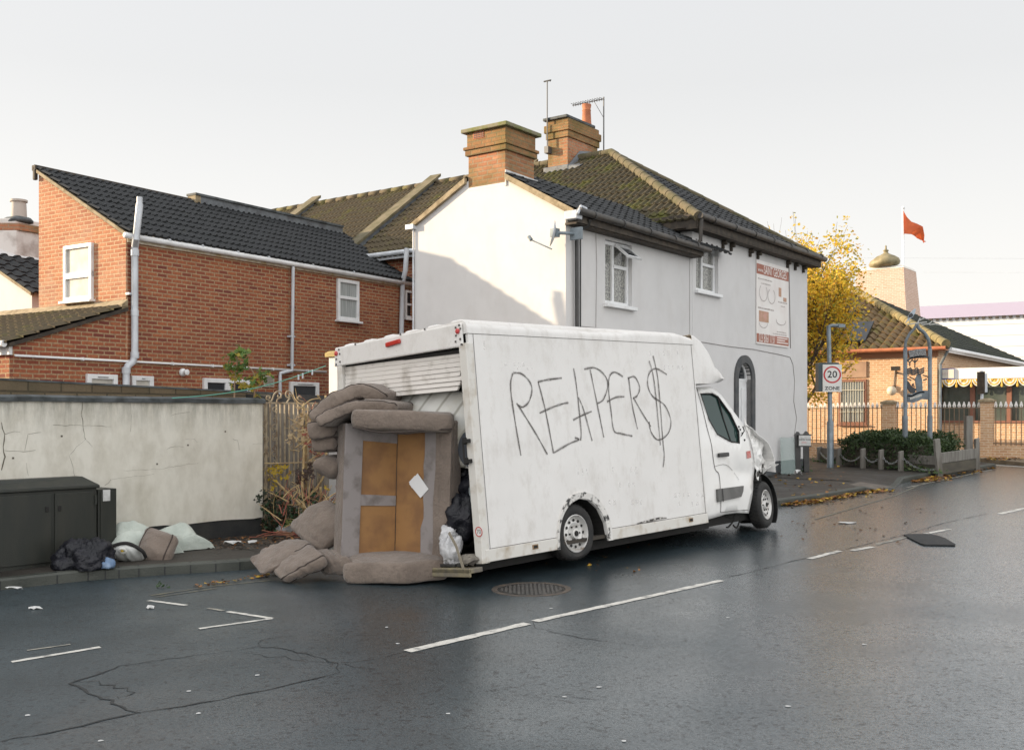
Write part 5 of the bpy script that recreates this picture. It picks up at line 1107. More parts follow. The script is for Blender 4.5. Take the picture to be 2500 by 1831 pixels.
mb.build('padded_edge', M['sofa'], sofa, smooth=True, auto=60)
# arms: padded slabs over the fold, top and bottom
def arm(plan, zc, th, name):
    """plan: outline points (world), slab of thickness th about height field zc(p)"""
    mb = MB(); n_ = len(plan); cen = sum((V(p) for p in plan), V())/n_
    rings = []
    outl = []
    for i in range(n_):
        a, q = V(plan[i]), V(plan[(i+1) % n_])
        for t in range(8): outl.append(a.lerp(q, t/8))
    # soften corners
    for _ in range(1): outl = [(outl[i-1]+outl[i]*2+outl[(i+1) % len(outl)])/4 for i in range(len(outl))]
    lev = [(-.5, .90), (-.47, .95), (-.38, .99), (-.2, 1.01), (0, 1.015), (.2, 1.01), (.38, .99), (.47, .95), (.5, .90)]
    vs = []; k = len(outl)
    for h, s in lev:
        for p in outl:
            q = cen+(p-cen)*s; w_ = noise.noise(p*4+V((0, 0, h)))*.012
            vs.append(sl_(V((q.x, q.y, p.z+h*th+w_))))
    fs = [(i*k+j, i*k+(j+1) % k, (i+1)*k+(j+1) % k, (i+1)*k+j) for i in range(len(lev)-1) for j in range(k)]
    for i, sg in ((0, -1), (len(lev)-1, 1)):
        c0 = len(vs); cc = V((0, 0, 0))
        for j in range(k): cc += vs[i*k+j]
        vs.append(cc/k+V((0, 0, sg*.02))); fs += [(i*k+j, i*k+(j+1) % k, c0) for j in range(k)]
    mb.add(vs, fs); o = mb.build(name, M['sofa'], sofa, smooth=True)
    return o
def mid(p, q): return (p+q)/2
aN0, aN1 = z3p(548, 1475, YN), z3p(550, 1596, YN)
arm([mid(z3p(206, 1485, YL-.12), z3p(206, 1575, YL-.12)), mid(aN0, aN1), mid(z3p(808, 1470, YR-.06), z3p(808, 1552, YR-.06)), mid(Rb, Rb)+V((.0, .12, .10)), mid(Fb, Fb)+V((0, .1, .04)), Lb+V((.05, .15, .03))], 0, .22, 'arm')
arm([mid(z3p(248, 600, YL-.14), z3p(260, 690, YL-.14)), mid(z3p(575, 585, YN), z3p(565, 715, YN)), mid(z3p(838, 640, YR-.05), z3p(838, 700, YR-.05)), Rt+V((0, .14, -.02)), Ft+V((0, .12, .03)), Lt+V((.08, .15, .04))], 0, .20, 'arm')
pm = MB(); pm.tube([sl_(z3p(262, 692, YL-.16)), sl_(z3p(420, 722, YN+.1)), sl_(z3p(560, 718, YN-.01)), sl_(z3p(700, 708, YR-.12)), sl_(z3p(836, 700, YR-.08))], .008, 5); pm.build('piping', M['pipe'], sofa)
nt_ = MB(); c0 = pan(*BQ, .44, .58)+nB*.012; ux = (Rb-Fb).normalized(); uz = V((0, 0, 1))
def np_(u, v, o=0): return c0+ux*u+uz*v+nB*(o+.03*abs(u))
nt_.add([np_(-.13, .0), np_(.02, -.13), np_(.13, -.02), np_(-.02, .13)], [(0, 1, 2, 3)]); nt_.add([np_(-.14, .02, -.008), np_(-.10, -.04, -.008), np_(-.02, .06, -.008), np_(-.06, .10, -.008)], [(0, 1, 2, 3)])
tag(nt_.build('paper_note', mat('white_paper', (.72, .72, .72), .8), solid=.002), 'white paper sheet stuck to the brown sofa panel', 'paper')
# cushions behind and on top
def d3(x, y, Y): return at(770+x*.15957, 930+y*.15957, Y)      # crop at 770..1130
TW = (.30, .95, 0)
cushion('seat_cushion', 'topmost long cushion humped over the pile beside the roller door', [d3(120, 600, 11.25), d3(330, 400, 11.3), d3(620, 220, 11.35), d3(840, 165, 11.4), d3(1030, 215, 11.4), d3(1230, 300, 11.45)], TW, .62, .155, seed=1, puff=.25)
cushion('seat_cushion', 'flattened long cushion under the humped one, litter lying on it', [d3(180, 640, 11.0), d3(420, 510, 11.05), d3(760, 400, 11.1), d3(1050, 390, 11.1), d3(1380, 425, 11.15)], TW, .55, .125, seed=2, puff=.2)
cushion('seat_cushion', 'upper stub ended cushion poking out left of the sofa back', [d3(60, 770, 11.15), d3(260, 735, 11.2), d3(450, 700, 11.3)], TW, .58, .20, seed=5, endr=.03, sq=6)
cushion('seat_cushion', 'middle cushion of the three poking out left of the sofa', [d3(110, 985, 11.2), d3(280, 960, 11.25), d3(470, 930, 11.3)], TW, .55, .15, seed=6, endr=.03, sq=6)
cushion('seat_cushion', 'rounded lowest cushion of the three poking out left of the sofa', [at(786, 1130, 11.2), at(815, 1138, 11.25), at(850, 1158, 11.3)], TW, .55, .22, seed=7, endr=.12, sq=2.4, piping=False)
# plinth of cushions hidden behind the sofa carrying the stack
cushion('seat_cushion', 'upright cushion wedged behind the sofa frame carrying the pile', [V((-1.62, 11.45, .14)), V((-1.58, 11.45, .5)), V((-1.5, 11.42, 1.0)), V((-1.48, 11.42, 1.30))], (.6, .8, 0), .35, .22, seed=8, piping=False)
def d2(x, y, Y): return at(x*.37677, 850+y*.37677, Y)          # crop at 0..850
cushion('seat_cushion', 'large cushion slumped against the sofa foot on the kerb', [d2(1975, 1250, 11.55), d2(2060, 1165, 11.5), d2(2150, 1105, 11.45), d2(2250, 1090, 11.45)], (.62, -.70, -.35), .72, .15, fold=.005, seed=9, endr=.07, sq=3.4, piping=False, wob=.012, puff=.5)
cushion('back_cushion', 'long limp cushion hanging over the kerb, pointed left end', [d2(1655, 1415, 11.25), d2(1780, 1350, 11.25), d2(1900, 1305, 11.25), d2(2030, 1300, 11.3)], (.50, -.84, -.25), .50, .125, fold=.007, seed=10, endr=.10, sq=2.8, piping=False, wob=.014, taper=lambda u: .30+.85*u)
cushion('back_cushion', 'folded cushion lying in the gutter among yellow leaves', [d2(1790, 1470, 11.05), d2(1880, 1425, 11.0), d2(1990, 1375, 11.0), d2(2070, 1330, 11.05)], (.55, -.80, -.2), .46, .15, fold=.007, seed=11, endr=.06, sq=3.4, wob=.014, piping=True, taper=lambda u: .6+.55*u)
cushion('back_cushion', 'cushion squashed under the sofa frame at the kerb edge', [d2(2050, 1380, 11.2), d2(2140, 1385, 11.1), d2(2260, 1385, 11.0)], (.4, -.9, -.1), .46, .22, fold=.006, seed=12, endr=.08, sq=3.4, piping=False, wob=.014)
# cabinet-side heap: duvets, pillow, cushion
M['duvet'] = mat('pale_green_duvet', (.50, .54, .49), .95, (.36, .40, .36), 3, bs=10, bst=.8, bd=.03)
def blanket(name, label, c, size, yaw, seed, matn, cat, folds=3, amp=.07, fn=None):
    mb = MB(); n = 34; vs = []
    for i in range(n+1):
        for j in range(n+1):
            u, v = i/n*2-1, j/n*2-1; r_ = max(abs(u), abs(v)); e = (1-r_**3.2)
            q = V((u*1.7+seed, v*1.7, seed)); rid = (1-abs(noise.noise(q*folds*.5))*2.0)
            h = size[2]*max(0, e)**.5*(.66+.30*noise.noise(q*.8)+.07*rid+.07*math.sin(u*6+v*4+3*noise.noise(q*.7)))+amp*.4*noise.noise(q*2.2)*e
            if fn: h *= fn(u, v)
            s = .82+.18*noise.noise(V((math.atan2(v, u)*1.3, seed, 0)))
            x, y = u*size[0]*s, v*size[1]*s; X = x*math.cos(yaw)-y*math.sin(yaw); Y = x*math.sin(yaw)+y*math.cos(yaw)
            vs.append((c[0]+X, c[1]+Y, c[2]+max(h, 0)+.004))
    k = n+1; mb.add(vs, [(i*k+j, (i+1)*k+j, (i+1)*k+j+1, i*k+j+1) for i in range(n) for j in range(n)])
    return tag(mb.build(name, M[matn], smooth=True, sub=1), label, cat)
g0 = gp(330, 1352, .12); g1 = gp(440, 1342, .12); g2 = gp(312, 1368, .12)
blanket('duvet', 'pale duvet heaped up in a peak beside the green cabinet', (g0.x+.02, g0.y+.06, g0.z), (.50, .36, .36), .7, 3.3, 'duvet', 'duvet', folds=2, amp=.05, fn=lambda u, v: 1.25-.75*abs(u+.1))
blanket('duvet', 'pale duvet lying flat and bunched under the white wall, right of the peaked one', (g1.x-.16, g1.y+.04, g1.z), (.58, .36, .34), .75, 7.1, 'duvet', 'duvet', folds=2, amp=.05, fn=lambda u, v: 1.05-.35*max(0, u)+.15*math.sin(u*5))
# patterned pillow case with one flower
pf = MB(); sweep(pf, [V((g2.x-.16, g2.y, g2.z+.08)), V((g2.x, g2.y-.02, g2.z+.09)), V((g2.x+.17, g2.y+.02, g2.z+.08))], (0, -.8, .6), .26, .10, seed=21, endr=.09, sq=2.4, puff=.5)
pil = thing('flowered_pillow', 'white pillow with a yellow flower and black edge below the peaked duvet', 'pillow', Fr(g2)); pf.v = [tuple(V(p)-g2) for p in pf.v]; pf.build('cover', mat('white_pillow', (.62, .63, .61), .9, (.48, .5, .48), 6), pil, smooth=True)
fl = MB(); e1 = V((1, 0, 0)); e2 = V((0, -.6, .8)).normalized(); fo_ = V((0, -.16, .13))
for i in range(12):
    a = 2*math.pi*i/12; c_ = fo_+e1*.034*math.cos(a)+e2*.034*math.sin(a); fl.ball(c_, .013, 8)
fl.build('petals', mat('petal_white', (.7, .7, .66), .9), pil); fl = MB(); fl.ball(fo_+V((0, -.01, .005)), .018, 10); fl.build('flower_centre', mat('petal_yellow', (.6, .42, .05), .9), pil)
fl = MB(); fl.tube(spline([V((-.22, -.06, .05)), V((-.17, -.12, .16)), V((.02, -.10, .21)), V((.19, -.1, .13)), V((.22, -.04, .04))], 6), .02, 6); fl.build('black_edging', M['chassis'], pil, smooth=True)
cushion('scatter_cushion', 'square mink cushion leaning on the pale duvets', [d2(975, 1400, 11.95), d2(1010, 1310, 12.02), d2(1060, 1190, 12.15)], (.90, -.38, -.22), .48, .15, seed=13, endr=.10, sq=3, puff=.5, wob=.02, cat='cushion')
# bin bags and bags
def blob(name, label, c, r, matn, cat, seed, fold=.35, n=72, flat=True):
    mb = MB(); vs = []; k = n//2
    for i in range(k+1):
        ph = math.pi*i/k
        for j in range(n):
            th = 2*math.pi*j/n; d_ = V((math.sin(ph)*math.cos(th), math.sin(ph)*math.sin(th), -math.cos(ph)))
            q = d_*1.8+V((seed, seed*.7, 0)); w_ = 1+fold*noise.noise(q)+fold*.55*(abs(noise.noise(q*2.2))-.25)+fold*.5*(.3-abs(noise.noise(q*4.5)))+fold*.22*(.3-abs(noise.noise(q*10)))
            z = d_.z*r[2]*w_; z = max(z, -.35*r[2]) if flat else z
            vs.append((c[0]+d_.x*r[0]*w_, c[1]+d_.y*r[1]*w_, c[2]+z+.35*r[2]))
    mb.add(vs, [(i*n+j, i*n+(j+1) % n, (i+1)*n+(j+1) % n, (i+1)*n+j) for i in range(k) for j in range(n)])
    return tag(mb.build(name, M[matn], smooth=True), label, cat)
M['binbag'] = mat('black_bin_bag', (.009, .010, .014), .42, (.014, .014, .02), 6, bs=14, bst=1.0, bd=.03, spec=.35)
M['whitebag'] = mat('white_carrier_bag', (.60, .60, .61), .45, (.42, .42, .43), 7, bs=18, bst=.9, bd=.02)
g3 = gp(203, 1386, .12); blob('bin_bag', 'split black bin bag slumped in front of the green cabinet', (g3.x, g3.y+.05, g3.z-.01), (.29, .22, .24), 'binbag', 'bin bag', 2.0, .42)
g4 = gp(256, 1386, .12); blob('carrier_bag', 'small blue plastic bag beside the split bin bag', (g4.x, g4.y, g4.z), (.09, .07, .08), M.setdefault('bluebag', mat('blue_plastic_bag', (.10, .18, .32), .4, (.2, .28, .4), 9, bs=20, bst=.8)) and 'bluebag', 'plastic bag', 5.0, .5, 20)
# things inside the van (van coordinates)
def vthing(mb, name, m, label, cat, **k):
    mb.v = [tuple(VN.W(p)) for p in mb.v]; return tag(mb.build(name, m, **k), label, cat)
m, nt, b = newmat('white_mattress'); oc = objco(nt); wv_ = nd(nt, 'ShaderNodeTexWave', {'Vector': nd(nt, 'ShaderNodeMapping', {'Vector': oc, 'Rotation': (0, R(-38), R(20))}).outputs[0], 'Scale': 1.5, 'Distortion': 1.0, 'Detail': 1.0}, bands_direction='X').outputs['Fac']
c = mix(nt, ramp(nt, wv_, [(.0, .75), (.10, 0)]), mix(nt, ramp(nt, noi(nt, oc, 1.6, 6, .6), [(.48, 0), (.70, .8)]), (.60, .60, .57), (.38, .32, .19)), (.25, .24, .20)); nt.links.new(c, b.inputs['Base Color']); b.inputs['Roughness'].default_value = .8; bump(nt, b, wv_, .5, .03); M['mattress'] = m
mt = MB(); sweep(mt, [(.20, 1.55, 1.78), (.16, 1.15, 1.80), (.15, .75, 1.72), (.17, .42, 1.50), (.22, .22, 1.20), (.30, .16, .95)], (.97, 0, -.22), .5, .15, endr=.05, sq=4, seed=31)
mt.v = [tuple(VN.W(p)) for p in mt.v]; 
bm2 = MB(); # broad quilted face bulging out of the opening
n = 18; vs = []
for i in range(n+1):
    for j in range(n+1):
        u, v = i/n, j/n; y = 1.62-1.42*u; edge = .90+.62*(1-u)**1.3*.2+.25*(1-u); top = 1.86-.10*u-.45*max(0, u-.72)**1.2; z = edge+(top-edge)*v
        bulge = .16*math.sin(math.pi*u)*math.sin(math.pi*min(1, v*.95+.05)); q = math.sin((u*6+v*4.2)*math.pi*1.0)
        vs.append((.26-bulge-.008*abs(q), y, z))
k = n+1; bm2.add(vs, [(i*k+j, (i+1)*k+j, (i+1)*k+j+1, i*k+j+1) for i in range(n) for j in range(n)])
bm2.v = [tuple(VN.W(p)) for p in bm2.v]; tag(bm2.build('mattress', M['mattress'], smooth=True, solid=.14), 'bent white mattress bulging out under the roller door', 'mattress')
rc = MB(); rc.tube([(.12, .20, 1.12), (1.6, .24, 1.05)], .20, 20); vthing(rc, 'rolled_carpet', mat('dark_grey_carpet', (.06, .065, .075), .95, bs=80), 'dark grey roll standing inside the right van door post', 'carpet roll', smooth=True, auto=50)
tb = MB(); tb.box((.15, .12, .40), (.9, .42, .46)); vthing(tb, 'timber_board', M['hard'], 'orange brown board lying low in the van opening', 'board', bevel=.006)
tb = MB(); tb.hexa([(.2, .14, .80), (.2, .36, .98), (.24, .36, .98), (.24, .14, .80)], [(.22, .12, .86), (.22, .33, 1.05), (.9, .33, 1.05), (.9, .12, .86)]); vthing(tb, 'timber_offcut', mat('tan_offcut', (.30, .17, .08), .8), 'tan offcut sticking out by the van door catch', 'board')
def vblob(p, r, matn, name, label, cat, seed, fold=.4): c = VN.W(p); return blob(name, label, c, r, matn, cat, seed, fold, 36, False)
vblob((.22, .50, .34), (.26, .26, .26), 'binbag', 'bin_bag', 'dark bin bag deep inside the van opening above the carrier bag', 'bin bag', 9.1)
vblob((.55, .9, .50), (.5, .5, .5), 'binbag', 'bin_bag', 'large black bin bag filling the van floor behind the sofa', 'bin bag', 4.4)
vblob((.50, .42, .62), (.35, .3, .3), 'binbag', 'bin_bag', 'dark sack filling the van under the bent mattress', 'bin bag', 11.7)
M['greycloth'] = mat('grey_cloth', (.26, .30, .31), .9, (.15, .17, .18), 5, bs=20)
vblob((.10, .19, .62), (.05, .05, .12), 'greycloth', 'cloth_rag', 'pale grey rag hanging inside the right van post', 'rag', 6.3, .5)
c_ = VN.W((-.09, .40, .03)); blob('carrier_bag', 'torn white carrier bag slumped at the van opening', c_, (.10, .09, .17), 'whitebag', 'plastic bag', 15.2, .55, 44, False)
c_ = VN.W((-.02, .50, .20)); blob('carrier_bag', 'crumpled pale carrier bag tucked beside the sofa back in the van', c_, (.09, .08, .10), 'whitebag', 'plastic bag', 19.2, .55, 40, False)
bt = MB(); bt.lathe([(.02, 0), (.022, .01), (.022, .16), (.01, .19), (.009, .21)], 12, T=lambda p: (-.12+p[2]*.2, .36-p[2], -.05+p[0])); vthing(bt, 'plastic_bottle', mat('white_bottle', (.6, .6, .6), .4), 'small white bottle on the van floor lip', 'bottle', smooth=True, auto=40)
bt = MB(); bt.box((-.16, .30, -.08), (-.02, .56, -.05)); bt.box((-.15, .2, -.08), (-.06, .28, -.04)); vthing(bt, 'black_tray', M['black_plastic'], 'flat black plastic tray on the rear step of the van', 'tray', bevel=.008)
rr = random.Random(9)
for i in range(7):
    p = (rr.uniform(-.12, .0), rr.uniform(.1, .3), -.05+.05*rr.random()+.02); c_ = VN.W(p)
    mbx = MB(); s_ = rr.uniform(.03, .07); mbx.ball(c_, (s_*1.3, s_, s_*.7), 10, jit=.7)
    tag(mbx.build('rubble_piece', mat('grey_rubble', (.20, .18, .15), .9, (.10, .09, .08), 9) if i == 0 else bpy.data.materials['grey_rubble']), 'dirty lump of rubble at the foot of the right rear van post', 'rubble', 'rubble lumps at the rear corner of the van')
stp = MB(); stp.ribbon([(0, 0), (.1, -.14), (.16, -.30), (.2, -.40)], .035, lambda u, v: (-.20-.25*u*.3, .30-u, .28+v)); vthing(stp, 'hanging_strap', mat('dirty_strap', (.25, .22, .17), .9), 'pale dirty strap hanging over the rear step', 'strap', solid=.006)
lt_ = MB(); c_ = d3(1080, 400, 11.0); lt_.ball(c_+V((0, -.02, .03)), (.05, .04, .025), 10, jit=.6); tag(lt_.build('crumpled_packet', M['greycloth']), 'crumpled grey packet lying on the flattened cushion', 'packet')
# litter on the ground
def flatlit(name, label, px, r, matn, seed, h=0, cat='litter', hgt=.03):
    c_ = gp(*px, h); mb = MB(); n = 12; rr = random.Random(seed); vs = [(0, 0, hgt)]+[(r[0]*math.cos(2*math.pi*i/n)*rr.uniform(.6, 1.1), r[1]*math.sin(2*math.pi*i/n)*rr.uniform(.6, 1.1), rr.uniform(.003, hgt)) for i in range(n)]
    mb.add([V(p)+c_ for p in vs], [(0, 1+i, 1+(i+1) % n) for i in range(n)]); return tag(mb.build(name, M[matn], solid=.003), label, cat)
M['wpaper'] = mat('white_litter', (.58, .58, .57), .7, (.42, .42, .41), 12)
flatlit('crumpled_paper', 'flattened white wrapper on the asphalt beside the bay line', (369, 1485), (.045, .05), 'wpaper', 1, 0, 'paper'); flatlit('crumpled_paper', 'white wrapper in the gutter near the left frame edge', (85, 1487), (.07, .03), 'wpaper', 2, 0, 'paper', .03)
flatlit('crumpled_paper', 'scrap of white paper on the far left pavement', (34, 1439), (.10, .035), 'wpaper', 3, .12, 'paper'); flatlit('crumpled_paper', 'torn white paper lying under the plinth by the bramble', (572, 1329), (.14, .06), 'wpaper', 4, .12, 'paper', .05); flatlit('crumpled_paper', 'narrow white paper strip beside the torn paper under the bramble', (615, 1326), (.07, .03), 'wpaper', 5, .12, 'paper', .04)
flatlit('crushed_bottle', 'crushed clear bottle in front of the upturned sofa arm', (905, 1418), (.13, .04), 'greycloth', 6, 0, 'bottle', .05); flatlit('crumpled_packet', 'small yellow and white packet in front of the sofa arm', (942, 1424), (.07, .03), 'wpaper', 7, 0, 'packet', .03)
flatlit('crumpled_paper', 'white tissue on the pavement below the street name sign', (1948, 1161), (.12, .08), 'wpaper', 8, .12, 'paper', .14)
flatlit('paper_plate', 'pale round lid lying in the road by the leafy gutter', (2067, 1277), (.16, .12), 'wpaper', 9, 0, 'lid', .02)
blob('plastic_bag', 'pale crumpled bag under the bramble by the wall end', gp(699, 1298, .12), (.13, .10, .09), 'whitebag', 'bag', 8.8, .3, 24)
rr = random.Random(31)
for i, (x, y) in enumerate([(1094, 1742), (1378, 1701), (2110, 1573), (1463, 1677), (67, 1746), (460, 1687), (484, 1741), (245, 1808), (1924, 1724), (1523, 1809), (1777, 1508), (970, 1571), (944, 1531), (627, 1648), (1345, 1485)]):
    c_ = gp(x, y); mb = MB(); n = 7; mb.add([c_+V((0, 0, .004))]+[c_+V((rr.uniform(.012, .024)*math.cos(2*math.pi*j/n), rr.uniform(.012, .022)*math.sin(2*math.pi*j/n), .003)) for j in range(n)], [(0, 1+j, 1+(j+1) % n) for j in range(n)]); tag(mb.build('paper_scrap', M['wpaper']), 'tiny white scrap trodden flat on the bare asphalt', 'litter', 'white scraps trodden into the road')
# manhole and dark mat
mh_ = thing('manhole_cover', 'round cast iron manhole cover in the road beside the van', 'manhole cover', Fr(gp(1297, 1438)))
o_ = gp(1297, 1438); mb = MB(); mb.lathe([(.40, -.01), (.40, .004), (.345, .005), (.34, .002)], 40, caps=False, T=lambda p: (p[0], p[1], p[2]+G(p[0], p[1])-0)); mb.build('ring', mat('rusty_iron_ring', (.055, .048, .042), .6, (.10, .075, .055), 8, bs=60), mh_)
mb = MB(); mb.lathe([(.335, .003), (0, .003)], 40, T=lambda p: (p[0], p[1], p[2]+G(p[0], p[1])))
for i in range(-7, 8):
    for j in range(-7, 8):
        x, y = i*.042, j*.042
        if x*x+y*y < .30**2: mb.box((x-.012, y-.012, .003+G(x, y)), (x+.012, y+.012, .006+G(x, y)))
mb.build('lid', mat('worn_iron_lid', (.07, .068, .065), .5, (.11, .10, .09), 10, bs=60), mh_)
mp_ = [(1425, 868), (1500, 864), (1600, 866), (1660, 874), (1715, 893), (1785, 935), (1780, 941), (1570, 937), (1545, 930), (1480, 898)]
pp = [gp(1700+x*.35461, 1000+y*.35461) for x, y in mp_]; mb = MB(); mb.hexa([p+V((0, 0, .003)) for p in pp], [p+V((0, 0, .022)) for p in pp]); tag(mb.build('rubber_mat', M['patch'], bevel=.006), 'dark rubber car mat lying on the centre line', 'mat')

# ================================================================== white garden wall, block wall, pier, gate
A_ = gp(641, 1300, .12); AW = R(90-41)
GW = Fr((A_.x, A_.y, 0), AW)                       # local x runs away to the right; the wall lies at negative x
zt = 2.05; GL = 9.0; zp_ = .46
gw = thing('garden_wall', 'dirty white rendered garden wall with black plinth and dark coping', 'wall', GW)
mb = MB()
top = [(-GL, 0)]; n = 60
for i in range(n):
    x0, x1 = -GL+GL*i/n, -GL+GL*(i+1)/n; zz = lambda x: zp_+.02*noise.noise(V((x*2.2, 0, 0)))+.012*noise.noise(V((x*9, 1, 0)))
    mb.hexa([(x0, 0, zz(x0)), (x1, 0, zz(x1)), (x1, .22, zz(x1)), (x0, .22, zz(x0))], [(x0, 0, zt), (x1, 0, zt), (x1, .22, zt), (x0, .22, zt)])
bmw = mb; bo = mb.build('render', M['wallpaint'], gw)
bm = bmesh.new(); bm.from_mesh(bo.data); bmesh.ops.remove_doubles(bm, verts=bm.verts, dist=1e-4)
bm.to_mesh(bo.data); bm.free()
mb = MB(); mb.box((-GL, .012, -.2), (-.01, .21, zp_+.05)); mb.build('plinth', M['plinth'], gw)
mb = MB(); vs = []; n = 46
for i in range(n+1):
    x = -GL+(GL+.03)*i/n; w_ = .012*noise.noise(V((x*5, 2, 0))); zz = .012*noise.noise(V((x*3, 5, 1)))
    vs += [(x, -.03+w_, zt-.03+zz), (x, -.035+w_, zt+.02+zz), (x, .02, zt+.045+zz), (x, .2, zt+.05+zz), (x, .25, zt+.01)]
mb.add(vs, [(i*5+j, i*5+j+1, (i+1)*5+j+1, (i+1)*5+j) for i in range(n) for j in range(4)]); mb.add([(-.0+.03, y, z) for y, z in ((-.03, zt-.03), (-.03, zt+.02), (.2, zt+.05), (.25, zt-.02))], [(0, 1, 2, 3)]); mb.build('coping', M['coping'], gw)
def wh(x, y): p = GW.hit(x*.37677, 850+y*.37677, 1, -.003); return (p.x, p.z)
mb = MB(); rr = random.Random(5)
def wcr(pts, w):
    out = []
    P_ = [wh(*p) for p in pts]
    for a, q in zip(P_[:-1], P_[1:]):
        k = max(2, int(math.hypot(q[0]-a[0], q[1]-a[1])/.05))
        for i in range(k): t = i/k; out.append((a[0]+(q[0]-a[0])*t+rr.uniform(-.008, .008), a[1]+(q[1]-a[1])*t+rr.uniform(-.008, .008)))
    out.append(P_[-1]); mb.ribbon(out, [w*.7*rr.uniform(.3, 1) for _ in out], lambda u, v: (u, -.003, v))
wcr([(532, 340), (530, 430), (535, 500), (548, 560), (555, 590)], .011); wcr([(555, 590), (500, 640), (450, 700), (470, 770), (485, 830)], .006); wcr([(555, 590), (600, 640)], .005); wcr([(340, 500), (460, 500), (540, 502), (720, 508)], .006)
wcr([(5, 480), (30, 560), (25, 640), (30, 700), (10, 790)], .022); wcr([(30, 560), (60, 545), (130, 543)], .008); wcr([(30, 665), (150, 670), (230, 660)], .006); wcr([(165, 665), (180, 560), (265, 545)], .005); wcr([(1110, 435), (1160, 425), (1230, 415)], .006); wcr([(1080, 650), (1130, 635), (1190, 640)], .009)
wcr([(800, 790), (920, 790), (1050, 780), (1170, 760), (1290, 740)], .004); wcr([(720, 850), (850, 835), (1000, 815)], .004); wcr([(1505, 585), (1540, 600), (1550, 660)], .007); wcr([(1200, 590), (1260, 590), (1280, 610)], .004); wcr([(680, 890), (720, 850)], .008); wcr([(845, 345), (850, 440), (845, 540)], .004); wcr([(170, 740), (185, 830)], .005); wcr([(1640, 620), (1700, 618)], .004)
for (x, y) in ((1018, 750), (1460, 540), (1218, 628), (85, 712), (400, 570)): a = wh(x, y); mb.ribbon([(a[0]-.012, a[1]), (a[0]+.012, a[1])], .022, lambda u, v: (u, -.003, v))
mb.build('render_cracks', mat('old_crack', (.12, .105, .08), .9), gw)
# block wall behind
bl0 = at(-60, 925, 12.4); bl1 = at(668, 962, 16.6); dx = bl1-bl0; ang = math.atan2(dx.y, dx.x); BWL = Fr((bl0.x, bl0.y, 0), ang); Lb_ = math.hypot(dx.x, dx.y)
bw2 = MB(); bw2.hexa([BWL.W(p) for p in ((0, 0, -.2), (Lb_, 0, -.2), (Lb_, .2, -.2), (0, .2, -.2))], [BWL.W(p) for p in ((0, 0, bl0.z), (Lb_, 0, bl1.z), (Lb_, .2, bl1.z), (0, .2, bl0.z))])
Bt = thing('block_wall', 'weathered concrete block wall rising behind the white garden wall', 'wall', BWL); bw2.v = [tuple(BWL.I@V(p)) for p in bw2.v]; bw2.build('blocks', M['block'], Bt)
mb = MB(); mb.hexa([(0, -.01, bl0.z-.0), (Lb_, -.01, bl1.z), (Lb_, .21, bl1.z), (0, .21, bl0.z)], [(0, -.01, bl0.z+.025), (Lb_, -.01, bl1.z+.025), (Lb_, .21, bl1.z+.025), (0, .21, bl0.z+.025)]); mb.build('mortar_top', M['coping'], Bt)
# fence panel continuing behind the gate
fb0 = at(655, 962, 16.0); fb1 = at(800, 960, 17.6); dx = fb1-fb0; FW = Fr((fb0.x, fb0.y, 0), math.atan2(dx.y, dx.x)); fl_ = math.hypot(dx.x, dx.y)
fp = thing('garden_shed', 'dark flat roof edge of a low shed behind the iron gate', 'shed', FW); mb = MB(); mb.box((0, 0, 0), (fl_, 1.5, fb0.z)); mb.build('shed_body', M['wood_dark'], fp); mb = MB(); mb.box((-.05, -.08, fb0.z-.16), (fl_, 1.5, fb0.z+.0)); mb.build('roof_edge', M['black_plastic'], fp)
# pier
pq = at(824, 872, 15.0); PF = Fr((pq.x, pq.y, 0), AW); pier = thing('gate_pier', 'white rendered gate pier with a yellow stone cap beside the van', 'pier', PF)
pz = at(805, 871, 15.05).z; pc_ = at(805, 858, 15.0).z
mb = MB(); mb.box((0, 0, -.2), (.34, .20, pz)); mb.build('shaft', M['house'], pier, bevel=.01)
mb = MB(); mb.box((-.04, -.04, pz), (.38, .24, pc_-.02)); mb.hexa([(-.04, -.04, pc_-.02), (.38, -.04, pc_-.02), (.38, .24, pc_-.02), (-.04, .24, pc_-.02)], [(.0, .0, pc_+.01), (.34, .0, pc_+.01), (.34, .20, pc_+.01), (.0, .20, pc_+.01)]); mb.build('cap', mat('yellow_stone_cap', (.34, .26, .10), .9, (.22, .17, .08), 6), pier)
# iron gate across the gap
def d6(x, y): return (620+x*.23599, 930+y*.23599)
YG = 14.75; gx0, gx1 = at(648, 1000, YG).x, at(735, 1000, YG+.6).x
gA = at(646, 1000, 14.55); gB = at(800, 1000, 15.35); dx = gB-gA; GF = Fr((gA.x, gA.y, 0), math.atan2(dx.y, dx.x)); glen = math.hypot(dx.x, dx.y)
M['rust'] = mat('rusty_cream_iron', (.34, .285, .20), .7, (.16, .105, .065), 9, .46, .68, bs=40)
gate = thing('iron_gate', 'rusty wrought iron scroll gate between the white wall and pier', 'gate', GF)
def gz(y): return GF.hit(690, d6(0, y)[1], 1, 0).z
zg0, zgt = .35, gz(228); zmid = gz(850)
mb = MB(); mb.box((0, -.015, zgt-.012), (glen-.12, .015, zgt+.012)); mb.box((0, -.012, zmid-.01), (glen-.12, .012, zmid+.01)); mb.box((0, -.012, zg0), (glen-.12, .012, zg0+.025)); mb.box((0, -.02, zg0-.1), (.035, .02, zgt)); mb.box((glen-.155, -.02, zg0-.1), (glen-.12, .02, zgt)); mb.build('frame', M['rust'], gate)
gb_x = [GF.hit(d6(x, 500)[0], 1040, 1, 0).x for x in (130, 168, 235, 273, 318, 365, 412, 458, 505, 560, 610, 660, 705)]
for x in gb_x:
    if x < glen-.16: mb = MB(); mb.box((x-.009, -.009, zg0), (x+.009, .009, zgt)); mb.build('bar', M['rust'], gate)
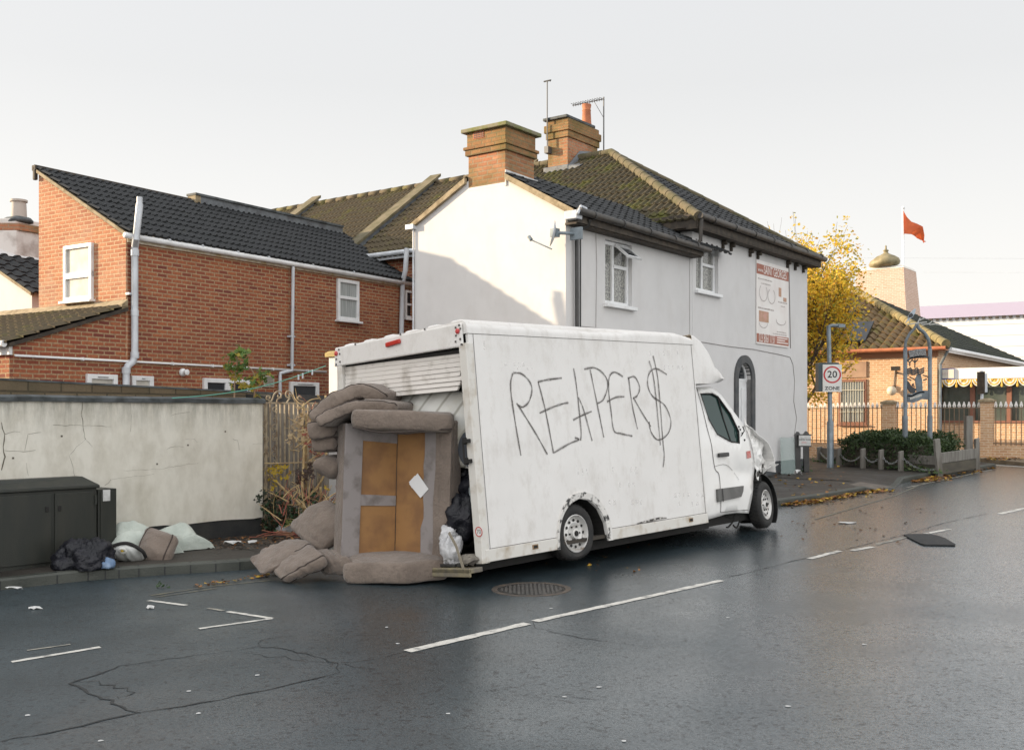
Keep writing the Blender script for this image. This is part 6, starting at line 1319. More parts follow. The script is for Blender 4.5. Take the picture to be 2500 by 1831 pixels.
def scroll(cx, cz, r, a0, turns, hand=1, n=22): return [(cx+hand*r*(1-.75*i/n)*math.cos(a0+turns*2*math.pi*i/n), 0, cz+r*(1-.75*i/n)*math.sin(a0+turns*2*math.pi*i/n)) for i in range(n+1)]
def gq(x, y): p = GF.hit(*d6(x, y), 1, 0); return V((p.x, 0, p.z))
for pts in ([(95, 235), (150, 225), (185, 200), (215, 130), (255, 105), (285, 125), (275, 165), (250, 165), (250, 145)], [(235, 235), (245, 190), (285, 170)], [(430, 215), (405, 170), (375, 115), (340, 110), (330, 150), (350, 175), (370, 160), (362, 140)], [(335, 235), (355, 200), (372, 178)], [(185, 215), (150, 200), (130, 185), (140, 155), (165, 165), (160, 185)], [(520, 215), (470, 200), (455, 175), (475, 155), (490, 175)]):
    mb = MB(); mb.tube(spline([gq(*p) for p in pts], 5), .011, 6); mb.build('scroll', M['rust'], gate, smooth=True)
for (x, y, hnd) in ((215, 300, 1), (215, 480, -1), (210, 600, 1), (400, 480, 1), (400, 610, -1), (480, 600, 1), (205, 760, 1), (120, 440, -1), (120, 600, 1), (395, 960, 1), (120, 760, 1)):
    c_ = gq(x, y); mb = MB(); mb.tube(scroll(c_.x, c_.z, .055, -1.2, 1.25, hnd), .008, 5); mb.tube(scroll(c_.x, c_.z-.13, .045, 1.6, -1.1, hnd), .008, 5); mb.build('scroll', M['rust'], gate, smooth=True)
# boarded fence behind the gate
fA = at(640, 1000, 15.2); fB = at(880, 1000, 16.7); dx = fB-fA; BF_ = Fr((fA.x, fA.y, 0), math.atan2(dx.y, dx.x)); bl = math.hypot(dx.x, dx.y)
bfence = thing('board_fence', 'grey weathered board fence with cross battens behind the gate', 'fence', BF_)
zft = BF_.hit(760, 983, 1, 0).z; x = 0; rr = random.Random(3); mb = MB()
while x < bl-.05: w_ = rr.uniform(.10, .13); mb.box((x, rr.uniform(-.006, .006), .3+rr.uniform(0, .05)), (x+w_-.008, .02, zft-.02+rr.uniform(-.02, .02))); x += w_
mb.build('boards', M['wood_grey'], bfence)
for (a, q) in (((540, 360), (830, 355)), ((540, 540), (700, 370)), ((535, 830), (700, 830)), ((545, 360), (535, 1120))):
    A1 = BF_.hit(*d6(*a), 1, -.03); B1 = BF_.hit(*d6(*q), 1, -.03); mb = MB(); mb.tube([A1, B1], .028, 4); mb.build('batten', mat('tan_batten', (.30, .22, .11), .9, (.2, .14, .07), 9) if 'tan_batten' not in bpy.data.materials else bpy.data.materials['tan_batten'], bfence)
# utility cabinets
C0, C1 = gp(0, 1394, .12), gp(236, 1363, .12); dx = C1-C0; CA_ = math.atan2(dx.y, dx.x); CBF = Fr((C1.x, C1.y, C1.z-.02), CA_)
M['cab_green'] = mat('dark_green_cabinet', (.019, .022, .018), .5, (.028, .029, .023), 2.5, bs=100, bst=.15, stretch=(2.5, 2.5, .5))
cab = thing('utility_cabinet', 'long dark green street cabinet with sloping lid, two doors', 'cabinet', CBF)
def ch(x, y): return CBF.hit(x*.37677, 850+y*.37677, 1, 0)
zc1 = ch(615, 905).z; wd_ = .36
mb = MB(); mb.box((-2.3, 0, -.1), (0, wd_, zc1)); mb.build('body', M['cab_green'], cab, bevel=.006)
lh = .13; mb = MB(); mb.hexa([(-2.34, -.03, zc1+.002), (.025, -.03, zc1+.002), (.025, wd_+.02, zc1+.002), (-2.34, wd_+.02, zc1+.002)], [(-2.34, -.03, zc1+.035), (.025, -.03, zc1+.035), (.025, wd_+.02, zc1+.035), (-2.34, wd_+.02, zc1+.035)]); mb.hexa([(-2.34, -.03, zc1+.035), (.025, -.03, zc1+.035), (.025, wd_+.02, zc1+.035), (-2.34, wd_+.02, zc1+.035)], [(-2.3, .06, zc1+lh), (-.08, .17, zc1+lh), (-.08, wd_-.04, zc1+lh), (-2.3, wd_-.04, zc1+lh)]); mb.build('lid', M['cab_green'], cab, bevel=.008)
xg = ch(340, 1100).x; xr = ch(605, 1100).x
for (a, q) in ((-2.28, xg-.022), (xg+.022, xr)):
    mb = MB(); mb.box((a, -.018, .04), (q, -.001, zc1-.035)); d_ = mb.build('door', M['cab_green'], cab, bevel=.005)
    hx = (q-.05 if a < -2 else a+.05); mb = MB(); mb.box((hx-.018, -.03, zc1*.72), (hx+.018, -.018, zc1*.72+.06)); mb.build('lock', M['chassis'], d_, bevel=.004)
mb = MB(); mb.box((xr-.0, -.03, zc1-.19), (xr+.03, -.01, zc1-.08)); mb.build('hinge', M['cab_green'], cab)
C2 = ch(622, 1360); cx1 = ch(764, 1350).x; cab2 = thing('utility_cabinet', 'narrow dark green cabinet with a white sticker, right of the long cabinet', 'cabinet', CBF.sub((.02, 0, 0)))
z2 = ch(700, 912).z
mb = MB(); mb.box((.012, .03, -.1), (cx1-.02, wd_+.02, z2)); mb.build('body', M['cab_green'], cab2, bevel=.006)
mb = MB(); mb.box((.04, .018, .04), (cx1-.05, .029, z2-.03)); mb.build('door', M['cab_green'], cab2, bevel=.004)
q = ch(700, 953); mb = MB(); mb.box((q.x-.075, .013, q.z-.065), (q.x+.015, .0175, q.z+.065)); mb.build('sticker', M['wpaper'], cab2)
# washing line with pegs
w0, w1 = at(420, 972, 12.9), at(795, 893, 15.0); wl_ = MB(); wl_.tube([w0.lerp(w1, i/16)-V((0, 0, .10*math.sin(math.pi*i/16))) for i in range(17)], .006, 5)
cl = thing('washing_line', 'thin green washing line strung from the block wall to the pier', 'washing line', Fr(w0)); wl_.v = [tuple(V(p)-w0) for p in wl_.v]; wl_.build('cord', mat('green_cord', (.10, .36, .28), .6), cl)
for t in (.80, .83, .90): p = w0.lerp(w1, t)-V((0, 0, .10*math.sin(math.pi*t)+.03)); tag(MB().box(p-V((.01, .01, .03)), p+V((.01, .01, .045))).build('clothes_peg', M['grey_pipe']), 'pale clothes peg clipped on the green washing line', 'clothes peg', 'pegs on the washing line')
# ================================================================== temple hall, tower, flag
TM = Fr((13.52, 32.9, 0), PHH)
def th_(px, py, ax=0, v=0): return TM.hit(px, py, ax, v)
temple = thing('temple_hall', 'orange brick temple hall with hipped mossy tiled roof and white awning', 'temple', TM)
ZT = th_(2288, 852).z; tg = G(13.5, 33)
TWY = 16
mb = MB(); mb.box((0, 0, -.5), (14, TWY, ZT)); tw_ = mb.build('wall', M['sikh_brick'], temple)
PKX, PKY = 7.0, 5.69
pkz = TM.I@at(2030, 688, (TM.W((PKX, PKY, 0))).y); pkz = pkz.z
ov = .35; rs_ = (pkz-ZT)/(PKX+ov); rsv = (pkz-ZT)/(PKY+ov)
a_ = math.atan(rs_); mb = MB(); tile_roof(mb, (-ov, TWY, ZT+.02), (0, -1, 0), (math.cos(a_), 0, math.sin(a_)), TWY+ov, (PKX+ov)/math.cos(a_), tw=.34, co=.36, amp=.07, st=.06, spw=8, prof='sin')
r1 = mb.build('roof', M['tile_sikh'], temple, smooth=True, auto=35)
e = V((-ov, -ov, 0)); k = V((PKX, PKY, 0)); t = k-e; clip(r1, [(e, V((t.y, -t.x, 0)).normalized())])
a2_ = math.atan(rsv); mb = MB(); tile_roof(mb, (-ov, -ov, ZT+.02), (1, 0, 0), (0, math.cos(a2_), math.sin(a2_)), 14+2*ov, (PKY+ov)/math.cos(a2_), tw=.25, co=.26, amp=.012, st=.028, prof='flat')
r2 = mb.build('side_roof', M['tile_green'], temple, smooth=True, auto=30); e2 = V((14+ov, -ov, 0)); t2 = k-e2
clip(r2, [(e, V((-t.y, t.x, 0)).normalized()), (e2, V((t2.y, -t2.x, 0)).normalized())])
mb = MB(); mb.poly([(14+ov, -ov, ZT+.02), (14+ov, TWY, ZT+.02), (PKX, TWY, pkz), (PKX, PKY, pkz)]); mb.build('rear_roof', M['tile_green'], temple)
mb = MB(); ridge(mb, V((-ov, -ov, ZT+.12)), V((PKX, PKY, pkz+.09)), .14, 24); mb.build('hip_tiles', mat('lichened_hip_tiles', (.23, .18, .085), .9, (.15, .13, .06), 4), r1, smooth=True, auto=40)
mb = MB(); ridge(mb, V((PKX, PKY, pkz+.08)), V((PKX, TWY, pkz+.08)), .12, 20); mb.build('ridge_tiles', M['tile_green'], r1, smooth=True)
mb = MB(); mb.box((-.03-.0, -.04, ZT-.24), (.0-.001, TWY, ZT-.05)); mb.box((-ov, -ov, ZT-.07), (0, TWY, ZT-.03)); mb.build('fascia', mat('terracotta_fascia', (.34, .17, .10), .7), temple)
mb = MB(); mb.tube([(-ov-.06, -ov, ZT+.0), (-ov-.06, TWY, ZT+.0)], .06, 8); mb.build('gutter', M['terracotta'], temple)
mb = MB(); mb.box((0, -ov, ZT-.12), (14, -ov+.04, ZT+.02)); mb.tube([(0, -ov-.05, ZT-.02), (14, -ov-.05, ZT-.02)], .06, 8); dq = MB(); dq.tube([(-.1, -ov, ZT-.06), (.02, -.09, ZT-.5), (.02, -.09, .3)], .045, 8); dq.build('downpipe', M['metal_grey'], temple); mb.build('white_fascia', M['white_plastic'], temple)
# front window with stone panel, lamps
TF2 = lambda h, o, z: (-o, h, z)
def trect(x0, x1, y0, y1): a = th_(x0, (y0+y1)/2); q = th_(x1, (y0+y1)/2); return q.y, a.y, th_((x0+x1)/2, y1).z, th_((x0+x1)/2, y0).z
y0, y1, z0, z1 = trect(2048, 2116, 926, 1036)
f = window_box(temple, y0, y1, z0, z1, TF2, mat('brown_frame', (.22, .10, .065), .6), M['glass_net'], [], fw=.09, depth=.05, sill=True)
mb = MB()
for i in range(1, 11): yy = y0+(y1-y0)*i/11; mb.box((-.075, yy-.005, z0+.08), (-.06, yy+.005, z1-.08))
for zz in (z0+(z1-z0)*.28, z0+(z1-z0)*.76): mb.box((-.078, y0+.05, zz-.01), (-.057, y1-.05, zz+.01))
mb.build('security_bars', mat('cream_bars', (.50, .48, .40), .5), f)
py0, py1, pz0, pz1 = trect(2052, 2116, 883, 924); mb = MB(); mb.box((-.05, py0, pz0+.03), (-.001, py1, pz1)); sp2 = mb.build('stone_panel', mat('pink_stone_panel', (.38, .25, .17), .8, (.31, .2, .14), 4), temple)
mb = MB(); q = [(2048, 911), (2062, 909), (2064, 903), (2068, 897), (2076, 894), (2078, 889), (2082, 888)]; mb.tube([th_(x, y, 0, -.055) for x, y in q], .016, 5); mb.build('carved_curve', M['wood_dark'], sp2)
gl_ = th_(2177, 954, 0, -.26); mb = MB(); mb.ball(gl_, .155, 20); gle = mb.build('globe_lamp', mat('opal_globe', (.55, .50, .40), .5), temple, smooth=True); mb = MB(); mb.tube([gl_+V((.1, 0, 0)), gl_+V((.26, 0, 0))], .04, 8); mb.build('lamp_arm', M['metal_grey'], gle)
q = th_(2187, 900, 0, -.22); mb = MB(); mb.box(q-V((.08, .13, .06)), q+V((.06, .13, .07))); mb.box(q+V((.05, -.02, -.16)), q+V((.22, .02, -.10))); mb.tube([q+V((.2, .08, 0)), q+V((.2, .12, -.55))], .014, 5); mb.box(q+V((.14, .06, -.72)), q+V((.21, .18, -.55))); mb.build('floodlight', M['black_plastic'], temple)
# side extension with awning, windows, bunting
EX = TM.sub((.35, -.05, 0)); ex = temple
def eh(px, py, v=.35): return TM.hit(px, py, 0, v)
ye = -9.0; zfb, zft = eh(2400, 925).z, eh(2400, 898).z; zs = eh(2420, 1030).z; zb0 = eh(2440, 1088).z
mb = MB(); mb.box((.40, ye, -.5), (.70, -.0-.02, zs-.03)); mb.build('brick_apron', M['sikh_brick'], temple)
mb = MB(); mb.box((.36, ye, zs-.03), (.75, -.05, zs+.04)); mb.build('window_sill', mat('brown_sill', (.23, .10, .065), .6), temple)
mb = MB(); mb.box((.55, ye, zs+.03), (.57, -.05, zfb+.03)); mb.build('window_glass', mat('dim_shop_glass', (.06, .075, .06), .12, (.10, .115, .10), 2, .35, .65, spec=.8), temple)
mb = MB(); mb.box((1.4, ye, -.5), (1.5, -.05, zft)); mb.box((.6, ye-.1, -.5), (1.5, ye, zft)); mb.build('back_wall', M['wood_dark'], temple)
for px in (2372, 2462):
    yy = eh(px, 980).y; mb = MB(); mb.box((.45, yy-.07, zs+.03), (.54, yy+.07, zfb+.02)); mb.build('mullion', bpy.data.materials['brown_sill'], temple)
mb = MB(); mb.box((.15, ye, zfb+.0), (1.6, -.10, zft)); aw = mb.build('awning_fascia', mat('white_awning', (.74, .73, .72), .5), temple, bevel=.01)
yb = eh(2299, 914).y; yb2 = eh(2334, 914).y; mb = MB(); mb.box((.10, yb2, zfb-.02), (.149, yb, zft+.0)); sb_ = mb.build('sign_box', mat('blue_sign_edge', (.06, .08, .25), .5), temple); mb = MB(); mb.box((.085, yb2-.001, zfb+.03), (.099, yb-.08, zft-.03)); mb.build('sign_face', mat('cream_sign_face', (.58, .55, .49), .6), sb_); 
mb = MB(); 
for i in range(3): mb.tube([(.083, yb2+.2+.07*i+.02*math.cos(j*math.pi/5), (zfb+zft)/2+.035*math.sin(j*math.pi/5)) for j in range(9)], .006, 4)
mb.build('faint_mark', mat('pink_mark', (.48, .36, .33), .7), sb_)
gm_ = mat('gold_bunting', (.55, .30, .03), .8, (.62, .45, .12), 14); gw_ = mat('white_bunting', (.68, .64, .55), .8)
bun = MB(); bwh = MB(); n = 20; xg_ = .08; w_ = (abs(ye)-.2)/n
for i in range(n):
    yc_ = -.12-w_*(i+.5); hz = zfb-.01
    for r0, r1, tgt in ((0, .10, bun), (.105, .15, bwh), (.155, .19, bun), (.195, .225, bwh)):
        k = 10; sc_ = w_*.46/.225
        vs = [(xg_-.01*math.sin(j*1.3), yc_+rr_*sc_*math.cos(math.pi*j/k), hz-rr_*sc_*1.15*math.sin(math.pi*j/k)) for rr_ in (r0, r1) for j in range(k+1)]
        tgt.add(vs, [(j, j+1, k+2+j, k+1+j) for j in range(k)])
    bun.ball((xg_, yc_+w_*.5, hz-.20), (.02, .035, .06), 7); bun.tube([(xg_, yc_+w_*.5, hz), (xg_, yc_+w_*.5, hz-.16)], .018, 5)
bt_ = thing('bunting_garland', 'gold and white scalloped bunting garland hung under the white awning', 'bunting', TM.sub((xg_, ye, zfb-.3)))
for b_, m_, nm in ((bun, gm_, 'gold_swags'), (bwh, gw_, 'white_swags')):
    b_.v = [(p[0]-xg_, p[1]-ye, p[2]-(zfb-.3)) for p in b_.v]; b_.build(nm, m_, bt_, solid=.006)
# solar panels on the front slope
for nm, pts in (('large dark solar panel on the temple roof behind the lamp pole', [(2043, 839), (2070, 796), (2135, 791), (2113, 838)]), ('small dark solar panel higher on the temple roof, half hidden by the yellow tree', [(2059, 757), (2096, 754), (2083, 775), (2067, 773)])):
    o0 = TM.I@CAM; ps = []
    for x, y in pts:
        d_ = TM.I.to_3x3()@ray(x, y); nrm = V((-math.sin(a_), 0, math.cos(a_))); t_ = (V((-ov, 0, ZT+.16))-o0).dot(nrm)/d_.dot(nrm); ps.append(o0+d_*t_)
    mb = MB(); mb.hexa([p+V((-math.sin(a_), 0, math.cos(a_)))*.05 for p in ps], [p+V((-math.sin(a_), 0, math.cos(a_)))*.11 for p in ps]); mb.v = [tuple(TM.W(p)) for p in mb.v]
    tag(mb.build('solar_panel', mat('dark_solar_glass', (.018, .022, .03), .4, (.028, .032, .04), 3, spec=.25)), nm, 'solar panel', 'solar panels on the temple roof')
# tower
TQ = at(2206, 800, 45.5); TWR = Fr((TQ.x, TQ.y, 0), PHH); tower = thing('brick_tower', 'tapering orange brick tower rising behind the temple roof', 'tower', TWR)
ztt = at(2206, 653, 45.5).z; wv = 2.05; wu = 1.95; ta = .42; zb_ = 3.0
mb = MB(); mb.hexa([(-ta, -ta, zb_), (wu+ta, -ta, zb_), (wu+ta, wv+ta, zb_), (-ta, wv+ta, zb_)], [(.0, .0, ztt), (wu-.0, .0, ztt), (wu-.0, wv, ztt), (.0, wv, ztt)])
mb.box((-ta, -ta, -.5), (wu+ta, wv+ta, zb_))
mb.build('shaft', brickmat('tower_brick', ((.54, .365, .28), (.47, .30, .22), (.60, .42, .34)), (.66, .57, .49), bl=.2), tower)
mb = MB(); mb.hexa([(-.01, -.01, ztt), (wu+.01, -.01, ztt), (wu+.01, wv+.01, ztt), (-.01, wv+.01, ztt)], [(.06, .06, ztt+.12), (wu-.06, .06, ztt+.12), (wu-.06, wv-.06, ztt+.12), (.06, wv-.06, ztt+.12)]); mb.build('cap', mat('white_tower_cap', (.66, .63, .58), .7), tower)
oc_ = TWR.I@at(2160, 645, 46.2); sgn = V((0, 1, 0))
mb = MB(); pr = [(.02, .0), (.55, .02), (.76, .12), (.81, .27), (.74, .42), (.52, .55), (.32, .62), (.30, .63), (.16, .70), (.11, .78), (.16, .82), (.16, .86), (.07, .90), (.045, 1.0), (.06, 1.06), (.03, 1.10), (.0, 1.14)]
def ot(p):
    x, y, z = p; s = 1.0
    if y > 0 and z < .5: y *= 1+.22*(y/.8); z -= .10*(y/.8)
    return (oc_.x+x*.68, oc_.y-.05+y*.76, oc_.z-.13+z*.86)
mb.lathe(pr, 30, T=ot); tag_o = mb.build('gilded_finial', mat('dull_gold_finial', (.27, .225, .13), .6, (.17, .145, .08), 4, metal=.1), tower, smooth=True, auto=50)
# flag
fp0 = at(2205, 700, 47.5); zf = at(2205, 510, 47.5).z; flag = thing('flagpole', 'white flagpole with an orange pennant flag behind the tower', 'flag', Fr((fp0.x, fp0.y, 4.0)))
mb = MB(); mb.tube([(0, 0, -3.9), (0, 0, zf-4.0)], .055, 8); mb.ball((0, 0, zf-3.97), .08, 10); mb.build('pole', M['white_plastic'], flag, smooth=True)
def fp_(x, y): return at(x, y, 47.4)-V((fp0.x, fp0.y, 4.0))
mb = MB(); top = [(2205, 514), (2215, 530), (2226, 541), (2238, 547), (2250, 555), (2256, 575), (2259, 592)]; bot = [(2207, 571), (2215, 572), (2224, 573), (2233, 576), (2242, 581), (2250, 586), (2258, 591)]
nn = 6; vs = []
for i in range(7):
    for j in range(nn+1): p = fp_(*top[i]).lerp(fp_(*bot[i]), j/nn); vs.append(p+V((0, .22*math.sin(i*1.2+j*.5)*(i/6), 0)))
mb.add(vs, [(i*(nn+1)+j, (i+1)*(nn+1)+j, (i+1)*(nn+1)+j+1, i*(nn+1)+j+1) for i in range(6) for j in range(nn)]); mb.build('pennant', leafmat('orange_cloth', (.62, .13, .04), (.50, .09, .03), None, .4), flag, smooth=True)
# railings with brick piers in front of the temple
RL = Fr(tuple(TM.W((-1.75, 0, 0))), PHH)
def rh(px, py): return RL.hit(px, py, 0, 0)
zrt, zrb = rh(2300, 989).z, .95
M['railing'] = mat('brown_railing', (.20, .15, .10), .6, (.13, .09, .06), 5); M['finial'] = mat('white_finial', (.74, .72, .70), .5)
def pier_(x0, x1, ytop, lab, base):
    a, q = rh(x1, 1000), rh(x0, 1000); zt_ = rh((x0+x1)/2, ytop).z; P_ = thing('brick_pier', lab, 'pier', RL.sub((0, a.y, 0)), 'brick piers of the temple railing')
    w_ = q.y-a.y; mb = MB(); mb.box((-w_*.5, 0, -.3), (w_*.5, w_, zt_)); mb.build('shaft', M['sikh_brick'], P_); mb = MB(); mb.box((-w_*.5-.05, -.05, zt_), (w_*.5+.05, w_+.05, zt_+.06)); mb.hexa([(-w_*.5-.05, -.05, zt_+.06), (w_*.5+.05, -.05, zt_+.06), (w_*.5+.05, w_+.05, zt_+.06), (-w_*.5-.05, w_+.05, zt_+.06)], [(-w_*.3, .1, zt_+.12), (w_*.3, .1, zt_+.12), (w_*.3, w_-.1, zt_+.12), (-w_*.3, w_-.1, zt_+.12)]); mb.build('cap', M['verge'], P_); return a.y, q.y
p1 = pier_(2158, 2186, 986, 'orange brick pier of the temple railing left of the village sign poles', 0); p2 = pier_(2396, 2425, 982, 'orange brick pier beside the edge-on road sign', 0); yL = rh(1968, 1000).y; yR = -9.5
def run(ya, yb, lab):
    f_ = thing('iron_railing', lab, 'railing', RL.sub((0, ya, 0)), 'railing runs in front of the temple'); n = max(3, int(round((yb-ya)/.135)))
    mb = MB(); mb.box((-.02, 0, zrt-.10), (.02, yb-ya, zrt-.075)); mb.box((-.02, 0, zrb+.05), (.02, yb-ya, zrb+.08)); mb.build('rails', M['railing'], f_)
    mb = MB(); m2 = MB()
    for i in range(n):
        y = (yb-ya)*(i+.5)/n; mb.box((-.011, y-.011, zrb), (.011, y+.011, zrt-.02)); m2.hexa([(-.008, y-.05, zrt-.02), (.008, y-.05, zrt-.02), (.008, y+.05, zrt-.02), (-.008, y+.05, zrt-.02)], [(-.006, y-.012, zrt+.10), (.006, y-.012, zrt+.10), (.006, y+.012, zrt+.10), (-.006, y+.012, zrt+.10)]); m2.hexa([(-.008, y-.02, zrt-.08), (.008, y-.02, zrt-.08), (.008, y+.02, zrt-.08), (-.008, y+.02, zrt-.08)], [(-.008, y-.05, zrt-.02), (.008, y-.05, zrt-.02), (.008, y+.05, zrt-.02), (-.008, y+.05, zrt-.02)])
    mb.build('bars', M['railing'], f_); m2.build('spear_tips', M['finial'], f_)
    mb = MB(); mb.box((-.11, 0, -.3), (.11, yb-ya, zrb)); mb.build('dwarf_wall', M['sikh_brick'], f_)
run(p1[1], yL, 'white tipped iron railing between the house corner and the first pier'); run(p2[1], p1[0], 'white tipped iron railing between the two brick piers'); run(yR, p2[0], 'white tipped iron railing running off the frame at the right')
# ================================================================== warehouse
WH = Fr(tuple(at(2280, 900, 62)), PHH); wz0 = at(2290, 778, 62).z
ware = thing('white_warehouse', 'white ribbed metal warehouse with a purple roof edge far behind', 'warehouse', Fr((WH.M.translation.x, WH.M.translation.y, 0), R(-30)))
mb = MB(); mb.box((-6, 0, 0), (34, 12, wz0)); 
wm, nt, b = newmat('ribbed_white_cladding'); z_ = nd(nt, 'ShaderNodeSeparateXYZ', {0: objco(nt)}).outputs[2]; sw = nd(nt, 'ShaderNodeMath', {0: nd(nt, 'ShaderNodeMath', {0: z_, 1: 1.55}, operation='MULTIPLY').outputs[0]}, operation='FRACT').outputs[0]
nt.links.new(mix(nt, ramp(nt, sw, [(.9, 0), (.95, 1)]), (.72, .71, .70), (.40, .40, .41)), b.inputs['Base Color']); b.inputs['Roughness'].default_value = .5
mb.build('cladding', wm, ware); mb = MB(); mb.box((-6.1, -.15, wz0), (34, 12.1, wz0+.75)); mb.build('roof_edge', mat('lilac_roof_edge', (.42, .38, .50), .6), ware); mb = MB()
for i in range(110): mb.box((-6+.36*i, -.16, wz0-.14), (-6+.36*i+.18, -.01, wz0))
mb.build('drip_flashing', M['wood_dark'], ware)
wires = [((2065, 630), (2520, 632)), ((2255, 665), (2520, 666))]
for i, (a, q) in enumerate(wires): mb = MB(); mb.tube([at(*a, 55), at(q[0]+200, q[1], 50)], .006, 4); tag(mb.build('overhead_wire', M['grey_pipe']), ('upper' if i == 0 else 'lower')+' thin overhead wire across the sky by the tower', 'wire', 'overhead wires')
# ================================================================== speed sign, street name sign, second sign
g0 = gp(2027, 1141, .12); SGN = Fr(g0); sp0 = thing('speed_limit_sign', 'grey pole with a square 20 zone speed sign, lamp arm on top', 'road sign', SGN)
YS = g0.y; S_ = lambda x, y, d=0: at(x, y, YS-d)-g0
tz = S_(2025, 795).z
mb = MB(); mb.tube([(0, 0, -.1), (0, 0, 1.15), (0, 0, 1.2), (-.04, 0, tz)], [.085, .085, .058, .052], 14); mb.build('pole', M['metal_grey'], sp0, smooth=True, auto=50)
mb = MB(); q = S_(2059, 797); mb.tube([(-.04, 0, tz-.03), (.04, 0, tz), (q.x, 0, q.z+.02)], .045, 10); mb.box((q.x-.14, -.07, q.z-.03), (q.x+.03, .07, q.z+.05)); mb.build('lamp_arm', M['metal_grey'], sp0, smooth=True, auto=50)
sa, sbq = S_(2009, 890, .14), S_(2054, 957, .14); cx_, cz2 = (sa.x+sbq.x)/2, (sa.z+sbq.z)/2; w_, h_ = sbq.x-sa.x, sa.z-sbq.z; yw = R(-12)
def sg(u, v, o=0): return (cx_+u*math.cos(yw), -.14-o+u*math.sin(yw), cz2+v)
def plate_(u0, u1, v0, v1, o0, o1): return [sg(u0, v0, o0), sg(u1, v0, o0), sg(u1, v1, o0), sg(u0, v1, o0)], [sg(u0, v0, o1), sg(u1, v0, o1), sg(u1, v1, o1), sg(u0, v1, o1)]
mb = MB(); mb.hexa(*plate_(-w_/2, w_/2, -h_/2, h_/2, 0, .012)); pl2 = mb.build('plate', mat('sign_white', (.70, .69, .66), .5), sp0, bevel=.008)
mb = MB(); mb.ribbon([(w_*.42*math.cos(i*math.pi/24), h_*.13+w_*.42*math.sin(i*math.pi/24)) for i in range(49)], w_*.085, lambda u, v: sg(u, v, .0135)); mb.build('red_ring', mat('sign_red', (.50, .035, .04), .5), pl2)
mb = MB(); mb.text('20', w_*.52, lambda u, v: sg(u, h_*.13+v, .0138), bold=.004); mb.text('ZONE', w_*.26, lambda u, v: sg(u, -h_*.37+v, .0138), bold=.003, sx=1.08); mb.build('lettering', mat('sign_black', (.02, .02, .022), .5), pl2)
mb = MB(); mb.hexa(*plate_(-w_/2-.09, w_/2-.06, -h_/2+.01, h_/2+.05, -.30, -.03)); mb.build('sign_box', mat('dark_teal_box', (.05, .075, .085), .5), sp0)
g1 = gp(1947, 1156, .12); g1b = gp(1968, 1151, .12); NS = thing('street_name_sign', 'low white street name sign on two black posts by the house corner', 'street sign', Fr(g1)); 
dxy = (g1b-g1); dxy.z = 0
for p in (V((0, 0, 0)), dxy):
    zt2 = (at(1948, 1058, g1.y)-g1).z; mb = MB(); mb.box(p+V((-.06, -.06, -.1)), p+V((.06, .06, zt2-.06))); mb.hexa([p+V((a*.08, b_*.08, zt2-.06)) for a, b_ in ((-1, -1), (1, -1), (1, 1), (-1, 1))], [p+V((a*.02, b_*.02, zt2+.04)) for a, b_ in ((-1, -1), (1, -1), (1, 1), (-1, 1))]); mb.build('post', M['black_plastic'], NS)
na, nb_ = at(1950, 1063, g1.y-.12)-g1, at(1979, 1088, g1.y-.12)-g1; mb = MB(); mb.box((na.x, -.14, nb_.z), (nb_.x, -.12, na.z)); npl = mb.build('plate', M['wpaper'], NS, bevel=.004)
mb = MB(); mb.box((na.x-.02, -.13, na.z), (nb_.x+.02, -.07, na.z+.03)); mb.box((na.x-.02, -.13, nb_.z-.03), (nb_.x+.02, -.07, nb_.z)); mb.build('frame', M['black_plastic'], NS)
mb = MB(); mb.text('UNION ROAD', .062, lambda u, v: ((na.x+nb_.x)/2+u*.8, -.143, na.z-.10+v), bold=.001); mb.build('lettering', mat('sign_grey_letters', (.16, .16, .16), .6), npl); mb = MB(); mb.box((na.x+.06, -.1425, nb_.z+.07), (nb_.x-.1, -.1402, nb_.z+.085)); mb.build('red_line', mat('sign_pink', (.5, .2, .2), .6), npl)
gs_ = gp(1925, 1157, .12); mb = MB(); mb.box((-.17, -.02, 0), (.17, .0, .86), T=lambda p: V(p)+gs_+V((0, .02+.12*p[2], 0))); 
m, nt, b = newmat('clear_greenish_sheet'); b.inputs['Base Color'].default_value = (.32, .42, .40, 1); b.inputs['Roughness'].default_value = .1; b.inputs['Alpha'].default_value = .32; tag(mb.build('glass_sheet', m), 'clear broken glass sheet leaning on the grey house wall', 'glass sheet')
g2 = gp(2397, 1125); ES = thing('edge_on_sign', 'road sign plate seen edge-on on a thin pole by the brick pier', 'road sign', Fr(g2)); e_ = lambda x, y, d=0: at(x, y, g2.y-d)-g2
mb = MB(); mb.tube([(0, 0, -.1), (-.0, 0, e_(2394, 905).z)], .045, 10); mb.build('pole', M['grey_pipe'], ES, smooth=True)
za1, zb1 = e_(2386, 908).z, e_(2386, 962).z; mb = MB(); mb.hexa([(-.12, .05, zb1), (-.04, -.25, zb1), (-.02, -.25, zb1), (-.09, .06, zb1)], [(-.12, .05, za1), (-.04, -.25, za1), (-.02, -.25, za1), (-.09, .06, za1)]); mb.build('plate', M['wood_dark'], ES); mb = MB(); mb.box((.0, -.06, zb1+.05), (.14, -.05, za1-.05)); mb.build('rear_plate', M['grey_pipe'], ES)
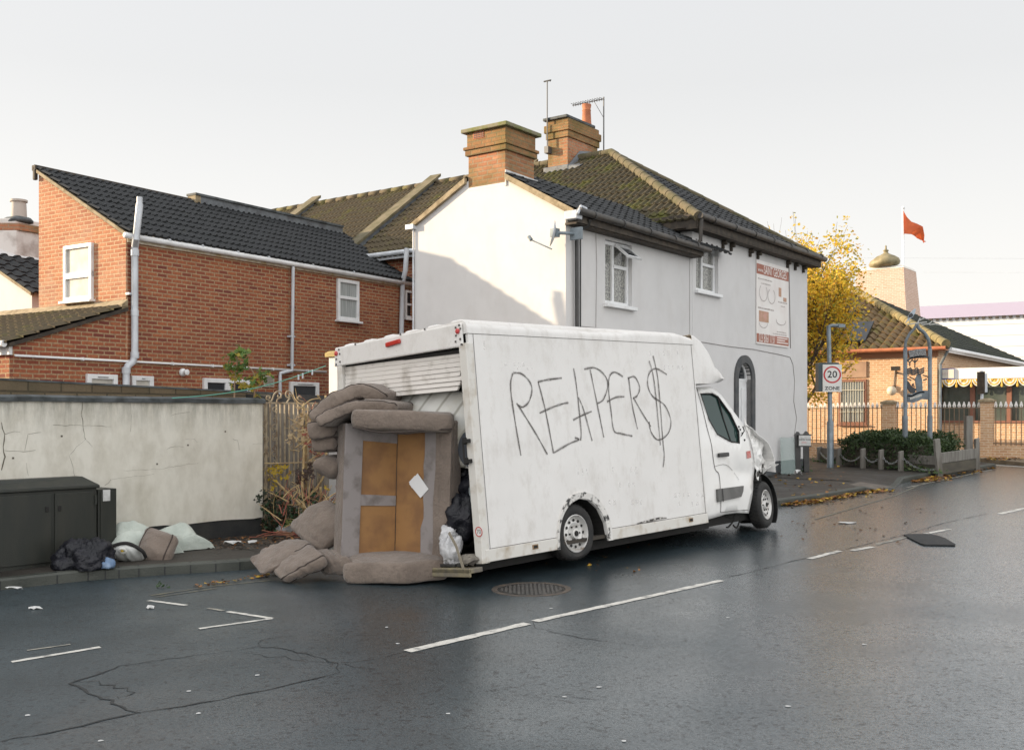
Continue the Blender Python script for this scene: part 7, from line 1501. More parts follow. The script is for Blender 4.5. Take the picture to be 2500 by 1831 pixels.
# ================================================================== planter: timber posts, chains, boards, hedge, village sign
M['timber'] = mat('silvered_timber', (.20, .19, .17), .9, (.11, .10, .085), 8, stretch=(1, 1, .15), bs=40); M['timber_dark'] = mat('damp_timber', (.085, .075, .055), .9, (.05, .045, .035), 6, stretch=(.2, .2, 1)); M['chain'] = mat('steel_chain', (.32, .33, .33), .45, metal=.7)
P8 = lambda x, y: (1880+x*.27482, 820+y*.27482)
fpts = [P8(440, 1112), P8(612, 1150), P8(825, 1172), P8(987, 1182), P8(1162, 1196)]; corner = P8(1508, 1216); rpts = [P8(1610, 1170), P8(1700, 1160), P8(1790, 1150)]; rend = P8(1838, 1160)
tops = {0: 980, 1: 992, 2: 995, 3: 1005, 4: 1018}
posts = []
def tpost(name, gpx, top_px, wpx, lab, tilt=0):
    c_ = gp(*gpx, .12); zt_ = at(gpx[0], top_px, c_.y).z-c_.z; w_ = wpx*c_.y/F; mb = MB(); rr = random.Random(int(gpx[0]))
    mb.hexa([(-w_/2, -w_/2, -.1), (w_/2, -w_/2, -.1), (w_/2, w_/2, -.1), (-w_/2, w_/2, -.1)], [(-w_/2+tilt, -w_/2, zt_-.03), (w_/2+tilt, -w_/2, zt_), (w_/2+tilt, w_/2, zt_), (-w_/2+tilt, w_/2, zt_-.03)])
    mb.v = [tuple(V(p)+c_) for p in mb.v]; tag(mb.build(name, M['timber'], bevel=.012), lab, 'timber post', 'timber posts round the planter'); return c_, zt_
ordn = ['leftmost short timber post of the planter front, by the street name sign', 'short timber post just right of the speed sign pole', 'second short timber post right of the speed sign pole', 'third short timber post right of the speed sign pole', 'short timber post just left of the tall corner post']
FP = [tpost('timber_post', p, P8(0, tops[i])[1], 11, ordn[i]) for i, p in enumerate(fpts)]
CPt = tpost('timber_post', corner, P8(0, 910)[1], 13, 'tall leaning timber post at the planter corner', -.08)
RP = [tpost('timber_post', p, P8(0, 1008)[1], 6, ['short timber post right after the tall corner post on the road side', 'middle short timber post on the road side of the planter', 'short timber post on the road side nearest the far end'][i]) for i, p in enumerate(rpts)]
EP = tpost('timber_post', rend, P8(0, 905)[1], 10, 'tall timber post at the far road end of the planter')
eg_ = gp(*P8(1762, 1120), .12); mb = MB(); mb.box(eg_+V((-.09, -.09, -.1)), eg_+V((.09, .09, 1.25))); tag(mb.build('timber_post', M['timber'], bevel=.012), 'tall timber post behind the hedge near the far end', 'timber post', 'timber posts round the planter')
def chain(a, q, lab, sag=.16):
    A = a[0]+V((0, 0, a[1]-.14)); B = q[0]+V((0, 0, q[1]-.14)); n = max(8, int((B-A).length/.05)); pts = [A.lerp(B, i/n)-V((0, 0, sag*4*(i/n)*(1-i/n))) for i in range(n+1)]; mb = MB()
    for i in range(n):
        c_ = (pts[i]+pts[i+1])/2; t = (pts[i+1]-pts[i]).normalized(); s_ = t.orthogonal().normalized() if i % 2 else t.cross(t.orthogonal()).normalized()
        mb.tube([c_+t*.038*math.cos(2*math.pi*j/8)+s_*.020*math.sin(2*math.pi*j/8) for j in range(8)], .008, 4, closed=True)
    tag(mb.build('chain', M['chain']), lab, 'chain', 'chains between the planter posts')
cl_ = ['chain sagging behind the speed sign pole', 'chain sagging between the first two posts right of the speed sign pole', 'chain sagging between the second and third posts right of the speed sign pole', 'chain sagging from the third post to the post before the tall corner']
for i in range(4): chain(FP[i], FP[i+1], cl_[i], .2)
chain(FP[4], (CPt[0], CPt[1]-.55), 'longest chain, running up to the tall corner post', .16)
for a, q, l_ in (((CPt[0], RP[0][1]), RP[0], 'short chain from the tall corner post along the road side'), (RP[0], RP[1], 'chain between the first and middle road side posts'), (RP[1], RP[2], 'chain between the middle and last short road side posts'), (RP[2], (EP[0], RP[2][1]), 'chain ending at the tall far post of the planter')): chain(a, q, l_, .14)
def board(A, B, lab, h=.26, n=2):
    t_ = thing('planter_board', lab, 'timber edging', Fr(A))
    for i in range(n):
        d_ = B-A; nrm = V((-d_.y, d_.x, 0)).normalized(); z0 = -.05+i*h*.52; mb = MB(); mb.hexa([V((0, 0, z0)), d_+V((0, 0, z0)), d_+nrm*.06+V((0, 0, z0)), nrm*.06+V((0, 0, z0))], [V((0, 0, z0+h*.5)), d_+V((0, 0, z0+h*.5)), d_+nrm*.06+V((0, 0, z0+h*.5)), nrm*.06+V((0, 0, z0+h*.5))]); mb.build('board', M['timber_dark'] if i == 0 else M['timber'], t_, bevel=.008)
board(FP[0][0], CPt[0], 'damp timber edging along the planter front under the chains', .42); board(CPt[0], EP[0], 'grey timber edging along the road side of the planter', .50)
hc = [FP[0][0].lerp(CPt[0], .22), CPt[0], EP[0]]
# hedge: leaf cards through a rounded volume
def leaf_cloud(mb, pts, n, size, rnd, flat=.5, m=0):
    for _ in range(n):
        c_ = pts(rnd)
        if c_ is None: continue
        a = V((rnd.uniform(-1, 1), rnd.uniform(-1, 1), rnd.uniform(-flat, flat))).normalized(); b_ = a.cross(V((rnd.uniform(-1, 1), rnd.uniform(-1, 1), rnd.uniform(-1, 1)))).normalized(); s = size*rnd.uniform(.6, 1.25)
        mb.add([c_-a*s, c_+b_*s*.42, c_+a*s, c_-b_*s*.42], [(0, 1, 2, 3)], m if not isinstance(m, (list, tuple)) else rnd.choice(m))
Q0, Q1, Q2 = FP[1][0].lerp(CPt[0], -.02), CPt[0]+V((-.1, .35, 0)), EP[0]+V((-.25, .2, 0)); Q3 = Q0+(Q2-Q1)
def hedge_pt(r):
    u, v, w_ = r.random(), r.random(), r.random()**.6; p = Q0.lerp(Q1, u).lerp(Q3.lerp(Q2, u), v); top = (.82+.14*noise.noise(V((u*4, v*3, 2)))+.10*noise.noise(V((u*13, v*11, 1))))*min(1, .88+3*min(u, 1-u, v+.10, 1.05-v)); top *= .93+.12*math.sin(math.pi*min(1, u*1.1))
    return p+V((noise.noise(V((w_*5, u*9, v)))*.10, -.06+noise.noise(V((w_*5, u*9, 7)))*.10, top*w_+.02))
rnd = random.Random(17); mb = MB(); leaf_cloud(mb, hedge_pt, 17000, .05, rnd, .8)
M['hedge'] = leafmat('dark_hedge_leaves', (.022, .046, .014), (.04, .072, .02), (.06, .085, .02), .2)
hd_ = thing('hedge', 'low dark green hedge filling the timber edged planter', 'hedge', Fr(Q0)); mb.v = [tuple(V(p)-Q0) for p in mb.v]; mb.build('leaves', M['hedge'], hd_)
mb = MB(); hm = (Q0+Q1+Q2+Q3)/4-Q0; mb.hexa([hm+(p-Q0-hm)*.88 for p in (Q0, Q1, Q2, Q3)], [hm+(p-Q0-hm)*.84+V((0, 0, .60)) for p in (Q0, Q1, Q2, Q3)]); mb.build('twigs', M['timber_dark'], hd_)
# village sign: two poles, pointed arch, cut metal scene and bird
vz = Q1.y+1.0; VS0 = at(2210, 1075, vz); vs0 = V((VS0.x, VS0.y, G(VS0.x, VS0.y)+.1)); VSG = Fr(vs0); vsg = thing('village_sign', 'arched wrought metal village sign on two grey poles with a metal bird', 'village sign', VSG)
def v_(x, y): return at(x, y, vz)-vs0
def vz3(x, y): return v_(2190+x*.14531, 740+y*.14531)
MS = mat('blue_grey_metal', (.15, .18, .20), .5, (.09, .105, .12), 5, bs=30); MSd = mat('black_cut_metal', (.03, .032, .035), .5)
for px in (138, 552):
    b0 = vz3(px, 760); zk = vz3(px, 1900).z; mb = MB(); mb.tube([(b0.x, 0, -.3), (b0.x, 0, zk), (b0.x, 0, zk+.02), (b0.x, 0, b0.z)], [.062, .062, .048, .048], 10); mb.build('pole', MS, vsg, smooth=True)
mb = MB(); mb.tube(spline([vz3(138, 760), vz3(150, 640), vz3(210, 520), (vz3(290, 430)), vz3(332, 355)], 6), .035, 8); mb.tube(spline([vz3(552, 760), vz3(525, 610), vz3(455, 500), vz3(370, 430), vz3(332, 355)], 6), .045, 8); mb.build('arch', MS, vsg, smooth=True)
mb = MB(); 
for pts in ([(165, 360), (330, 340), (500, 320)], [(332, 355), (390, 250)], [(400, 345), (430, 365), (540, 350), (590, 305)], [(540, 365), (640, 355), (757, 375)], [(380, 290), (470, 245)]): mb.tube([vz3(*p) for p in pts], .014, 5)
mb.build('branches', mat('pale_metal_branch', (.42, .42, .40), .5), vsg)
bird = MB(); bp_ = [(130, 350), (180, 270), (185, 210), (240, 150), (290, 95), (318, 100), (300, 170), (265, 230), (215, 270), (160, 320)]; fr0 = [vz3(*p)+V((0, -.02, 0)) for p in bp_]; bird.hexa(fr0, [p+V((0, .04, 0)) for p in fr0]); bird.tube([vz3(200, 270), vz3(215, 320)], .012, 5); bo_ = bird.build('bird', mat('pale_blue_bird', (.36, .42, .47), .5), vsg, bevel=.01); bb = MB(); fr0 = [vz3(*p)+V((0, -.03, 0)) for p in [(185, 250), (190, 200), (235, 165), (270, 205), (240, 240)]]; bb.hexa(fr0, [p+V((0, .06, 0)) for p in fr0]); bb.build('wing', MSd, bo_)
def band(name, pts, w_, m_, wob=0):
    mb = MB(); mb.ribbon([(vz3(*p).x, vz3(*p).z) for p in pts], w_, lambda u, v: (u, -.02, v)); mb.build(name, m_, vsg, solid=.025)
band('name_band', [(200, 870), (330, 845), (480, 830)], .20, mat('mottled_sign_band', (.24, .24, .24), .6, (.09, .09, .09), 30, .45, .55)); band('arch_band', [(130, 990), (220, 930), (340, 905), (450, 900), (530, 920)], .045, MSd)
band('ribbon_band', [(170, 1590), (260, 1600), (330, 1570), (400, 1540), (520, 1545)], .22, MS); band('ribbon_edge', [(170, 1555), (240, 1565), (300, 1530), (370, 1500), (450, 1495)], .035, MSd)
lm = MB(); rr = random.Random(2)
for i in range(9): x = 215+i*22; y = 1605-i*7; lm.ribbon([(vz3(x, y-18).x, vz3(x, y-18).z), (vz3(x+rr.uniform(-4, 6), y+18).x, vz3(x, y+18).z)], .03, lambda u, v: (u, -.04, v))
lm.build('ribbon_marks', mat('pale_marks', (.45, .44, .40), .6), vsg)
for yy in (1105, 1140, 1175): band('wave', [(150, yy+20), (180, yy+5), (220, yy-15), (250, yy+25), (290, yy+15), (330, yy-15), (360, yy+22), (400, yy+10), (450, yy-20)], .035, MSd)
mb = MB(); fr0 = [vz3(*p)+V((0, -.02, 0)) for p in [(160, 1290), (200, 1330), (235, 1390), (320, 1445), (290, 1520), (230, 1510), (175, 1440)]]; mb.hexa(fr0, [p+V((0, .04, 0)) for p in fr0]); mb.build('cut_boat', MSd, vsg)
mb = MB(); fr0 = [vz3(*p)+V((0, -.015, 0)) for p in [(300, 1280), (340, 1200), (395, 1190), (420, 1300), (430, 1500), (330, 1520), (315, 1400)]]; mb.hexa(fr0, [p+V((0, .03, 0)) for p in fr0]); mb.build('cut_sail', MS, vsg)
mb = MB()
for pts in ([(210, 1240), (300, 1290)], [(160, 1270), (240, 1300)], [(230, 1430), (280, 1350)], [(250, 1360), (295, 1410)], [(300, 940), (300, 1090)], [(250, 960), (215, 1000), (215, 1060)], [(215, 1000), (170, 960)], [(300, 1000), (350, 945)], [(300, 1000), (250, 945)], [(430, 1210), (520, 1240)], [(440, 1300), (500, 1270)]): mb.tube([vz3(*p) for p in pts], .016, 5)
mb.build('cut_tracery', MSd, vsg)
# ================================================================== trees and plants
def branch(mb, a, d, L, r, depth, rnd, tips, spread=.6, up=.15):
    pts = [a]; rad = [r]; p = V(a); dd = V(d).normalized()
    for i in range(5):
        dd = (dd+V((rnd.uniform(-1, 1), rnd.uniform(-1, 1), rnd.uniform(-.6, 1)))*.14+V((0, 0, up*.2))).normalized(); p = p+dd*L/5; pts.append(p.copy()); rad.append(max(.004, r*(1-.62*(i+1)/5)))
    mb.tube(pts, rad, 6 if depth > 1 else 4, cap=False)
    if depth == 0: tips.append((pts[2], pts[-1])); return
    for i in range(2, 6):
        for _ in range(2 if depth > 1 else 2):
            nd_ = (dd+V((rnd.uniform(-1, 1), rnd.uniform(-1, 1), rnd.uniform(-.5, .8)))*spread*1.5).normalized()
            branch(mb, pts[i], nd_, L*rnd.uniform(.45, .7), rad[i]*.62, depth-1, rnd, tips, spread, up)
    if depth <= 1: tips.append((pts[2], pts[-1]))
# yellow tree between the house end and the temple
rnd = random.Random(11); tb_ = at(1950, 1110, 30.6); tb_ = V((tb_.x, tb_.y, G(tb_.x, tb_.y)+.1)); tr_ = thing('autumn_tree', 'autumn tree with thinning yellow leaves behind the house end', 'tree', Fr(tb_))
mb = MB(); tips = []; mb.tube([(0, 0, -.1), (.05, 0, 1.0), (.0, .05, 2.2)], [.16, .13, .11], 10, cap=False)
for i in range(9):
    a = i*2.4; branch(mb, V((0, 0, 1.4+.22*i)), V((math.cos(a)*.75, math.sin(a)*.75, .75)), 2.2-.06*i, .06, 2, rnd, tips, .5, .4)
branch(mb, V((0, .05, 2.2)), V((.05, 0, 1)), 2.5, .10, 2, rnd, tips, .5, .5)
branch(mb, V((0, .05, 2.2)), V((.3, 0, 1)), 2.5, .09, 2, rnd, tips, .5, .5)
mb.build('trunk', mat('brown_bark', (.10, .075, .055), .9, (.06, .045, .035), 6), tr_, smooth=True)
for _ in range(260):        # leafy twigs filling the crown
    r_ = rnd.random(); py_ = 520+470*r_**.8; w_ = 60+95*math.sin(math.pi*min(1, (r_+.12)/1.05)); q = at(rnd.uniform(1940, 1960+w_+14*rnd.random()), py_, rnd.uniform(29.6, 32.0))-tb_
    if noise.noise(q*1.1) < -.12: continue
    tips.append((q, q+V((rnd.uniform(-.35, .35), rnd.uniform(-.35, .35), rnd.uniform(-.2, .3)))))
lf = MB(); tl_ = list(tips)
for (a, q) in tl_:
    zrel = (a.z+q.z)/2; dens = 1.0 if zrel < 5.4 else (.8 if zrel < 6.6 else .4)
    k = int(rnd.uniform(8, 34)*dens)
    for _ in range(k):
        c_ = a.lerp(q, rnd.random())+V((rnd.gauss(0, .13), rnd.gauss(0, .13), rnd.gauss(0, .11))); s = rnd.uniform(.035, .07)
        e1 = V((rnd.uniform(-1, 1), rnd.uniform(-1, 1), rnd.uniform(-.8, .4))).normalized(); e2 = e1.cross(V((rnd.uniform(-1, 1), rnd.uniform(-1, 1), rnd.uniform(-1, 1)))).normalized()
        lf.add([c_-e1*s, c_+e2*s*.6, c_+e1*s, c_-e2*s*.6], [(0, 1, 2, 3)], rnd.choice([0, 0, 0, 1, 2]))
lf.build('crown', [leafmat('yellow_leaves', (.74, .54, .05), (.62, .44, .035), (.74, .54, .10), .55), leafmat('olive_leaves', (.34, .31, .04), (.24, .24, .04), None, .4), leafmat('gold_leaves', (.68, .40, .04), (.56, .30, .03), None, .45)], tr_)
# bare tree farther back, above the roof
rnd = random.Random(4); bt0 = V((9.75, 37.5, .6)); bt2 = thing('bare_tree', 'nearly leafless thin tree rising behind the house roof end', 'tree', Fr(bt0)); mb = MB(); tips = []
branch(mb, V((0, 0, 0)), V((0, 0, 1)), 4.4, .12, 0, rnd, []); 
for i in range(9): a = i*2.1; branch(mb, V((0, 0, 2.9+.14*i)), V((math.cos(a)*.4, math.sin(a)*.4, 1)), 2.1, .045, 2, rnd, tips, .42, .6)
mb.build('trunk', bpy.data.materials['brown_bark'], bt2, smooth=True)
lf = MB()
for a, q in tips:
    for _ in range(rnd.choice([0, 0, 0, 1, 2])):
        c_ = a.lerp(q, rnd.random()); s = .05; e1 = V((rnd.uniform(-1, 1), rnd.uniform(-1, 1), rnd.uniform(-1, 1))).normalized(); e2 = e1.orthogonal().normalized(); lf.add([c_-e1*s, c_+e2*s*.6, c_+e1*s, c_-e2*s*.6], [(0, 1, 2, 3)])
lf.build('crown', bpy.data.materials['yellow_leaves'], bt2)
# saplings growing on the wall top
def mleaf(mb, c_, s, rnd, m):
    ax = V((rnd.uniform(-1, 1), rnd.uniform(-1, 1), rnd.uniform(-.9, .1))).normalized(); sd_ = ax.cross(V((rnd.uniform(-.4, .4), rnd.uniform(-1, 0), rnd.uniform(.3, 1)))).normalized()
    pts = []
    for i in range(11):
        th = -2.5+5.0*i/10; r_ = s*(1.0 if i % 2 else .58); pts.append(c_+ax*math.cos(th)*r_+sd_*math.sin(th)*r_)
    mb.add([c_]+pts, [(0, 1+i, 2+i) for i in range(10)], m)
ML = [leafmat('sycamore_green', (.10, .19, .035), (.06, .12, .03), (.20, .26, .05), .45), leafmat('sycamore_yellow', (.38, .32, .04), (.30, .22, .04), None, .45)]
MSt = mat('pink_stem', (.30, .20, .13), .7)
def sapling(lab, stem, leaves, seed, YS_):
    rnd = random.Random(seed); P_ = [at(330+x*.1773, 760+y*.1773, YS_) for x, y in stem]; b_ = P_[0]; t_ = thing('wall_sapling', lab, 'sapling', Fr(b_), 'saplings on the garden wall')
    mb = MB(); sp_ = spline([p-b_ for p in P_], 5); mb.tube(sp_, [.012*(1-.6*i/len(sp_)) for i in range(len(sp_))], 6); lf = MB()
    for (x, y, r_, n, fy) in leaves:
        for _ in range(n):
            c_ = at(330+(x+rnd.gauss(0, r_))*.1773, 760+(y+rnd.gauss(0, r_*.8))*.1773, YS_+rnd.gauss(0, .06))-b_; mleaf(lf, c_, rnd.uniform(.032, .062), rnd, 1 if rnd.random() < fy else 0)
        c0 = at(330+x*.1773, 760+y*.1773, YS_)-b_; q = min(sp_, key=lambda p: (p-c0).length); mb.tube([q, q.lerp(c0, .5)+V((0, 0, .02)), c0], .005, 4)
    mb.build('stem', MSt, t_, smooth=True); lf.build('leaves', ML, t_); return t_
sapling('taller green sapling growing from the garden wall top', [(1368, 1215), (1368, 1050), (1378, 920), (1385, 830), (1400, 720), (1400, 600)], [(1420, 560, 50, 16, .05), (1320, 640, 45, 14, .1), (1500, 620, 45, 14, .1), (1520, 700, 35, 10, .2), (1320, 760, 40, 12, .1), (1290, 790, 25, 6, .2), (1470, 790, 45, 12, .3), (1330, 870, 40, 8, .5), (1400, 910, 30, 6, .3), (1490, 1000, 45, 9, .6), (1350, 1030, 40, 6, .7), (1400, 580, 60, 10, .05)], 2, 14.2)
sapling('shorter yellowing sapling right of the taller one on the wall', [(1640, 1222), (1645, 1100), (1660, 1000), (1640, 880), (1580, 780), (1490, 740)], [(1640, 960, 50, 14, .5), (1720, 840, 45, 12, .15), (1700, 920, 40, 10, .3), (1590, 930, 30, 6, .6), (1800, 880, 40, 8, .1), (1660, 1030, 35, 6, .6), (1700, 1185, 30, 7, .9), (1600, 1060, 30, 5, .9)], 5, 14.25)
# bramble tangle in the gap
rnd = random.Random(23); MSb = mat('pale_bramble_stem', (.48, .36, .18), .8, (.32, .21, .10), 8); MSr = mat('red_bramble_stem', (.27, .07, .05), .7, (.34, .18, .10), 8)
br0 = gp(715, 1300, .12); bram = thing('bramble_bush', 'dry tangled bramble bush with pale bare stems before the iron gate', 'bush', Fr(br0)); mb = MB(); mr = MB()
def bs(pts, r, Y0, Y1, red=False):
    n = len(pts); q = spline([at(*d6(*p), Y0+(Y1-Y0)*i/(n-1))-br0 for i, p in enumerate(pts)], 6); (mr if red else mb).tube(q, [1.35*r*(1-.5*i/len(q)) for i in range(len(q))], 5)
for pts, r in (([(640, 1530), (560, 1390), (480, 1280), (360, 1170), (250, 1060), (140, 970)], .020), ([(480, 1280), (560, 1200), (660, 1090), (720, 990), (745, 900), (740, 700)], .014), ([(690, 1100), (690, 1250), (640, 1370), (570, 1430)], .012), ([(560, 1390), (570, 1250), (570, 1130), (590, 980)], .010), ([(480, 1280), (350, 1280), (210, 1275)], .007), ([(360, 1250), (200, 1170), (10, 1095)], .007), ([(640, 1370), (760, 1300), (880, 1190)], .011), ([(520, 1330), (660, 1360), (860, 1240)], .010), ([(520, 1320), (500, 1100), (510, 900), (515, 650), (500, 420), (515, 230)], .016), ([(735, 350), (740, 250), (740, 150)], .022), ([(735, 250), (690, 260), (600, 340), (560, 520)], .012), ([(740, 240), (800, 200), (830, 240), (780, 330)], .013), ([(720, 380), (730, 300), (760, 250)], .016), ([(770, 240), (810, 300), (900, 330)], .010), ([(500, 700), (620, 560), (660, 470)], .008), ([(490, 280), (580, 200), (680, 180)], .009), ([(660, 150), (690, 190)], .010), ([(430, 690), (540, 610), (620, 590)], .007), ([(700, 700), (660, 760), (560, 830)], .008), ([(110, 850), (300, 850), (480, 840)], .005)): bs(pts, r, 14.1+rnd.uniform(-.2, .3), 14.3+rnd.uniform(-.2, .5))
for i in range(70):
    x, y = rnd.uniform(200, 880), rnd.uniform(1180, 1560); a = rnd.uniform(-2.6, -.5); L_ = rnd.uniform(120, 380); bs([(x, y), (x+L_*.5*math.cos(a)+rnd.uniform(-40, 40), y+L_*.5*math.sin(a)), (x+L_*math.cos(a), y+L_*math.sin(a)*.9+rnd.uniform(0, 60))], rnd.uniform(.003, .007), 14.0+rnd.uniform(-.3, .4), 14.0+rnd.uniform(-.2, .6), rnd.random() < .55)
for i in range(44):
    x, y = rnd.uniform(420, 800), rnd.uniform(250, 1000); a = rnd.uniform(-3, 0); L_ = rnd.uniform(60, 200); bs([(x, y), (x+L_*.5*math.cos(a)+rnd.uniform(-30, 30), y+L_*.5*math.sin(a)), (x+L_*math.cos(a), y+L_*math.sin(a))], rnd.uniform(.003, .006), 14.5+rnd.uniform(-.2, .3), 14.6, rnd.random() < .5)
for i in range(14): x = rnd.uniform(-60, 500); bs([(x, rnd.uniform(1540, 1640)), (x+150, rnd.uniform(1560, 1620)), (x+320, rnd.uniform(1540, 1600))], .005, 13.7, 13.8, True)
mb.build('stems', MSb, bram, smooth=True); mr.build('red_stems', MSr, bram, smooth=True)
lf = MB()
for (x, y, r_, n, mi) in ((490, 350, 60, 22, 0), (480, 430, 50, 18, 0), (400, 590, 50, 14, 0), (520, 620, 40, 12, 0), (500, 500, 50, 14, 0), (600, 640, 90, 20, 2), (640, 700, 90, 14, 2), (200, 900, 70, 26, 1), (260, 970, 50, 14, 1), (200, 1080, 40, 8, 1), (300, 900, 40, 8, 1), (760, 1100, 30, 6, 1), (520, 930, 60, 24, 3), (480, 1000, 70, 26, 3), (570, 940, 40, 12, 3), (600, 550, 60, 10, 0), (740, 640, 30, 10, 0), (50, 1200, 35, 16, 4), (90, 1160, 30, 10, 4), (390, 1470, 40, 10, 5), (440, 1570, 40, 8, 1)):
    for _ in range(n): mleaf(lf, at(*d6(x+rnd.gauss(0, r_*.6), y+rnd.gauss(0, r_*.6)), 14.3+rnd.uniform(-.35, .45))-br0, rnd.uniform(.022, .05), rnd, mi)
lf.build('dry_leaves', [leafmat('pale_dry_leaves', (.42, .32, .18), (.30, .20, .10), None, .2), leafmat('bramble_yellow', (.50, .36, .03), (.38, .26, .03), None, .4), leafmat('bramble_red', (.30, .07, .04), (.22, .06, .04), None, .3), leafmat('dark_dry_leaves', (.06, .03, .02), (.04, .025, .02)), leafmat('black_green_leaves', (.015, .022, .012), (.02, .03, .015)), leafmat('pale_green_leaf', (.20, .22, .05), (.16, .18, .05))], bram)
lf = MB(); gcen = [(170, 1260), (250, 1230), (140, 1360), (330, 1330), (220, 1420), (420, 1400), (520, 1450), (640, 1420), (700, 1300), (850, 1320), (590, 1210), (130, 1500), (200, 1520), (330, 1500)]
for (x, y) in gcen:
    for _ in range(90):
        c_ = at(*d6(x+rnd.gauss(0, 55), y+rnd.gauss(0, 45)), 14.4+rnd.uniform(-.3, .6)); s = rnd.uniform(.02, .045); e1 = V((rnd.uniform(-1, 1), rnd.uniform(-1, 1), rnd.uniform(-1, 1))).normalized(); e2 = e1.orthogonal().normalized(); 
        if c_.z < G(c_.x, c_.y)+.12: c_.z = G(c_.x, c_.y)+.13
        lf.add([c_-e1*s, c_+e2*s*.6, c_+e1*s, c_-e2*s*.6], [(0, 1, 2, 3)], rnd.choice([0, 0, 1, 1, 2]))
tag(lf.build('undergrowth', [leafmat('undergrowth_green', (.035, .09, .035), (.025, .06, .025), None, .2), leafmat('undergrowth_dark', (.018, .03, .016), (.03, .035, .018), None, .2), leafmat('undergrowth_brown', (.06, .035, .02), (.09, .05, .02), None, .2)], base=False), 'dark green undergrowth below the bramble and iron gate', 'undergrowth', None, 'stuff')
# fallen leaves
def leaf_scatter(name, lab, gen, n, mats, seed, smin=.03, smax=.065):
    rnd = random.Random(seed); mb = MB()
    for _ in range(n):
        x, y, h = gen(rnd); s = rnd.uniform(smin, smax); a = rnd.uniform(0, 6.28); tl = rnd.uniform(-.6, .6); c_ = V((x, y, G(x, y)+h+s*abs(tl)*.5+.004)); e1 = V((math.cos(a), math.sin(a), tl*.6)); e2 = V((-math.sin(a), math.cos(a), rnd.uniform(-.4, .4)))
        mb.add([c_-e1*s, c_-e2*s*.6+e1*s*.2, c_+e1*s, c_+e2*s*.6+V((0, 0, s*.3))], [(0, 1, 2, 3)], rnd.randrange(len(mats)))
    tag(mb.build(name, mats, base=False), lab, 'leaves', None, 'stuff')
FL = [leafmat('fallen_yellow', (.48, .31, .03), (.36, .22, .03), None, .1), leafmat('fallen_orange', (.32, .14, .03), (.24, .10, .03), None, .1), leafmat('fallen_brown', (.12, .065, .03), (.09, .05, .025), None, .1)]
def line_gen(pxs, w_, h=0.0, clump=True):
    P_ = [gp(*p) for p in pxs]
    def g(r):
        i = r.randrange(len(P_)-1); t = r.random(); p = P_[i].lerp(P_[i+1], t); o_ = abs(r.gauss(0, w_)); d_ = (P_[i+1]-P_[i]).normalized(); q = p+V((d_.y, -d_.x, 0))*o_
        if clump and noise.noise(q*1.6) < r.uniform(-.5, .2): q = p+V((d_.y, -d_.x, 0))*abs(r.gauss(0, w_*.3))
        return q.x, q.y, h+.02*r.random()
    return g
leaf_scatter('fallen_leaves', 'yellow fallen leaves drifted along the gutter beyond the van', line_gen([(1905, 1234), (1990, 1221), (2070, 1208), (2145, 1197)], .16), 900, FL, 1)
leaf_scatter('fallen_leaves', 'drift of fallen leaves along the planter kerb', line_gen([(2225, 1177), (2270, 1168), (2300, 1162)], .25), 600, FL, 2); leaf_scatter('fallen_leaves', 'leaf drift at the far planter kerb', line_gen([(2318, 1156), (2400, 1143)], .2), 320, FL, 6)
leaf_scatter('fallen_leaves', 'few leaves in the gutter by the sofa cushions', line_gen([(470, 1432), (560, 1420), (630, 1408), (668, 1402), (690, 1400)], .05), 110, FL, 3, .015, .035)
def pave_gen(r): p = gp(r.uniform(1890, 2060), r.uniform(1150, 1230)); return p.x, p.y, .118
leaf_scatter('fallen_leaves', 'leaves dotted over the pavement by the street name sign', pave_gen, 60, FL, 4)
def van_gen(r): p = gp(r.uniform(1290, 1600), r.gauss(1382, 9) if r.random() < .5 else 1385-(r.uniform(0, 70))); return p.x, p.y, 0
leaf_scatter('fallen_leaves', 'sparse wet leaves on the road beside the van', van_gen, 22, FL, 5, .015, .03)
def mid_gen(r): p = gp(r.uniform(1900, 2320), r.uniform(1230, 1330)); return p.x, p.y, 0
leaf_scatter('fallen_leaves', 'dark scattered leaves on the open road right of the van', mid_gen, 50, FL[2:], 7, .02, .04)
def under_gen(r): p = gp(r.uniform(500, 760), r.uniform(1310, 1340), .12); return p.x, p.y, .117
leaf_scatter('fallen_leaves', 'brown leaf litter on the pavement under the bramble', under_gen, 420, [FL[2], FL[2], leafmat('rotten_leaf', (.05, .03, .02), (.03, .02, .015)), FL[1]], 8, .012, .03)
def gate_gen(r): p = gp(r.uniform(2405, 2500), r.uniform(1115, 1124), .1); return p.x, p.y, .1
leaf_scatter('fallen_leaves', 'leaves along the foot of the temple pier', gate_gen, 130, FL, 9)
# weeds at the planter foot and house foot
rnd = random.Random(6); lf = MB()
for t in [i/26 for i in range(27)]:
    p = FP[0][0].lerp(CPt[0], t)
    for _ in range(14): c_ = p+V((rnd.gauss(-.12, .10), rnd.gauss(-.05, .12), abs(rnd.gauss(.04, .06)))); mleaf(lf, c_, rnd.uniform(.02, .05), rnd, rnd.choice([0, 0, 1]))
q = gp(1963, 1150, .12)
for _ in range(30): mleaf(lf, q+V((rnd.gauss(0, .1), rnd.gauss(0, .06), abs(rnd.gauss(.06, .08)))), rnd.uniform(.03, .06), rnd, 0)
q = gp(388, 1436)
for _ in range(14): mleaf(lf, q+V((rnd.gauss(0, .03), rnd.gauss(.02, .02), abs(rnd.gauss(.02, .03)))), rnd.uniform(.012, .025), rnd, 0)
tag(lf.build('weeds', [leafmat('weed_green', (.05, .11, .03), (.035, .075, .022), None, .3), leafmat('weed_pale', (.12, .17, .05), (.10, .13, .04), None, .3)], base=False), 'small green weeds along the planter foot and kerbs', 'weeds', None, 'stuff')
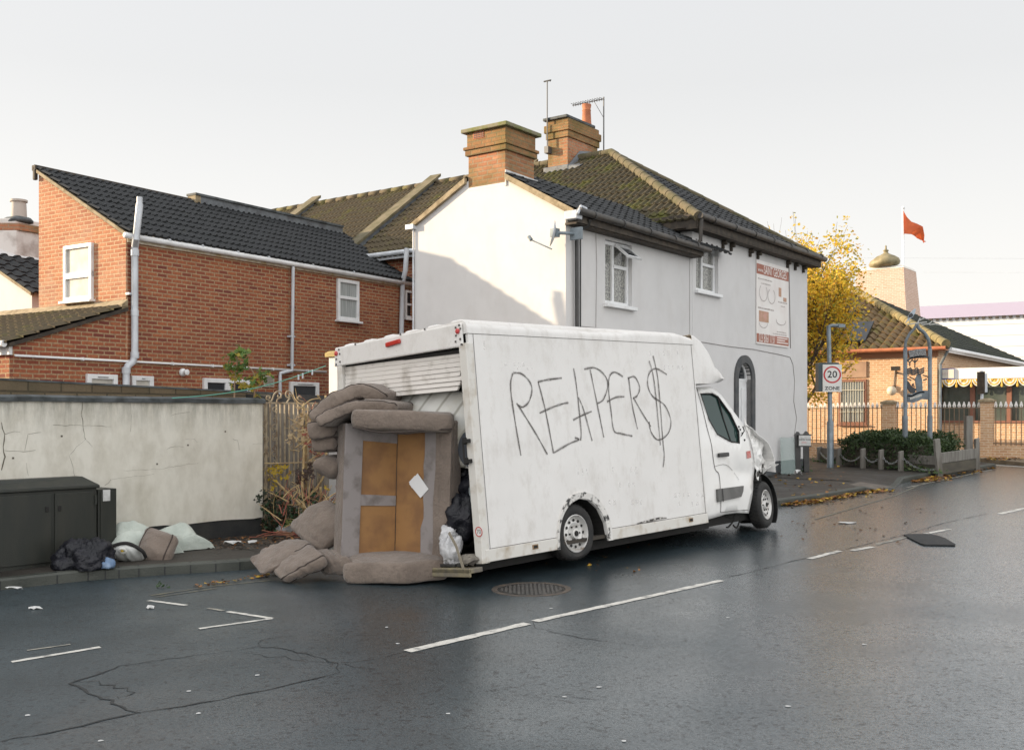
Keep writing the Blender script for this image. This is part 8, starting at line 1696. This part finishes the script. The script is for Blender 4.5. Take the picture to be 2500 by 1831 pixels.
# unseen houses added left of the frame to keep low sun off the road
OB = Fr((-13.5, 12.2, 0), R(90-43)); ob = thing('unseen_shade_houses', 'unseen long brick house row with a plain pitched roof, added to shade the road', 'house', OB)
mb = MB(); mb.hexa([(-16, 0, -1), (0, 0, -1), (0, 8, -1), (-16, 8, -1)], [(-16, 0, 5.4), (0, 0, 5.4), (0, 8, 5.4), (-16, 8, 5.4)]); mb.hexa([(-16, 0, 5.4), (0, 0, 5.4), (0, 8, 5.4), (-16, 8, 5.4)], [(-16, 4, 8), (0, 4, 8), (0, 4.05, 8), (-16, 4.05, 8)]); mb.build('wall', M['brick'], ob)
# ================================================================== light, sky, camera
SUN = V((-.986, .166, 0)).normalized(); EL = R(13.7)
sd = V((SUN.x*math.cos(EL), SUN.y*math.cos(EL), math.sin(EL)))
l = bpy.data.lights.new('sun', 'SUN'); l.energy = 5.0; l.angle = R(.5); l.color = (1.0, .80, .55)
lo = bpy.data.objects.new('sun', l); COL.objects.link(lo); lo.rotation_euler = sd.to_track_quat('Z', 'Y').to_euler()
wd = bpy.data.worlds.new('World'); SC.world = wd; wd.use_nodes = True; nt = wd.node_tree
bg = nt.nodes['Background']
sky = nd(nt, 'ShaderNodeTexSky', sky_type='NISHITA', sun_disc=False, sun_elevation=EL, sun_rotation=math.atan2(SUN.x, SUN.y), air_density=1.0, dust_density=4.0, ozone_density=1.0)
d_ = nd(nt, 'ShaderNodeSeparateXYZ', {0: nd(nt, 'ShaderNodeTexCoord').outputs['Generated']})
# bright thin overcast: even ahead, raised overhead and behind the camera as added fill
mr = nd(nt, 'ShaderNodeMapRange', {0: d_.outputs[1], 1: .55, 2: -.5, 3: 5.0, 4: 10.2}, interpolation_type='SMOOTHSTEP')
hz = nd(nt, 'ShaderNodeMapRange', {0: d_.outputs[2], 1: .0, 2: .30, 3: 1.30, 4: 1.0})
cl = nd(nt, 'ShaderNodeMath', {0: mr.outputs[0], 1: hz.outputs[0]}, operation='MULTIPLY')
hue = nd(nt, 'ShaderNodeMix', {0: nd(nt, 'ShaderNodeMapRange', {0: d_.outputs[2], 1: .02, 2: .42}).outputs[0], 6: (1.03, .995, .945, 1), 7: (.995, .997, 1.0, 1)}, data_type='RGBA')
tint = nd(nt, 'ShaderNodeVectorMath', {0: hue.outputs[2], 'Scale': cl.outputs[0]}, operation='SCALE')
SKYMIX = nd(nt, 'ShaderNodeMix', {0: .85}, data_type='RGBA')
nt.links.new(sky.outputs[0], SKYMIX.inputs[6]); nt.links.new(tint.outputs[0], SKYMIX.inputs[7])
nt.links.new(SKYMIX.outputs[2], bg.inputs['Color']); bg.inputs['Strength'].default_value = .10
cam = bpy.data.cameras.new('camera'); cam.sensor_width = 36; cam.lens = 36*F/2500; cam.shift_y = (HY-915.5)/2500; cam.clip_end = 2000; cam.clip_start = .05
co = bpy.data.objects.new('camera', cam); COL.objects.link(co); co.location = CAM; co.rotation_euler = (R(90), 0, 0); SC.camera = co
vs_ = SC.view_settings; vs_.view_transform = 'Standard'; vs_.look = 'None'; vs_.exposure = .88; vs_.gamma = 1
SC.cycles.max_bounces = 6; SC.cycles.use_denoising = True
